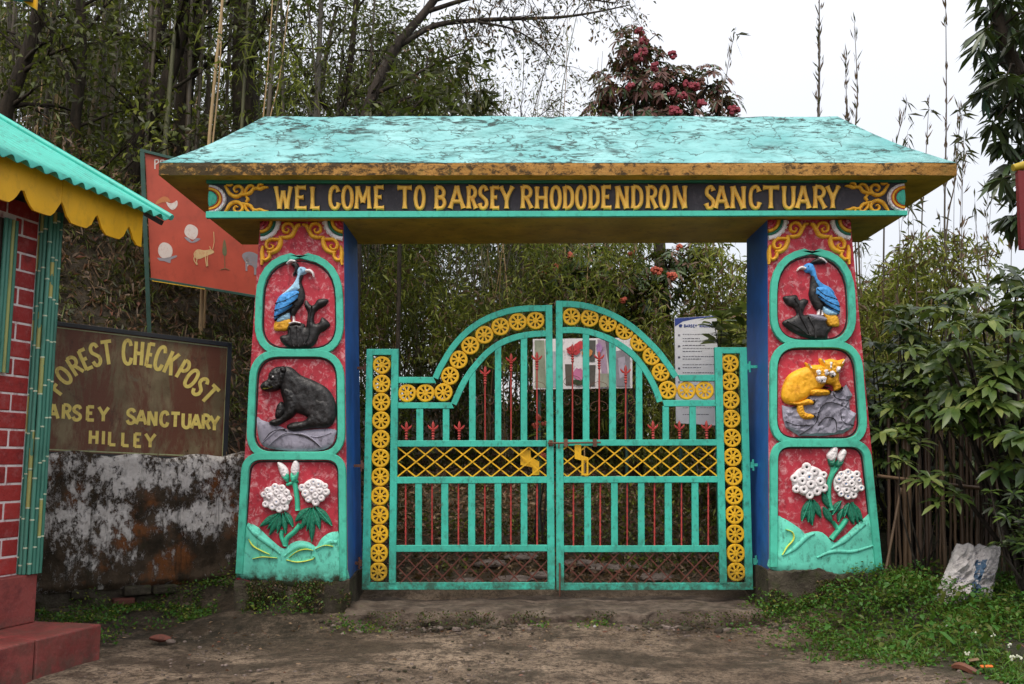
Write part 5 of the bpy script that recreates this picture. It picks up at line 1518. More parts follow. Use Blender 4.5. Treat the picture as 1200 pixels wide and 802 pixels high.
# ------------------------------------------------------------------ foliage tools
def unit(a):
    return a / (np.linalg.norm(a, axis=-1, keepdims=True) + 1e-9)
def rvec(n):
    return unit(nr.normal(size=(n, 3)))
class Leaves:
    def __init__(s): s.V = []; s.F = []; s.Mi = []; s.n = 0
    def quad(s, P, D, L, W, mi=0, fold=.25, droop=.2, up=None):
        """folded diamond leaves; P base, D direction"""
        n = len(P)
        if n == 0: return s
        P = np.asarray(P, float); D = unit(np.asarray(D, float))
        U = rvec(n) if up is None else unit(np.asarray(up, float) + nr.normal(size=(n, 3)) * .25)
        S = unit(np.cross(D, U)); N = unit(np.cross(S, D))
        L = np.broadcast_to(L, (n,))[:, None]; W = np.broadcast_to(W, (n,))[:, None]
        mid = P + D * L * .45
        tip = P + D * L - np.array((0, 0, 1)) * L * droop
        a = mid + S * W / 2 + N * W * fold; b = mid - S * W / 2 + N * W * fold
        V = np.stack([P, a, tip, b], 1).reshape(-1, 3)
        i = np.arange(n)[:, None] * 4 + s.n
        F_ = np.concatenate([i + np.array([0, 1, 2]), i + np.array([0, 2, 3])], 0)
        s.V.append(V); s.F.append(F_); s.n += 4 * n
        m = np.broadcast_to(mi, (n,))
        s.Mi.append(np.concatenate([m, m]))
        return s
    def fine(s, P, D, L, W, mi=0, fold=.12, droop=.35, up=None):
        """eight-sided blades with a midrib and a curving tip"""
        n = len(P)
        if n == 0: return s
        P = np.asarray(P, float); D = unit(np.asarray(D, float))
        U = np.tile((0, 0, 1.0), (n, 1)) if up is None else np.asarray(up, float)
        U = U + nr.normal(size=(n, 3)) * .3
        S = unit(np.cross(D, U)); N = unit(np.cross(S, D))
        L = np.broadcast_to(L, (n,))[:, None]; W = np.broadcast_to(W, (n,))[:, None]
        z = np.array((0, 0, 1.0))
        c = lambda t: P + D * L * t - z * L * droop * t * t
        m1, m2, tip = c(.33), c(.72), c(1.0)
        V = np.stack([P, m1 + S * W * .42 + N * W * fold, m1, m1 - S * W * .42 + N * W * fold, m2 + S * W * .45 + N * W * fold, m2, m2 - S * W * .45 + N * W * fold, tip], 1).reshape(-1, 3)
        i = np.arange(n)[:, None] * 8 + s.n
        tri = [(0, 1, 2), (0, 2, 3), (1, 4, 5), (1, 5, 2), (2, 5, 6), (2, 6, 3), (4, 7, 5), (5, 7, 6)]
        F_ = np.concatenate([i + np.array(t) for t in tri], 0)
        s.V.append(V); s.F.append(F_); s.n += 8 * n
        m = np.broadcast_to(mi, (n,))
        s.Mi.append(np.concatenate([m] * 8))
        return s
    def build(s, name, mats, parent=None, origin=(0, 0, 0)):
        V = np.concatenate(s.V) - np.array(origin, float); F_ = np.concatenate(s.F)
        me = bpy.data.meshes.new(name)
        me.vertices.add(len(V)); me.vertices.foreach_set('co', V.astype(np.float32).ravel())
        me.loops.add(F_.size); me.loops.foreach_set('vertex_index', F_.astype(np.int32).ravel())
        me.polygons.add(len(F_)); me.polygons.foreach_set('loop_start', np.arange(0, F_.size, 3, dtype=np.int32))
        for m in mats: me.materials.append(m)
        me.polygons.foreach_set('material_index', np.concatenate(s.Mi).astype(np.int32))
        me.update(calc_edges=True)
        return link(name, me, origin, parent)

def limb(mb, p, d, L, r, lvl, tips, n=6, gn=.25, grav=0.0, kids=3, spread=.8, sides=7, seg=6, tl=None):
    """a limb that wanders and bears smaller ones; tips collects (point, direction)"""
    p = Vector(p); d = Vector(d).normalized()
    pts, rad = [p.copy()], [r]
    r1 = r * .35 if lvl > 0 else r * .25
    for i in range(seg):
        d = (d + Vector((rnd.gauss(0, gn), rnd.gauss(0, gn), rnd.gauss(0, gn * .7) + grav)) * .5).normalized()
        p = p + d * (L / seg)
        pts.append(p.copy()); rad.append(r + (r1 - r) * (i + 1) / seg)
    mb.tube(pts, rad, max(3, sides), cap=False)
    if lvl <= 0:
        for q in pts[2:]: tips.append((q.copy(), d.copy()))
        return
    for k in range(kids):
        t = rnd.uniform(.3, 1.0) if k else 1.0
        i = min(seg, max(1, int(t * seg)))
        base = pts[i]
        dd = (pts[i] - pts[i - 1]).normalized()
        ax = dd.orthogonal().normalized(); ax.rotate(Matrix.Rotation(rnd.uniform(0, 6.28), 3, dd))
        nd = (dd + ax * rnd.uniform(.4, 1.0) * spread).normalized() if k else dd
        limb(mb, base, nd, L * rnd.uniform(.55, .8), rad[i] * rnd.uniform(.5, .75), lvl - 1, tips, n, gn, grav, kids, spread, max(3, sides - 2), max(3, seg - 1))

def tips_leaves(lv, tips, per, L, W, mis, rad=.25, droop=.2):
    if not tips: return
    T = np.array([t[0] for t in tips]); D = np.array([t[1] for t in tips])
    P = np.repeat(T, per, 0) + nr.normal(size=(len(T) * per, 3)) * rad * .5
    Dd = unit(np.repeat(D, per, 0) * .5 + rvec(len(P)) * .9 + np.array((0, 0, -.25)))
    n = len(P)
    lv.quad(P, Dd, nr.uniform(L * .7, L * 1.25, n), nr.uniform(W * .8, W * 1.2, n), nr.choice(mis, n), droop=droop)

def whorl(lv, c, ax, k, L, W, mis, spread=1.0, droop=.35):
    """a rhododendron rosette of k long leaves round a shoot"""
    ax = Vector(ax).normalized()
    a = ax.orthogonal().normalized(); b = ax.cross(a)
    P, D, U = [], [], []
    o = rnd.uniform(0, 6.28)
    for i in range(k):
        t = o + 2 * math.pi * i / k + rnd.uniform(-.2, .2)
        e = rnd.uniform(.1, .55)
        d = (a * math.cos(t) + b * math.sin(t)) * spread + ax * e
        P.append(Vector(c) + ax * rnd.uniform(-.03, .02)); D.append(d); U.append(ax)
    P, D, U = np.array(P), np.array(D), np.array(U)
    lv.fine(P, D, nr.uniform(L * .75, L * 1.15, k), nr.uniform(W * .8, W * 1.1, k), nr.choice(mis, k), droop=droop, up=U)

# ------------------------------------------------------------------ forest prototypes
LFM = [M['lf_dark'], M['lf_mid'], M['lf_light'], M['lf_dry']]
def bamboo_proto(nc, hgt, light=0, seed=0, dens=1.0, fx=.022):
    rnd.seed(seed); nr.seed(seed)
    root = thing('bamboo_clump', '', 'bamboo', (0, 0, 0))
    lv = Leaves()
    for i in range(nc):
        a = rnd.uniform(0, 6.28); rr = rnd.uniform(.05, .75)
        b = Vector((rr * math.cos(a), rr * math.sin(a), -.3))
        h = hgt * rnd.uniform(.7, 1.1)
        lean = Vector((math.cos(a), math.sin(a), 0)) * rnd.uniform(.1, .9)
        pts = []
        for j in range(13):
            t = j / 12
            pts.append(b + Vector((0, 0, h * (t - .08 * t ** 4))) + lean * (t ** 2.2) * h * .22 + Vector((rnd.gauss(0, .02), rnd.gauss(0, .02), 0)))
        mb = MB(); r = rnd.uniform(fx * .6, fx)
        mb.tube(pts, [r * (1 - .75 * (k / 12)) for k in range(13)], 6, cap=False)
        mb.build('culm', M['culm_straw'] if rnd.random() < (.12 if not light else .3) else (M['culm_live'] if rnd.random() < .4 else M['culm_far']), root, smooth=180)
        for j in range(4, 13):
            if rnd.random() > dens: continue
            for k in range(rnd.randint(2, 4)):
                aa = rnd.uniform(0, 6.28)
                d = np.array((math.cos(aa), math.sin(aa), rnd.uniform(-.2, .6)))
                ln = rnd.uniform(.25, .75)
                m = rnd.randint(7, 12)
                t = np.linspace(.25, 1, m)[:, None]
                base = np.array(pts[j] + (pts[j] - pts[j - 1]) * rnd.uniform(-.5, .5))
                P = base + d * t * ln - np.array((0, 0, 1)) * (t ** 2) * ln * .55 + nr.normal(size=(m, 3)) * .05
                D = d * .5 + nr.normal(size=(m, 3)) * .45 + np.array((0, 0, -.75))
                mi = nr.choice([0, 0, 1, 1, 2] if not light else [1, 2, 2, 2, 1], m)
                lv.quad(P, D, nr.uniform(.11, .19, m), nr.uniform(.014, .022, m), mi, droop=.1)
    lv.build('foliage', LFM, root)
    return root
def tree_proto(hgt, seed, kinds, L=.14, W=.036, name='forest_tree', bark='bark', trunk_r=.16, lvl=3, kids=4, per=7, crown_from=.35, cat='tree', rad=.45):
    rnd.seed(seed); nr.seed(seed)
    root = thing(name, '', cat, (0, 0, 0))
    mb = MB(); tips = []
    pts = [Vector((0, 0, -.4))]
    d = Vector((rnd.uniform(-.1, .1), rnd.uniform(-.1, .1), 1)).normalized()
    n = 9
    for i in range(n):
        d = (d + Vector((rnd.gauss(0, .06), rnd.gauss(0, .06), .05))).normalized()
        pts.append(pts[-1] + d * hgt / n)
    rad_ = [trunk_r * (1.25 if i == 0 else 1) * (1 - .75 * i / n) for i in range(n + 1)]
    mb.tube(pts, rad_, 10, cap=False)
    for i in range(max(2, int(n * crown_from)), n + 1):
        for k in range(2):
            a = rnd.uniform(0, 6.28)
            limb(mb, pts[i], (math.cos(a), math.sin(a), rnd.uniform(.1, .8)), hgt * .22 * rnd.uniform(.7, 1.2), rad_[i] * .45, lvl - 1, tips, kids=kids, gn=.35, sides=5, seg=4)
    mb.build('trunk', M[bark], root, smooth=180, origin=(0, 0, 0))
    lv = Leaves(); tips_leaves(lv, tips, per, L, W, kinds, rad)
    lv.build('crown', LFM, root)
    return root

BP = [bamboo_proto(11, 8.5, 0, 31), bamboo_proto(9, 7.5, 0, 32), bamboo_proto(12, 9.5, 0, 33, .8)]
BL = [bamboo_proto(10, 4.6, 1, 41, 1.0, .014), bamboo_proto(12, 5.4, 1, 42, .9, .013)]
TP = [tree_proto(11, 51, [0, 0, 0, 1, 3], per=8), tree_proto(9, 52, [0, 0, 1, 1], per=8), tree_proto(12, 53, [0, 0, 1, 3], per=7, trunk_r=.2)]
SP = [tree_proto(1.5, 61, [0, 1, 1, 2], L=.10, W=.045, name='forest_shrub', bark='twig', trunk_r=.03, lvl=2, kids=4, per=10, crown_from=.1, cat='shrub', rad=.22),
      tree_proto(2.0, 62, [0, 0, 1, 3], L=.11, W=.04, name='forest_shrub', bark='twig', trunk_r=.035, lvl=2, kids=4, per=10, crown_from=.1, cat='shrub', rad=.25)]
used = {}
def put(protos, x, y, label, group, sc=1.0, k=None):
    i = rnd.randrange(len(protos)) if k is None else k
    pr = protos[i]
    z = Hs(x, y) - .05
    if pr.name not in used:
        used[pr.name] = 1
        o = pr
        o.location = (x, y, z); o.rotation_euler = (0, 0, rnd.uniform(0, 6.28)); o.scale = (sc,) * 3
        o['label'] = label; o['group'] = group
    else:
        o = copy_tree(pr, (x, y, z), rnd.uniform(0, 6.28), sc, label, group)
    return o
rnd.seed(71); nr.seed(71)
# bamboo wall seen through the left and middle of the gateway, and up the bank at the left
for (x, y, s_) in [(-2.0, 15.2, .9), (-3.1, 14.2, .85), (-1.0, 16.0, .9), (.1, 15.6, .85), (1.1, 16.6, .9), (-2.4, 17.2, 1), (-.4, 18, 1), (1.9, 18.2, .8), (2.9, 17.4, .55), (-4.2, 15.8, 1), (-5.3, 14.6, .9), (-6.4, 16.0, 1), (-7.6, 15.2, 1), (-4.9, 18, 1.05), (-6.3, 19.5, 1.1), (-8.6, 18.0, 1.05), (-10.5, 17.2, 1.1), (-9.2, 21, 1.15), (-3.4, 20, 1.1), (-1.2, 20.6, .95), (-12.6, 20.5, 1.1), (-7.2, 13.4, .8), (-9.3, 14.6, .9), (1.3, 21, .75), (3.3, 20.5, .5)]:
    put(BP, x + rnd.uniform(-.2, .2), y, 'tall drooping bamboo clump in the dark wood behind the gateway', 'bamboo clumps in the wood', s_)
for (x, y, s_) in [(-5.6, 13.2, .9), (-7.8, 12.8, .95), (-3.6, 16.8, .85), (-9.8, 15.8, 1), (-12, 18.4, 1.1), (-2.6, 19, .9), (-6.6, 22, 1.1), (-11, 24, 1.2), (-15, 22, 1.2), (-5, 25, 1.1), (-.8, 24, .85), (-8.8, 27, 1.2), (-14, 28, 1.3), (-18, 26, 1.3), (-2.8, 29, .95)]:
    put(TP, x, y, 'dark leafy tree in the wood above the retaining wall', 'trees of the dark wood', s_)
for (x, y, s_) in [(3.9, 11.6, .52), (4.8, 12.0, .55), (5.3, 11.3, .5), (6.3, 12.6, .6), (4.5, 14.4, .68), (3.2, 13.2, .62), (4.1, 12.4, .62), (2.5, 14.6, .66), (4.9, 13.4, .7), (5.6, 12.0, .62), (3.7, 15.4, .75), (6.6, 14.2, .72), (5.5, 16.5, .85), (7.6, 12.6, .62), (2.0, 13.0, .42), (7.4, 17.2, .85), (4.4, 10.9, .45), (5.8, 10.6, .45)]:
    put(BL, x, y, 'pale feathery bamboo thicket beyond the right pillar', 'pale bamboo thickets', s_)
for (x, y, s_) in [(-2.9, 12.1, 1.0), (-1.9, 14.6, 1.0), (-.9, 15.4, 1.0), (.4, 15.2, .9), (1.2, 16.0, 1.0), (2.5, 12.6, .7), (3.1, 11.6, .95), (3.0, 14.0, 1.3), (4.2, 14.6, 1.3), (5.4, 14.0, 1.4), (6.7, 12.8, 1.4), (8.2, 14.5, 1.6), (4.0, 17.5, 1.5), (6.2, 18.5, 1.7), (1.8, 17.0, 1.3), (9.2, 12.5, 1.5), (4.6, 11.8, 1.0), (5.9, 11.4, 1.05), (7.2, 11.0, 1.1), (-4.3, 12.8, 1.0), (-5.6, 11.8, .9), (-6.9, 11.6, 1)]:
    put(SP, x, y, 'leafy undergrowth shrub at the foot of the bamboo', 'undergrowth shrubs', s_)

def px_tree(name, label, cat, lines, Y, group=None, bark='bark', kids=0, L=.6, per=0, mis=(0,), leafL=.12, leafW=.05, grav=0, Yj=.5, sides=9, lvl=1, seed=1, gn=.3, rad=.3, from_ground=None, dens=6, spread=.9):
    """a tree whose chief limbs are drawn in: lines = [(pixel points, r0, r1, sidebranches)]"""
    rnd.seed(seed); nr.seed(seed)
    mb = MB(); tips = []
    base = None
    for li, (pts, r0, r1, nb) in enumerate(lines):
        P = [at(x, y, Y + (0 if li == 0 else Yj * (i / len(pts)) * (1 if li % 2 else -1))) for i, (x, y) in enumerate(pts)]
        if li == 0:
            g = P[0].copy(); g.z = Hs(g.x, g.y) - .2
            P = [g] + P
            base = g.copy(); base.z += .2
        Q = [Vector(q) for q in catmull([tuple(p) for p in P], False, 4)]
        n = len(Q)
        mb.tube(Q, [r0 + (r1 - r0) * (i / (n - 1)) for i in range(n)], sides if li == 0 else 6, cap=False)
        for k in range(nb):
            i = rnd.randint(int(n * .25), n - 1)
            dd = (Q[i] - Q[i - 1]).normalized()
            ax = Vector((rnd.gauss(0, 1), rnd.gauss(0, 1), rnd.gauss(0, 1))); ax = (ax - dd * ax.dot(dd)).normalized()
            limb(mb, Q[i], dd * .6 + ax * spread, L * rnd.uniform(.5, 1.3), max(.006, (r0 + (r1 - r0) * i / n) * .4), lvl, tips, kids=kids or 3, gn=gn, grav=grav, sides=4, seg=5)
    root = thing(name, label, cat, base, group)
    mb.build('trunk', M[bark], root, smooth=180)
    if per:
        lv = Leaves(); tips_leaves(lv, tips, per, leafL, leafW, list(mis), rad)
        lv.build('crown', LFM, root, origin=base)
    return root, tips
# trunks one can tell apart at the upper left
px_tree('forest_tree', 'thick dark trunk rising just left of the arch roof', 'tree', [([(292, 240), (288, 150), (286, 60), (290, -60), (300, -200)], .22, .14, 8), ([(288, 70), (320, 10), (350, -60)], .07, .03, 6)], 13.5, kids=3, per=5, mis=(0, 0, 1), L=1.2, lvl=2, seed=101)
px_tree('forest_tree', 'two close dark trunks, the left leaning over the red board', 'tree', [([(150, 240), (165, 170), (190, 110), (212, 40), (222, -80)], .11, .09, 6), ([(207, 60), (235, 20), (262, -40)], .05, .03, 5)], 12.6, kids=3, per=5, mis=(0, 0, 1), L=1.0, lvl=2, seed=102)
px_tree('forest_tree', 'straight dark trunk standing right of the leaning one', 'tree', [([(210, 230), (216, 120), (228, 30), (242, -90)], .14, .1, 8)], 13.2, kids=3, per=5, mis=(0, 1), L=1.0, lvl=2, seed=103)
px_tree('forest_tree', 'slender trunk above the hut roof with leafy boughs', 'tree', [([(92, 230), (88, 150), (96, 70), (92, -60)], .08, .06, 9), ([(90, 110), (60, 60), (20, 40), (-30, 30)], .035, .015, 6)], 12, kids=3, per=6, mis=(0, 0, 1, 2), L=.9, lvl=2, seed=104)
px_tree('forest_tree', 'dark trunk leaning right in the upper left corner', 'tree', [([(0, 160), (18, 100), (36, 50), (52, -20), (70, -90)], .10, .07, 9), ([(30, 60), (50, 30), (90, 10)], .03, .012, 6)], 11.5, kids=3, per=5, mis=(0, 0, 1), L=.8, lvl=2, seed=105)
px_tree('forest_tree', 'slim pale lichened trunk beside the turquoise ridge', 'tree', [([(368, 200), (371, 130), (374, 60), (378, -40)], .045, .035, 4)], 12.8, kids=3, per=4, mis=(0, 1), L=.7, lvl=1, bark='bark_pale', seed=106)
px_tree('forest_tree', 'thin pale stem far behind the red board', 'tree', [([(200, 220), (205, 140), (206, 90)], .03, .02, 3)], 13.4, kids=3, per=4, mis=(0, 1), L=.7, lvl=1, bark='bark_pale', seed=107)
# the half bare tree that spreads over the sky
px_tree('bare_tree', 'half bare tree whose twiggy boughs reach right over the white sky', 'tree',
        [([(418, 200), (428, 140), (446, 90), (468, 50), (500, 12), (530, -30)], .10, .05, 8),
         ([(470, 52), (510, 30), (560, 24), (610, 22), (660, 20), (700, 14), (738, 6)], .045, .008, 60),
         ([(500, 14), (560, -4), (620, -8), (680, -2), (720, 4)], .035, .008, 46),
         ([(560, 26), (600, 34), (630, 52), (652, 76)], .02, .005, 24),
         ([(440, 110), (478, 92), (520, 70), (545, 62)], .03, .008, 12),
         ([(425, 150), (470, 118), (500, 112), (535, 118)], .025, .008, 12),
         ([(540, 22), (548, 50), (552, 80), (538, 96)], .012, .004, 9)], 12.5, bark='twig', kids=3, L=.42, lvl=1, seed=108, per=1, mis=(0, 3, 3), leafL=.07, leafW=.03, gn=.5, grav=-.12, rad=.05, spread=1.0)
# leafy boughs between the dark trunks and the bare tree
px_tree('forest_tree', 'olive leafy tree behind the left end of the turquoise ridge', 'tree', [([(395, 200), (402, 130), (412, 60), (420, -30)], .06, .04, 16), ([(404, 120), (440, 80), (462, 40)], .03, .01, 10), ([(400, 150), (370, 110), (345, 60), (330, 10)], .03, .015, 12), ([(405, 160), (450, 140), (490, 125)], .025, .01, 12)], 13.2, kids=3, per=6, mis=(0, 0, 1, 1), L=.8, lvl=2, leafL=.10, leafW=.035, seed=109, grav=-.05)
px_tree('low_tree', 'dark big leaved bough end hanging over the ridge, left of the open sky', 'tree', [([(470, 200), (478, 140), (500, 112)], .03, .02, 8), ([(490, 125), (520, 108), (545, 112)], .015, .006, 8)], 11.8, kids=3, per=4, mis=(0, 0, 1), L=.35, lvl=1, leafL=.20, leafW=.05, seed=110, grav=-.1, rad=.1)
px_tree('low_tree', 'sparse twiggy treetop peeping over the middle of the ridge', 'tree', [([(610, 190), (612, 150), (610, 125)], .02, .008, 12), ([(612, 150), (640, 130), (650, 118)], .01, .004, 9), ([(611, 150), (585, 130), (572, 124)], .01, .004, 9)], 15, bark='twig', kids=3, per=2, mis=(1, 3), L=.45, lvl=1, leafL=.07, leafW=.03, seed=111)

# the deep wood beyond, one dark mass of leaves with ragged gaps
def wood_mass(name, label, n, x0, x1, y0, y1, topf, size, mis, seed, gap=.06, sc=.5, lo=0.0):
    nr.seed(seed)
    X = nr.uniform(x0, x1, n); Y = nr.uniform(y0, y1, n)
    z0 = H(X, Y); top = topf(X)
    t = nr.uniform(0, 1, n) ** .9
    Z = z0 + (top - z0) * (lo + (1 - lo) * t)
    k = np.array([noise.noise(Vector((a * sc, b * .3, c * sc * .8))) for a, b, c in zip(X, Y, Z)]) > (-.28 + gap + .42 * np.clip(t - .45, 0, 1))
    P = np.stack([X, Y, Z], 1)[k]
    q = (P[:, 0] - RA.x) * rn.x + (P[:, 1] - RA.y) * rn.y      # nothing grows in front of the red board
    P = P[~((q > -.25) & (P[:, 2] > 3.0) & (P[:, 0] < -1.2) & (P[:, 1] < 12.2))]
    n = len(P)
    lv = Leaves()
    D = rvec(n) * .8 + np.array((0, 0, -.5))
    lv.quad(P, D, nr.uniform(size * .7, size * 1.3, n), nr.uniform(size * .13, size * .27, n), nr.choice(mis, n), droop=.15)
    return tag(lv.build(name, LFM), label, kind='stuff')
wood_mass('far_wood', 'dark mass of leaves deep in the wood behind everything', 170000, -26, 8.5, 20.5, 26, lambda X: np.where(X < -3, 12.5, np.where(X < 2.2, 12.5 - (X + 3) * 1.05, np.clip(7.0 - (X - 2.2) * 1.1, 2.6, 7))), .26, [0, 0, 0, 1, 3], 700)
wood_mass('near_wood', 'olive bamboo foliage screening the trunks of the wood', 64000, -13, 2.6, 14.5, 19, lambda X: np.where(X < -2.2, 8.0, 6.4 - (X + 2.2) * .25), .15, [0, 0, 1, 1, 3], 701, .24, .8)
wood_mass('right_wood', 'mid green bushes beyond the fence and the right pillar', 34000, 1.2, 13, 14, 19, lambda X: np.where(X < 4.2, 4.3, 3.6), .16, [0, 1, 1, 2], 702, .0, .8)
wood_mass('pale_wood', 'yellow green bamboo leaves filling the air right of the arch', 80000, 2.6, 9.5, 11.8, 14.5, lambda X: 5.2 - .12 * X, .15, [1, 2, 2, 3], 703, .12, 1.0)
wood_mass('gate_wood', 'light green leaves behind the right side of the gateway', 9000, 1.6, 4.2, 14, 16.5, lambda X: 5.4 + 0 * X, .16, [1, 2, 2, 0], 704, .12, 1.0)
wood_mass('gate_wood', 'soft green bamboo leaves filling the gateway view', 26000, -2.6, 2.2, 12.8, 14.6, lambda X: 5.3 - .1 * X, .13, [1, 1, 2, 2, 3], 705, .12, 1.3, .42)
wood_mass('bank_growth', 'dark undergrowth covering the bank above the wall', 16000, -7.5, -2.0, 10.6, 13.2, lambda X: H(X, 11 + 0 * X) + 1.5, .13, [0, 0, 3, 3, 1], 706, .10, 1.3)

rnd.seed(55)
for i in range(34):
    x = rnd.uniform(-10, 400); Y = rnd.uniform(12.2, 15.5)
    g = at(x, 300, Y); g.z = Hs(g.x, Y)
    root = thing('bamboo_plant', 'single dark upright bamboo culm among the trunks of the wood', 'bamboo', g, 'single culms in the wood')
    mb = MB(); dx = rnd.uniform(-.5, .5); hh = rnd.uniform(7, 11); b_ = rnd.uniform(-.2, .2)
    mb.tube([g + Vector((dx * t * t + b_ * math.sin(t * 3), 0, hh * t - .2)) for t in np.linspace(0, 1, 12)], [rnd.uniform(.025, .045) * (1 - .5 * t) for t in np.linspace(0, 1, 12)], 6, cap=False)
    mb.build('culm', M['culm_far'] if i % 5 else M['culm_live'], root, smooth=180)
    lv = Leaves()
    for k in range(14):
        t = rnd.uniform(.3, 1); c = g + Vector((dx * t * t, 0, hh * t)); m = 12
        lv.quad(np.tile(c, (m, 1)) + nr.normal(size=(m, 3)) * np.array((.22, .22, .18)), nr.normal(size=(m, 3)) * .4 + np.array((0, 0, -.8)), nr.uniform(.10, .18, m), .02, nr.choice([0, 1, 1, 2], m), droop=.1)
    lv.build('foliage', LFM, root, origin=g)

# rhododendron trees in bloom
def rhodo_tree(label, lobes, Y, seed, nw, flowers, fl='flower_pink', L=.13, W=.04, mats=('rh_dark', 'rh_maroon', 'rh_brown', 'rh_maroon'), wk=9, trunkpx=None, fr=.09):
    rnd.seed(seed); nr.seed(seed)
    cx = sum(l[0] for l in lobes) / len(lobes) if trunkpx is None else trunkpx
    b = at(cx, 300, Y); b.z = Hs(b.x, Y)
    root = thing('rhododendron_tree', label, 'tree', b)
    mb = MB(); lv = Leaves(); fb = MB()
    ctr = [(at(x, y, Y), rx / FP * Y, ry / FP * Y) for (x, y, rx, ry) in lobes]
    fork = Vector((b.x, Y, min(c[0].z for c in ctr) - .6))
    mb.tube([b - Vector((0, 0, .3)), (b + fork) / 2 + Vector((.1, 0, 0)), fork], [.16, .13, .11], 9)
    for (c, rx, rz) in ctr:
        mb.tube([fork, (fork + c) / 2 + Vector((rnd.uniform(-.2, .2), rnd.uniform(-.2, .2), 0)), c], [.07, .05, .03], 6)
        n = max(4, int(nw * rx * rz / sum(q[1] * q[2] for q in ctr)))
        for i in range(n):
            v = rvec(1)[0] * (rnd.random() ** .35)
            p = c + Vector((v[0] * rx, v[1] * (rx + rz) * .5, v[2] * rz))
            out = (p - c).normalized()
            whorl(lv, p, out + Vector((0, 0, .5)), wk, L, W, list(range(len(mats))), 1.0, .5)
            if i % 3 == 0:
                mb.tube([c + (p - c) * .15, c + (p - c) * .6 + Vector((0, 0, -.03)), p], [.018, .012, .007], 4, cap=False)
    mb.build('trunk', M['bark'], root, smooth=180)
    lv.build('crown', [M[m] for m in mats], root, origin=b)
    for (x, y, yo) in flowers:
        c = at(x, y, Y - yo)
        fb = MB()
        for k in range(9):
            v = rvec(1)[0]
            fb.ball(c + Vector(v) * fr * .55, fr * rnd.uniform(.32, .48), 6)
        fb.build('blossom', M[fl], root)
    return root
rhodo_tree('rhododendron tree with pink blossoms above the middle of the arch roof',
           [(742, 60, 34, 34), (722, 100, 30, 34), (760, 96, 40, 40), (790, 105, 28, 32), (830, 100, 26, 26), (848, 122, 22, 24), (700, 130, 20, 18), (775, 140, 80, 30), (770, 190, 90, 40)], 17.5, 201, 560,
           [(755, 48, .9), (754, 60, .9), (748, 68, 1.0), (739, 102, 1.0), (771, 102, 1.0), (788, 65, .4), (806, 99, .8), (815, 102, .8), (787, 130, 1.0), (794, 131, 1.0), (823, 122, 1.0), (857, 130, .6), (862, 128, .6), (786, 108, .9), (750, 37, .7), (768, 78, .9), (800, 112, 1)], fl='flower_dull', L=.19, W=.06, fr=.11)
rhodo_tree('rhododendron tree with salmon flowers seen through the gateway under the beam',
           [(700, 320, 50, 34), (740, 345, 50, 40), (780, 320, 40, 34), (660, 335, 34, 30), (820, 300, 26, 20)], 14.0, 202, 300,
           [(650, 313, .5), (636, 320, .4), (740, 297, .7), (767, 317, .8), (772, 318, .8), (786, 322, .8), (789, 324, .8), (730, 352, .8), (795, 290, .5), (668, 300, .4)], 'flower_red', L=.15, W=.045, trunkpx=735, fr=.07, mats=('rh_dark', 'rh_mid', 'rh_brown', 'rh_dark'))
# a leafy young plant standing beside the white notice
rnd.seed(5); nr.seed(5)
def rhodo_shrub(label, base, whorls, L, W, mats, seed, k=9, buds=0, name='rhododendron_shrub', axis_=(0, -.3, 1), droop=.4, cat='shrub', stem=.018, group=None):
    rnd.seed(seed); nr.seed(seed)
    root = thing(name, label, cat, base, group)
    mb = MB(); lv = Leaves()
    base = Vector(base)
    for i, p in enumerate(whorls):
        p = Vector(p)
        ax = Vector(axis_) + Vector((rnd.uniform(-.5, .5), rnd.uniform(-.5, .5), rnd.uniform(-.2, .2))) + (p - base).normalized() * .4
        whorl(lv, p, ax, k + rnd.randint(-1, 2), L, W, list(range(len(mats))), 1.0, droop)
        if i % 2 == 0:
            mid = base + (p - base) * .55 + Vector((rnd.uniform(-.12, .12), rnd.uniform(-.12, .12), -.08))
            mb.tube([base + Vector((rnd.uniform(-.08, .08), rnd.uniform(-.08, .08), -.1)), mid, p], [stem, stem * .6, stem * .3], 5, cap=False)
        if rnd.random() < buds:
            mb2 = MB(); mb2.lathe(p, (0, 0, 1), [(0, .006), (.02, .014), (.045, .009), (.07, .001)], 6); mb2.build('bud', M['lf_light'], root, smooth=60)
    mb.build('stem', M['twig'], root, smooth=180)
    lv.build('foliage', [M[m] for m in mats], root, origin=base)
    return root
b = at(858, 560, 10.8); b.z = Hs(b.x, 10.8)
rhodo_shrub('bushy green rhododendron shoot overlapping the white notice board', b, [at(846, 372, 10.7), at(862, 366, 10.8), at(838, 384, 10.7), at(872, 380, 10.9), at(856, 396, 10.8), at(884, 362, 11), at(842, 400, 10.9), at(870, 405, 10.8)], .28, .095, ['rh_pale', 'rh_mid', 'rh_pale'], 301, 10, .5, droop=.22)
b = at(634, 560, 11.0); b.z = Hs(b.x, 11.0)
rb2 = rhodo_shrub('small flowering shrub behind the meeting stiles of the gate', b, [at(636, 500, 11), at(628, 508, 11), at(640, 512, 11.1), at(630, 540, 10.9), at(641, 545, 11)], .11, .04, ['lf_light', 'rh_mid'], 302, 9)
for (x, y) in ((632, 490), (638, 496), (628, 498), (636, 534)):
    fb = MB(); c = at(x, y, 10.9)
    for k in range(6): fb.ball(c + Vector(rvec(1)[0]) * .03, .022, 6)
    fb.build('blossom', M['flower_red'], rb2)

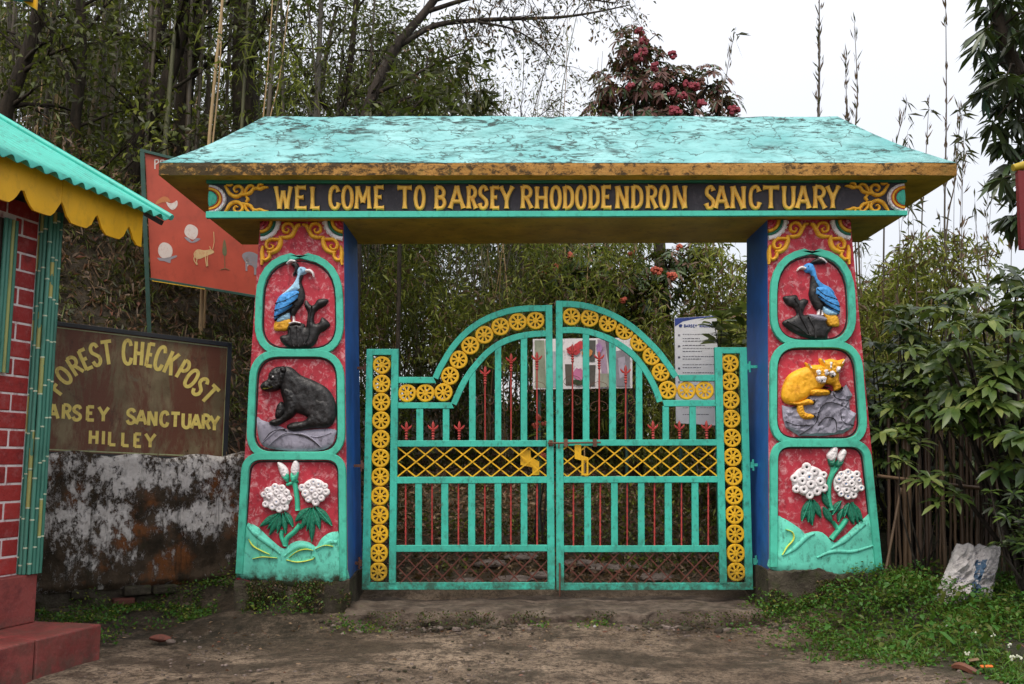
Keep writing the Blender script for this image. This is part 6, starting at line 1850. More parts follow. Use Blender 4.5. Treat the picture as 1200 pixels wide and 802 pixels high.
# near shrubs at the right
def cloud(cpx, cpy, Y, rx, ry, rz, n, lo=.3):
    c = at(cpx, cpy, Y); out = []
    for i in range(n):
        v = rvec(1)[0] * (rnd.uniform(lo, 1) ** .6)
        out.append(c + Vector((v[0] * rx, v[1] * ry, v[2] * rz)))
    return out
RHM = ['rh_mid', 'rh_dark', 'rh_mid', 'rh_pale', 'rh_mid']
def gnd(px, Y):
    b = at(px, 600, Y); b.z = Hs(b.x, Y); return b
rnd.seed(9); nr.seed(9)
rhodo_shrub('large rhododendron shrub hanging over the bamboo fence at the right edge', gnd(1205, 8.9), cloud(1165, 395, 8.2, .62, .45, .50, 46) + cloud(1195, 490, 8.0, .5, .4, .5, 36) + cloud(1120, 480, 8.3, .30, .3, .22, 14) + cloud(1200, 330, 8.5, .3, .4, .2, 10), .20, .072, RHM, 310, 9, .12, droop=.55, stem=.03)
rhodo_shrub('rhododendron shrub just right of the right pillar', gnd(1060, 9.9), cloud(1055, 420, 9.6, .5, .4, .45, 34) + cloud(1090, 360, 9.8, .35, .4, .25, 16) + cloud(1040, 500, 9.3, .35, .3, .4, 34) + cloud(1075, 440, 9.2, .4, .3, .3, 24), .18, .064, RHM, 311, 9, .08, droop=.5)
rhodo_shrub('dark rhododendron thicket behind the bamboo fence', gnd(1140, 10.4), cloud(1120, 470, 10.3, 1.3, .6, .75, 120) + cloud(1140, 560, 10.0, 1.2, .5, .5, 50), .19, .058, ['rh_dark', 'rh_black', 'rh_dark', 'rh_mid'], 312, 9)
rhodo_shrub('young rhododendron branch spreading low against the fence pole', gnd(1075, 9.0), [at(1052, 505, 8.5), at(1062, 512, 8.5), at(1102, 570, 8.4), at(1090, 562, 8.4), at(1108, 556, 8.4), at(1098, 590, 8.4), at(1058, 540, 8.5), at(1120, 580, 8.4), at(1078, 520, 8.5), at(1112, 500, 8.4), at(1075, 560, 8.5)], .16, .05, ['rh_mid', 'rh_pale', 'rh_mid'], 313, 8, stem=.012)
rhodo_shrub('dark shrub with fine stems leaning in from the right edge', gnd(1215, 8.0), cloud(1192, 600, 7.8, .22, .3, .45, 30), .12, .03, ['rh_black', 'rh_dark', 'rh_mid'], 314, 8)
# hanging dark tree in the upper right corner
rnd.seed(77); nr.seed(77)
g0 = gnd(1262, 8.4)
root = thing('drooping_tree', 'dark tree with drooping finger leaves in the upper right corner', 'tree', g0)
mb = MB(); lv = Leaves()
tr = [g0 - Vector((0, 0, .2)), at(1262, 400, 8.4), at(1245, 240, 8.2), at(1205, 110, 7.9), at(1178, 50, 7.8), at(1160, -20, 7.8), at(1150, -90, 7.9)]
tr = [Vector(q) for q in catmull([tuple(p) for p in tr], False, 4)]
mb.tube(tr, [.09 - .055 * i / (len(tr) - 1) for i in range(len(tr))], 10, cap=False)
for (x, y, n_) in [(1152, 18, 9), (1150, 42, 8), (1172, 8, 9), (1190, 22, 9), (1165, 70, 8), (1156, 92, 9), (1176, 96, 9), (1150, 112, 8), (1194, 70, 9), (1190, 112, 9), (1170, 128, 9), (1160, 150, 9), (1188, 148, 10), (1172, 170, 9), (1196, 178, 9), (1180, 200, 9), (1190, 232, 9), (1178, 262, 8), (1198, 215, 9), (1146, 60, 6), (1200, 140, 9), (1160, 40, 8), (1180, 40, 8), (1196, 44, 8), (1188, 262, 7), (1172, 215, 7), (1205, 95, 9), (1152, -8, 8), (1210, 20, 9), (1184, -6, 9)]:
    whorl(lv, at(x + rnd.uniform(2, 22), y + rnd.uniform(-12, 10), 8.1), (rnd.uniform(-.4, .1), rnd.uniform(-.3, .3), -.4), 10, .20, .046, [0, 0, 1], .8, .5)
    c = at(x + 4, y - 6, 7.8 + rnd.uniform(-.3, .4))
    j = min(range(len(tr)), key=lambda i: (tr[i] - c).length + (0 if tr[i].z < c.z + .3 else .2))
    mb.tube([tr[j], (tr[j] + c) / 2 + Vector((0, 0, .06)), c], [.014, .009, .005], 5, cap=False)
    whorl(lv, c, (rnd.uniform(-.4, .1), rnd.uniform(-.3, .3), -.5), n_ + 2, .20, .048, [0, 0, 1], .75, .45)
    whorl(lv, c + Vector((.03, .1, .03)), (0, .3, -.3), 8, .19, .044, [0, 0, 1], .9, .5)
mb.build('trunk', M['bark'], root, smooth=180)
lv.build('crown', [M['rh_black'], M['rh_dark']], root, origin=g0)

# tall thin bamboo shoots against the sky
def shoot(x0, y0, x1, y1, Y, r, seed, spike=1.0, droop=0, group='thin bamboo shoots against the sky', label=None):
    rnd.seed(seed); nr.seed(seed)
    top, low = at(x0, y0, Y), at(x1, y1, Y)
    b = low + (low - top).normalized() * 0
    g = Vector((low.x + (low.x - top.x) * .5, Y, 0)); g.z = Hs(g.x, Y)
    root = thing('bamboo_shoot', label or 'thin bare bamboo shoot rising against the white sky right of the arch', 'bamboo', g, group)
    pts = [Vector(q) for q in catmull([tuple(g), tuple(low), tuple((low + top) / 2 + Vector((rnd.uniform(-.05, .05), 0, 0))), tuple(top)], False, 6)]
    mb = MB(); n = len(pts)
    mb.tube(pts, [r * (1 - .8 * (i / (n - 1)) ** 1.5) for i in range(n)], 5, cap=False)
    mb.build('culm', M['culm_far'], root, smooth=180)
    lv = Leaves()
    T = 26
    for k in range(T):
        t = .45 + .55 * k / T
        i = min(n - 2, int(t * (n - 1)))
        p = pts[i] + (pts[i + 1] - pts[i]) * (t * (n - 1) - i)
        m = rnd.randint(2, 4)
        D = np.array((rnd.uniform(-.3, .3), rnd.uniform(-.3, .3), 1)) + nr.normal(size=(m, 3)) * .22
        if rnd.random() < .75 * spike:
            lv.quad(np.tile(p, (m, 1)) + nr.normal(size=(m, 3)) * .012, D, nr.uniform(.09, .2, m), .022, nr.choice([0, 1, 1], m), droop=-.02)
    m = 8
    D = np.array((.3 * (1 if droop >= 0 else -1), 0, -.2)) + nr.normal(size=(m, 3)) * .5
    if droop: lv.quad(np.tile(top, (m, 1)) - np.array([(0, 0, rnd.uniform(0, .25)) for _ in range(m)]), D, nr.uniform(.14, .24, m), .022, 0, droop=.3)
    tag(lv.build('sheath', [M['lf_dark'], M['lf_dry']], root, origin=g), kind='stuff')
shoot(960, -40, 960, 200, 12.2, .024, 401, 1.2, label='thickest bare bamboo shoot, crossing the sky left of the roof end')
shoot(1001, 22, 1003, 200, 12.6, .014, 402, .9)
shoot(991, 62, 998, 200, 12.8, .012, 403, .9)
shoot(862, 32, 846, 150, 14, .012, 404, .3, 1, label='lone bamboo tip leaning right beside the pink rhododendron')
shoot(1063, 118, 1036, 260, 12.2, .014, 405, .4, 1)
shoot(1089, 112, 1080, 300, 12.5, .012, 406, .4, -1)
shoot(1108, -30, 1107, 300, 12, .016, 407, .7)
shoot(1126, 118, 1108, 300, 12, .014, 408, .6, 1)
rnd.seed(3)
sh = [(rnd.uniform(1012, 1185), rnd.uniform(150, 290)) for _ in range(15)]
for i, (x, y) in enumerate(sh):
    shoot(x + random.Random(i).uniform(-10, 10), y, x, 430, 11 + (i % 5) * .6, .008, 420 + i, .45, 1 if i % 2 else -1)
# live straw culms with fresh leaves hanging before the trunks
def straw(pts, Y, r, seed, leaves, label):
    rnd.seed(seed); nr.seed(seed)
    P = [at(x, y, Y) for x, y in pts]
    g = P[0].copy(); g.z = Hs(g.x, Y)
    root = thing('bamboo_plant', label, 'bamboo', g)
    Q = [Vector(q) for q in catmull([tuple(p) for p in [g] + P], False, 6)]
    mb = MB(); n = len(Q)
    mb.tube(Q, [r * (1 - .5 * i / n) * (1.12 if i % 5 == 0 else 1) for i in range(n)], 7, cap=False)
    mb.build('culm', M['culm_straw'], root, smooth=60)
    if leaves:
        lv = Leaves()
        for (x, y, k) in leaves:
            c = at(x, y, Y - .1)
            m = k
            D = np.array((0, 0, -.5)) + nr.normal(size=(m, 3)) * .6
            lv.quad(np.tile(c, (m, 1)) + nr.normal(size=(m, 3)) * .10, D, nr.uniform(.13, .24, m), nr.uniform(.02, .03, m), nr.choice([1, 2, 2], m), droop=.15)
        lv.build('foliage', LFM, root, origin=g)
straw([(243, 200), (250, 110), (258, 30), (266, -60)], 11.0, .026, 501, [(250, 50, 10), (240, 75, 10), (262, 70, 8)], 'thick straw coloured bamboo culm behind the roof hip')
straw([(247, 200), (257, 90), (262, -30)], 11.15, .014, 502, None, 'thin straw bamboo culm crossing the thick one')
straw([(306, 180), (314, 80), (322, -40)], 11.3, .012, 503, [(300, 85, 12), (318, 60, 14), (285, 50, 10)], 'thin bamboo culm with fresh leaves above the ridge end')
straw([(312, 180), (328, 90), (342, -30)], 11.2, .010, 504, [(335, 70, 22), (348, 95, 26), (352, 110, 22), (340, 80, 18), (355, 40, 14), (330, 120, 14)], 'thin bamboo culm with bright yellow green leaf sprays')
straw([(684, 420), (688, 330), (692, 250)], 13.2, .010, 505, [(690, 296, 20), (684, 305, 16), (698, 300, 16), (693, 318, 12), (670, 300, 10)], 'bamboo stem whose lime leaves hang just under the beam')

# ------------------------------------------------------------------ boards behind the gate
YP = 11.6
pb = thing('flower_poster', 'poster of rhododendron photographs behind the gate leaves', 'poster', (at(683, 456, YP).x, YP, Hs(at(683, 456, YP).x, YP)))
def quadpx(pts, Y, d, mat, name, parent, k=0.0):
    mb = MB()
    a = [at(x, y, Y) - Vector((0, k, 0)) for x, y in pts]; b = [q + Vector((0, d, 0)) for q in a]
    n = len(a)
    mb.add(a, [tuple(range(n))])
    if d > 0:
        mb.add(b, [tuple(range(n))[::-1]])
        for i in range(n):
            mb.add([a[i], b[i], b[(i + 1) % n], a[(i + 1) % n]], [(0, 1, 2, 3)])
    return mb.build(name, mat, parent)
PM = lambda nm, c, c2=None, a_=.6: paint(nm, c, c2 or tuple(x * .3 for x in c), a_, 9, .5, .02, .3)
quadpx([(624.5, 397.5), (741, 396), (741, 455), (624.5, 456.5)], YP, .03, M['white'], 'backing_board', pb)
pic = [([(626.5, 399), (638, 399), (640, 455), (627, 455)], (.30, .33, .24)), ([(639, 399), (646, 399), (646, 454), (641, 454)], (.14, .16, .08)), ([(647, 412), (654, 412), (656, 454), (648, 454)], (.42, .48, .52)),
       ([(662, 427), (670, 427), (671, 452), (663, 452)], (.12, .10, .08)), ([(690, 428), (698, 428), (697, 453), (691, 453)], (.10, .09, .08)), ([(682, 399), (698, 399), (697, 424), (684, 424)], (.10, .10, .09)),
       ([(700, 398), (709, 398), (712, 438), (705, 438)], (.42, .30, .40)), ([(709, 398), (720, 398), (722, 436), (714, 436)], (.14, .12, .14)), ([(701, 438), (720, 438), (720, 454), (701, 454)], (.30, .30, .24)), ([(721, 412), (738, 409), (738, 453), (722, 453)], (.27, .25, .28)), ([(724, 420), (732, 418), (734, 440), (726, 444)], (.45, .40, .48))]
for i, (q, c) in enumerate(pic):
    quadpx(q, YP, 0, PM('poster print %d' % i, c), 'printed_picture', pb, .002 + .0008 * i)
def blobpx(x, y, rx, ry, Y, k, mat, name, parent, seed=1):
    rr = random.Random(seed)
    return quadpx([(x + rx * math.cos(t) * rr.uniform(.75, 1.1), y + ry * math.sin(t) * rr.uniform(.75, 1.1)) for t in np.linspace(0, 2 * math.pi, 17)[:-1]], Y, 0, mat, name, parent, k)
pr_, pp_, pg_ = PM('poster red bloom', (.55, .05, .06)), PM('poster pink bloom', (.62, .20, .36)), PM('poster dark leaves', (.04, .07, .03))
blobpx(672, 411, 9, 6, YP, .015, pr_, 'printed_bloom', pb, 1); blobpx(680, 405, 7, 5, YP, .016, pr_, 'printed_bloom', pb, 2); blobpx(688, 414, 7, 5, YP, .0145, PM('poster orange bloom', (.6, .25, .08)), 'printed_bloom', pb, 3)
blobpx(678, 439, 7, 8, YP, .016, pp_, 'printed_bloom', pb, 4); blobpx(678, 448, 9, 4, YP, .0152, pg_, 'printed_leaf', pb, 5); blobpx(702, 408, 4, 6, YP, .017, PM('poster lilac bloom', (.45, .25, .5)), 'printed_bloom', pb, 6)
for x in (632, 733):
    mb = MB(); a = at(x, 457, YP + .05); g = a.copy(); g.z = Hs(a.x, a.y) - .1
    mb.tube([g, at(x, 400, YP + .05)], .02, 8); mb.build('post', M['board_frame'], pb, smooth=60)
YN = 11.2
nb = thing('notice_board', 'white visitor notice with blue top corner beside the right stile', 'sign', (at(818, 500, YN).x, YN, Hs(at(818, 500, YN).x, YN)))
white_n = paint('notice white', (.80, .81, .86), (.4, .4, .42), .2, 5, .4, .02, .04)
quadpx([(790.5, 373), (840, 370), (843, 499), (792.5, 496)], YN, .025, white_n, 'panel', nb)
blue_n = PM('notice blue', (.04, .07, .28)); ink = PM('notice ink', (.10, .10, .14)); ink2 = PM('notice grey ink', (.26, .26, .30))
quadpx([(790.7, 373.2), (839.9, 370.3), (839.9, 371.5), (815, 373.8), (800, 377), (790.9, 383)], YN, 0, blue_n, 'blue_corner', nb, .0015)
blobpx(797.5, 382, 2.2, 2.2, YN, .002, blue_n, 'emblem', nb, 3)
def nmap(px0, px1, py, hh):
    return lambda u, v: (px0 + u * (px1 - px0), py - v * hh)
x = 801.5
mb = MB(); mb.fm = lambda px, py, w_: at(px, py, YN) - Vector((0, .0015 + w_, 0))
for ch in "BARSEY RHODODEN":
    if ch != ' ': glyph(mb, ch, nmap(x, x + 2.1, 383.6, 3.0), .0006, .75, 1, 'flat')
    x += 2.6
mb.build('heading', blue_n, nb)
rr = random.Random(4)
for i, y in enumerate([392, 397, 400, 405, 408.5, 412, 418, 421, 427.5, 431, 437, 441, 447, 452, 462, 470, 478, 486]):
    mb = MB(); mb.fm = lambda px, py, w_: at(px, py, YN) - Vector((0, .0015 + w_, 0))
    x = 800
    xe = rr.uniform(815, 838) if i % 2 else 838
    while x < xe:
        l = rr.uniform(1.5, 4); mb.ribbon(mb.fm, [(x, y), (min(x + l, xe + 1), y - .05 * l)], .75, .0006, False, 0, 'flat'); x += l + .8
    if i % 3 == 0: mb.ribbon(mb.fm, [(794.5, y + 1), (797, y + 1)], 2.2, .0006, False, 0, 'flat')
    tag(mb.build('text_line', ink if i % 4 else ink2, nb), kind='stuff')
for x in (796, 838):
    mb = MB(); a = at(x, 498, YN + .05); g = a.copy(); g.z = Hs(a.x, a.y) - .1
    mb.tube([g, at(x, 380, YN + .05)], .02, 8); mb.build('post', M['board_frame'], nb, smooth=60)

# ------------------------------------------------------------------ bamboo fence, pole and sack at the right
fz = lambda x, y: Hs(x, y)
rnd.seed(21)
fen = thing('bamboo_fence', 'dark weathered bamboo stake fence behind the white sack', 'fence', (at(1110, 600, 9.2).x, 9.2, fz(at(1110, 600, 9.2).x, 9.2)))
x = 1040
while x < 1260:
    Yp = 9.15 + rnd.uniform(-.04, .04)
    t = at(x + rnd.uniform(-3, 3), rnd.uniform(440, 520), Yp); b = at(x, 640, Yp); b.z = fz(b.x, Yp) - .1
    r = rnd.uniform(.010, .022)
    Q = [b + (t - b) * (i / 12) + Vector((rnd.gauss(0, .003), 0, 0)) for i in range(13)]
    mb = MB(); mb.tube(Q, [r * (1.15 if i % 3 == 0 else 1) for i in range(13)], 7); mb.build('stake', M['stake'], fen, smooth=60)
    x += rnd.uniform(4.2, 7.5)
for (a, b_, r) in [((1028, 558, 9.0), (1178, 576, 9.0), .017), ((1056, 572, 9.02), (1034, 690, 8.9), .013)]:
    A, B = at(*a), at(*b_)
    mb = MB(); mb.tube([A + (B - A) * (i / 12) for i in range(13)], [r * (1.12 if i % 3 == 0 else 1) for i in range(13)], 8)
    mb.build('rail_pole' if r > .015 else 'brace_pole', M['culm_straw'] if False else M['spear'] if False else M['stake'], fen, smooth=60)

def m_sack():
    n = NT('woven plastic sack')
    c = n.mix(n.ramp(n.noise(5, 6, .7), [(.35, 0), (.65, 1)]), (.34, .32, .31), (.58, .55, .55))
    c = n.mix(n.ramp(n.noise(14, 7, .75), [(.52, 0), (.66, .75)]), c, (.12, .11, .12))
    n.bump(n.math('ADD', n.noise(10, 7, .75), n.math('MULTIPLY', n.voro(160, 'F1'), .15)), .7, .03)
    return n.done(c, .55, .35)
M['sack'] = m_sack()
M['sack_blue'] = paint('sack printed band', (.05, .10, .17), (.4, .38, .4), .8, 9, .5, .3, .3)
M['sack_ink'] = paint('sack printed ink', (.16, .16, .22), (.4, .38, .4), .8, 9, .5, .3, .3)
rnd.seed(8)
NUx, NVx = 90, 90
qc = [(1121, 637), (1173, 642), (1157, 716), (1091, 712)]
YS = 8.35
def spt(u, v):
    a = Vector((*qc[0], 0)).lerp(Vector((*qc[1], 0)), u); b = Vector((*qc[3], 0)).lerp(Vector((*qc[2], 0)), u)
    q = a.lerp(b, v)
    return q.x, q.y
mb = MB()
vs = []
for side in (0, 1):
    for j in range(NVx + 1):
        for i in range(NUx + 1):
            u, v = i / NUx, j / NVx
            x, y = spt(u, v)
            e = math.sin(math.pi * u) ** .45 * (min(1, (v + .02) * 5) ** .5) * min(1, (1.04 - v) * 6) ** .5
            if v < .08: y += 2.2 * math.sin(u * 19) * (1 - v / .08)
            lean = .20 * (1 - v)                 # leans back on the fence
            p = at(x, y, YS + lean)
            wr = noise.fractal(Vector((u * 3.2, v * 3.4, side * 7.0)), .75, 2.2, 5) * .075
            wr2 = abs(noise.noise(Vector((u * 2.4 + v * 2, v * 3.1, side + 2.0)))) * .07
            wr3 = noise.fractal(Vector((u * 9 + v * 3, v * 8, side + 5.0)), .8, 2.2, 4) * .022
            wr = wr + wr3 - .02 * abs(math.sin(9 * (u + .6 * v) + 4 * noise.noise(Vector((u * 2, v * 2, 1)))))  ** 8
            dy = (.13 * e + (wr - wr2) * (.25 + .75 * e)) * (-1 if side == 0 else .9)
            vs.append(p + Vector((0, dy, wr * .25)))
N1 = (NUx + 1) * (NVx + 1)
for side in (0, 1):
    for j in range(NVx):
        for i in range(NUx):
            a = side * N1 + j * (NUx + 1) + i
            f = (a, a + 1, a + NUx + 2, a + NUx + 1)
            u, v = (i + .5) / NUx, (j + .5) / NVx
            mi = 0
            if side == 0:
                if .46 < u < .62 and v > .20: mi = 1
                if mi == 1 and (j // 2 % 7) in (2, 4) and .51 < u < .56: mi = 0
                if .14 < u < .36 and j // 2 in (22, 24, 30): mi = 2 if (i % 3) else 0
                if .68 < u < .90 and j // 2 in (18, 21, 27, 33): mi = 2 if (i % 3) else 0
            mb.add([vs[k] for k in f], [(0, 1, 2, 3) if side else (3, 2, 1, 0)], mi)
s_ = mb.build('sack', [M['sack'], M['sack_blue'], M['sack_ink']], None, smooth=180)
bmx = bmesh.new(); bmx.from_mesh(s_.data); bmesh.ops.remove_doubles(bmx, verts=bmx.verts, dist=.0004); bmesh.ops.recalc_face_normals(bmx, faces=bmx.faces); bmx.to_mesh(s_.data); bmx.free()
tag(s_, 'crumpled white woven sack with a blue band leaning on the fence', 'sack')

# red board at the right edge of the picture
YQ = 6.6
re_ = thing('red_side_board', 'red board with a rounded yellow top rail at the right edge', 'sign', (at(1275, 400, YQ).x, YQ, 0))
mb = MB(); mb.quadprism([(1193, 200), (1270, 202), (1270, 296), (1197, 292)], YQ, YQ + .04); o = mb.build('board', paint('dark red board', (.15, .012, .014), vary=.2), re_, bev=.004); fix_normals(o.data)
mb = MB(); mb.tube([at(1187, 197, YQ + .02), at(1200, 194, YQ + .02), at(1272, 195, YQ + .02)], [.026, .034, .034], 10); mb.build('top_rail', paint('mossy yellow rail', (.38, .27, .02), (.1, .1, .03), .7), re_, smooth=60)
mb = MB(); mb.tube([Vector((at(1275, 400, YQ + .02).x, YQ + .02, -.1)), at(1275, 190, YQ + .02)], .04, 10); mb.build('post', M['timber'], re_, smooth=60)

# ------------------------------------------------------------------ ground cover, litter, stones
def terr(X, Y): return H(X, Y)
def scatter(n, x0, x1, y0, y1, mask=None, seed=1):
    nr.seed(seed)
    X = nr.uniform(x0, x1, n); Y = nr.uniform(y0, y1, n)
    if mask is not None:
        k = mask(X, Y); X, Y = X[k], Y[k]
    return np.stack([X, Y, terr(X, Y)], 1)
def nz(X, Y, s_, o=0.0):
    return np.array([noise.noise(Vector((a * s_ + o, b * s_, o))) for a, b in zip(X, Y)])
# leaf litter on the forest floor and on the bank
lv = Leaves()
P = scatter(19000, -3.2, 3.6, 9.85, 16.5, None, 3)
n = len(P); D = rvec(n); D[:, 2] = np.abs(D[:, 2]) * .5
lv.quad(P + np.array((0, 0, .012)), D, nr.uniform(.05, .11, n), nr.uniform(.02, .05, n), nr.choice([0, 0, 1, 0, 2], n, p=[.30, .30, .2, .08, .12]), droop=0)
P = scatter(26000, -8, -1.2, 9.0, 15.0, lambda X, Y: ((X - WA[0]) * WN[0] + (Y - WA[1]) * WN[1]) > .25, 4)
n = len(P); D = rvec(n) * .8 + np.array((.25, -.35, -.35))
lv.quad(P + rvec(n) * .05 + np.array((0, 0, .03)), D, nr.uniform(.06, .16, n), nr.uniform(.015, .045, n), nr.choice(4, n, p=[.46, .06, .16, .32]), droop=.1)
tag(lv.build('leaf_litter', [M['lf_dry'], M['lf_tan'], M['lf_rust'], M['lf_dark']]), 'brown dead leaves covering bank and path behind the gate', 'leaf litter', kind='stuff')
# hanging dead fern and green tufts on the bank
lv = Leaves()
P = scatter(900, -6.5, -1.6, 9.2, 12.5, lambda X, Y: ((X - WA[0]) * WN[0] + (Y - WA[1]) * WN[1]) > .3, 6)
for p in P:
    m = rnd.randint(5, 9)
    g = rnd.random() < .42
    D = np.array((.2, -.3, .7 if g else .0)) + nr.normal(size=(m, 3)) * .5
    lv.fine(np.tile(p, (m, 1)), D, nr.uniform(.12, .34, m), nr.uniform(.010, .02, m), 0 if g else 1, droop=.8)
tag(lv.build('bank_ferns', [M['lf_mid'], M['lf_dry']]), 'ferns and grass tufts hanging on the dark bank above the wall', 'ferns', kind='stuff')
# greenery on the forest floor
lv = Leaves()
P = scatter(9000, -3, 3.6, 10.0, 15, lambda X, Y: nz(X, Y, .9, 3) + .18 * X - .05 > .02, 8)
n = len(P); D = rvec(n); D[:, 2] = np.abs(D[:, 2]) + .3
lv.quad(P + np.array((0, 0, 1)) * nr.uniform(0, .16, n)[:, None], D, nr.uniform(.04, .09, n), nr.uniform(.02, .04, n), nr.choice(3, n, p=[.4, .4, .2]), droop=.1)
tag(lv.build('forest_herbs', [M['lf_dark'], M['lf_mid'], M['lf_light']]), 'low green herbs growing behind the right gate leaf', 'herbs', kind='stuff')
# verge at the right: clover, herbs, grass blades, white florets
lv = Leaves()
def rmask(X, Y): return (X - (2.55 + .42 * np.clip(7.9 - Y, -1, 3) * 0.55) + .35 * nz(X, Y, 1.6, 1)) > 0.0
P = scatter(30000, 2.0, 6.2, 6.0, 9.0, lambda X, Y: rmask(X + .45 * nr.rand(len(X)) ** 3 + .3 * nz(X, Y, 5, 2), Y), 10)
dens = nz(P[:, 0], P[:, 1], 2.3, 5) + .55 * ss(6.4, 7.6, P[:, 1]) > .27 - .35 * nr.rand(len(P)) - .12 * ss(7.4, 8.4, P[:, 1])
P = P[dens]
n = len(P); D = rvec(n); D[:, 2] = np.abs(D[:, 2]) * .6
hgt_ = nr.uniform(0, 1, n) ** 1.5 * (.03 + .34 * np.clip(nz(P[:, 0], P[:, 1], 1.9, 9) + .25, 0, 1) * (.5 + .8 * ss(7.0, 8.4, P[:, 1]))) * ss(6.2, 7.4, P[:, 1])
lv.quad(P + np.array((0, 0, 1)) * hgt_[:, None], D, nr.uniform(.02, .05, n), nr.uniform(.018, .036, n), nr.choice(3, n, p=[.25, .6, .15]), droop=.05, up=np.tile((0, 0, 1.), (n, 1)))
P2 = P[nr.rand(n) < .16]; n = len(P2)
D = nr.normal(size=(n, 3)) * .35 + np.array((0, 0, 1))
lv.fine(P2, D, nr.uniform(.08, .26, n), nr.uniform(.005, .010, n), nr.choice([0, 2], n), droop=.5)
for (px, Y, k) in [(1052, 8.75, 60), (1068, 8.6, 40), (1098, 8.05, 50), (1125, 7.9, 40), (1165, 7.8, 60), (1185, 8.0, 50), (1040, 8.5, 30), (1148, 7.7, 30)]:
    b = at(px, 600, Y); b.z = Hs(b.x, Y)
    D = nr.normal(size=(k, 3)) * .45 + np.array((0, 0, 1.0))
    lv.fine(np.tile(b, (k, 1)) + nr.normal(size=(k, 3)) * np.array((.07, .07, 0)), D, nr.uniform(.18, .42, k), nr.uniform(.009, .016, k), nr.choice([0, 2], k), droop=.9)
tag(lv.build('verge_plants', [M['grass_a'], M['grass_b'], M['lf_mid']]), 'clover, herbs and grass of the right verge below the sack', 'ground cover', kind='stuff')
rnd.seed(14)
fb = MB()
for (x, y, Y) in [(1164, 738, 7.75), (1184, 752, 7.55), (1190, 764, 7.4), (1186, 772, 7.3), (1196, 760, 7.4), (1150, 720, 7.9), (1134, 762, 7.4), (1142, 740, 7.7), (1110, 728, 7.9)]:
    b = on_plane(x, y + 12, Vector((0, 0, .2)), Vector((0, 0, 1)))
    b.z = Hs(b.x, b.y) + rnd.uniform(.08, .15)
    for k in range(5): fb.ball(b + Vector(rvec(1)[0]) * .012, .0075, 6)
tag(fb.build('white_wildflowers', M['petal_white']), 'tiny white wildflowers among the verge herbs', 'wildflowers', kind='stuff')
# weeds along the wall's foot at the left
lv = Leaves()
def lmask(X, Y):
    d = (X - WA[0]) * WN[0] + (Y - WA[1]) * WN[1]
    return (d < .0) & (d > -.85) & (nz(X, Y, 2.2, 2) - .8 * (-d) > -.55)
P = scatter(20000, -5.2, -1.75, 7.4, 10.0, lmask, 12)
P = P[(P[:, 1] < 8.83) | (P[:, 0] < -2.75)]
n = len(P); D = rvec(n); D[:, 2] = np.abs(D[:, 2]) * .6
hh = nr.uniform(0, 1, n) ** 1.6 * (.03 + .30 * np.clip(nz(P[:, 0], P[:, 1], 2.1, 6) + .15, 0, 1))
lv.quad(P + np.array((0, 0, 1)) * hh[:, None], D, nr.uniform(.02, .045, n), nr.uniform(.015, .03, n), nr.choice(3, n, p=[.3, .5, .2]), droop=.05, up=np.tile((0, 0, 1.), (n, 1)))
P2 = P[nr.rand(n) < .10]; n = len(P2)
lv.fine(P2, nr.normal(size=(n, 3)) * .4 + np.array((0, 0, 1)), nr.uniform(.05, .2, n), nr.uniform(.005, .010, n), 0, droop=.6)
tag(lv.build('wall_foot_weeds', [M['grass_a'], M['grass_b'], M['lf_light']]), 'green weeds along the foot of the stained wall', 'weeds', kind='stuff')
# sprigs at the step and pillar feet
lv = Leaves()
for (px, Y, k, hgt_) in [(415, 8.38, 70, .10), (440, 8.4, 50, .07), (400, 8.5, 50, .12), (352, 8.72, 90, .20), (330, 8.7, 90, .16), (300, 8.72, 60, .12), (690, 8.42, 60, .06), (712, 8.45, 30, .05), (905, 8.6, 90, .18), (925, 8.66, 90, .22), (950, 8.68, 80, .15), (985, 8.7, 90, .16), (1015, 8.7, 90, .2), (640, 8.42, 30, .05), (870, 8.4, 40, .08), (125, 8.0, 80, .1), (140, 8.3, 80, .14), (190, 8.5, 70, .1)]:
    b = at(px, 720, Y); z = Hs(b.x, Y)
    X = b.x + nr.normal(size=k) * .08; Yv = Y + nr.normal(size=k) * .05
    P = np.stack([X, Yv, np.full(k, z) + nr.uniform(0, hgt_, k)], 1)
    D = rvec(k); D[:, 2] = np.abs(D[:, 2]) * .6
    lv.quad(P, D, nr.uniform(.02, .04, k), nr.uniform(.012, .026, k), nr.choice(3, k, p=[.3, .5, .2]), droop=.05)
tag(lv.build('foot_sprigs', [M['grass_a'], M['grass_b'], M['lf_light']]), 'small green sprigs at the feet of pillars and step', 'weeds', kind='stuff')
# moss, soil crumbs and tiny leaves clinging to the footings and the step's face
lv = Leaves()
for (x0, x1, y, z0, z1, n) in [(at(274, 700, 8.85).x, at(412, 700, 8.85).x, 8.85, 0, .40, 5200), (at(897, 700, 8.85).x, at(1041, 700, 8.85).x, 8.85, 0, .42, 5600), (sL, sR, 8.60, 0, .17, 2600)]:
    nr.seed(int(abs(x0) * 100))
    X = nr.uniform(x0, x1, n); Z = z0 + (z1 - z0) * nr.uniform(0, 1, n) ** .8
    k = nz(X, Z, 3.3, 4) + .25 * nz(X, Z, 14, 1) > -.02 - .25 * (Z < .1)
    X, Z = X[k], Z[k]; n = len(X)
    P = np.stack([X, y - .012 - nr.uniform(0, .02, n), Z], 1)
    D = rvec(n); D[:, 1] = -np.abs(D[:, 1]) * .7
    lv.quad(P, D, nr.uniform(.010, .030, n), nr.uniform(.008, .02, n), nr.choice(4, n, p=[.4, .22, .28, .1]), droop=.1)
tag(lv.build('footing_moss', [M['lf_dark'], M['lf_mid'], M['lf_dry'], M['grass_b']]), 'moss and soil crumbs on the pillar footings and step face', 'moss', kind='stuff')
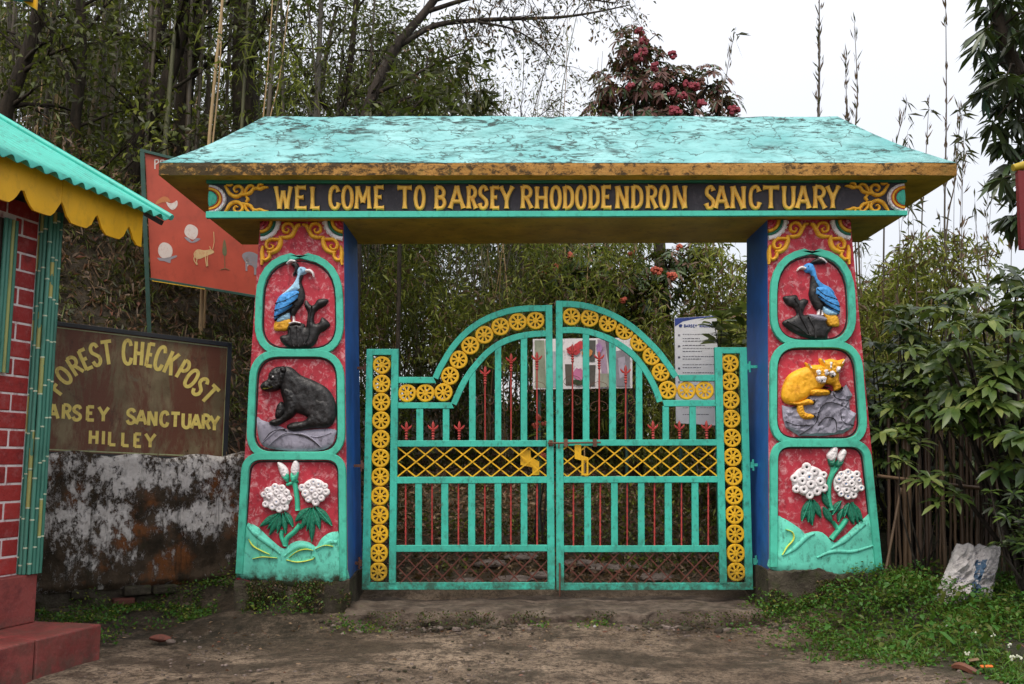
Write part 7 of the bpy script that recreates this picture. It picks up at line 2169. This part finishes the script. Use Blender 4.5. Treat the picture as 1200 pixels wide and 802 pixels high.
# broader herbs standing up out of the verge
lv = Leaves()
P = scatter(1500, 2.7, 5.6, 6.7, 8.9, lambda X, Y: rmask(X, Y) & (nz(X, Y, 1.4, 7) > .0), 61); n = len(P)
lv.fine(P + np.array((0, 0, 1)) * nr.uniform(.02, .22, n)[:, None], rvec(n) * .8 + np.array((0, 0, .5)), nr.uniform(.05, .12, n), nr.uniform(.025, .05, n), nr.choice(2, n), droop=.4)
tag(lv.build('broad_herbs', [M['grass_b'], M['lf_mid']]), 'broad leaved herbs standing in the verge before the fence', 'herbs', kind='stuff')
# pebbles and crumbs on the road
rnd.seed(31)
mb = MB()
for i in range(2600):
    x, y = rnd.uniform(-4, 4.4), rnd.uniform(5.9, 8.45)
    r = rnd.choice([.003, .004, .006, .008, .012, .016]) * rnd.uniform(.7, 1.3)
    mb.ball((x, y, Hs(x, y) + r * .2), r, 4 if r < .006 else 6, rnd.choice([0, 0, 1]), (1, rnd.uniform(.7, 1.2), .6))
for i in range(420):
    x = rnd.uniform(-1.7, 2.5); y = 8.60 - abs(rnd.gauss(0, .10))
    r = rnd.choice([.006, .01, .014, .022, .03]) * rnd.uniform(.7, 1.3)
    mb.ball((x, y, Hs(x, y) + r * .1), r, 6, rnd.choice([1, 1, 0]), (1.2, rnd.uniform(.7, 1.2), .6))
tag(mb.build('road_grit', [M['slab'], M['footing']]), 'grit and pebbles strewn over the mud road', 'gravel', kind='stuff')
lv = Leaves()
P = scatter(2600, -4, 4.4, 6.0, 8.7, lambda X, Y: nr.rand(len(X)) < .12 + .6 * ss(7.6, 8.5, Y) + .5 * ss(1.8, 3, X), 33); n = len(P); D = rvec(n); D[:, 2] *= .2
lv.quad(P + np.array((0, 0, .01)), D, nr.uniform(.02, .06, n), nr.uniform(.006, .02, n), nr.choice([0, 1, 2], n), droop=0)
tag(lv.build('road_debris', [M['lf_dry'], M['lf_tan'], M['lf_rust']]), 'scattered dead leaf scraps on the road', 'leaf scraps', kind='stuff')
def stone(c, r, sq, mat, name='stone', label=None, parent=None, cat='stone', group=None):
    mb = MB()
    mb.ball((0, 0, 0), r, 14, 0, sq)
    mb.v = [tuple(Vector(q) * (1 + .22 * noise.fractal(Vector(q) / r * 1.1 + Vector(c) * 3, .8, 2, 3)) + Vector(c)) for q in mb.v]
    o = mb.build(name, mat, parent, smooth=50)
    if label: tag(o, label, cat, group)
    return o
# stepping slabs behind the gate
sl = [(575, 668, .22), (612, 662, .20), (642, 655, .18), (600, 684, .22), (640, 680, .2), (676, 668, .2), (706, 672, .22), (740, 668, .2), (690, 650, .18), (650, 640, .16), (728, 652, .17), (548, 684, .18), (575, 650, .15), (770, 680, .2)]
for i, (x, y, r) in enumerate(sl):
    Yg = 9.75 + (690 - y) * .030
    c = at(x, y, Yg); c.z = Hs(c.x, Yg) + .0
    stone(c, r, (1, .75, .22), M['slab'], 'path_slab', 'flat grey stone slab of the path behind the gate', group='stone slabs on the path behind the gate')
c = on_plane(1085, 797, Vector((0, 0, .05)), Vector((0, 0, 1))); stone(c, .05, (1.4, .8, .5), M['slab'], 'stone', 'pale flat stone at the verge edge, bottom right')
c = on_plane(200, 752, Vector((0, 0, .05)), Vector((0, 0, 1))); stone(c, .035, (1.2, .8, .6), M['slab'], 'stone', 'small pale stone below the stained wall')
c = on_plane(188, 748, Vector((0, 0, .05)), Vector((0, 0, 1))); stone(c, .06, (1.5, .8, .5), M['old_brick'], 'brick_rubble', 'broken red brick lump lying before the stained wall', cat='rubble')
c = on_plane(712, 738, Vector((0, 0, .02)), Vector((0, 0, 1))); stone(c, .05, (1.2, .8, .6), M['footing'], 'stone', 'dark stone lying against the middle of the step')
for (x, y, lab) in ((677, 737, 'crumpled white scrap at the foot of the step'), (697, 737, 'second pale scrap right of the crumpled one, by the step')):
    c = on_plane(x, y, Vector((0, 0, .05)), Vector((0, 0, 1))); stone(c, .025, (.8, .6, 1.2), M['sack'], 'paper_scrap', lab, cat='litter')
# brown wood offcut and orange scrap
A, B = on_plane(1116, 784, Vector((0, 0, .12)), Vector((0, 0, 1))), on_plane(1150, 790, Vector((0, 0, .12)), Vector((0, 0, 1)))
mb = MB(); d = (B - A); pts = [A + d * t + Vector((0, 0, .015 * math.sin(t * 5) + Hs(A.x, A.y) - .12 + .02)) for t in np.linspace(0, 1, 8)]
mb.tube(pts, [.012, .022, .026, .028, .026, .026, .022, .01], 6); tag(mb.build('wood_offcut', M['lf_rust'], smooth=40), 'reddish brown strip of wood lying in the verge', 'litter')
A = on_plane(1150, 786, Vector((0, 0, .14)), Vector((0, 0, 1))); A.z = Hs(A.x, A.y) + .04
mb = MB(); mb.boxf(A, Vector((.075, -.012, .004)), Vector((.01, .04, 0)), Vector((0, 0, .012))); o = mb.build('orange_scrap', paint('orange plastic', (.65, .16, .03)), bev=.004); fix_normals(o.data)
tag(o, 'small orange plastic scrap beside the wood strip', 'litter')
A = on_plane(1136, 778, Vector((0, 0, .14)), Vector((0, 0, 1))); A.z = Hs(A.x, A.y) + .04
mb = MB(); mb.boxf(A, Vector((.07, .0, .01)), Vector((.02, .06, 0)), Vector((0, 0, .008))); o = mb.build('pale_chip', M['lf_tan'], bev=.003); fix_normals(o.data)
tag(o, 'pale wood chip lying above the orange scrap', 'litter')
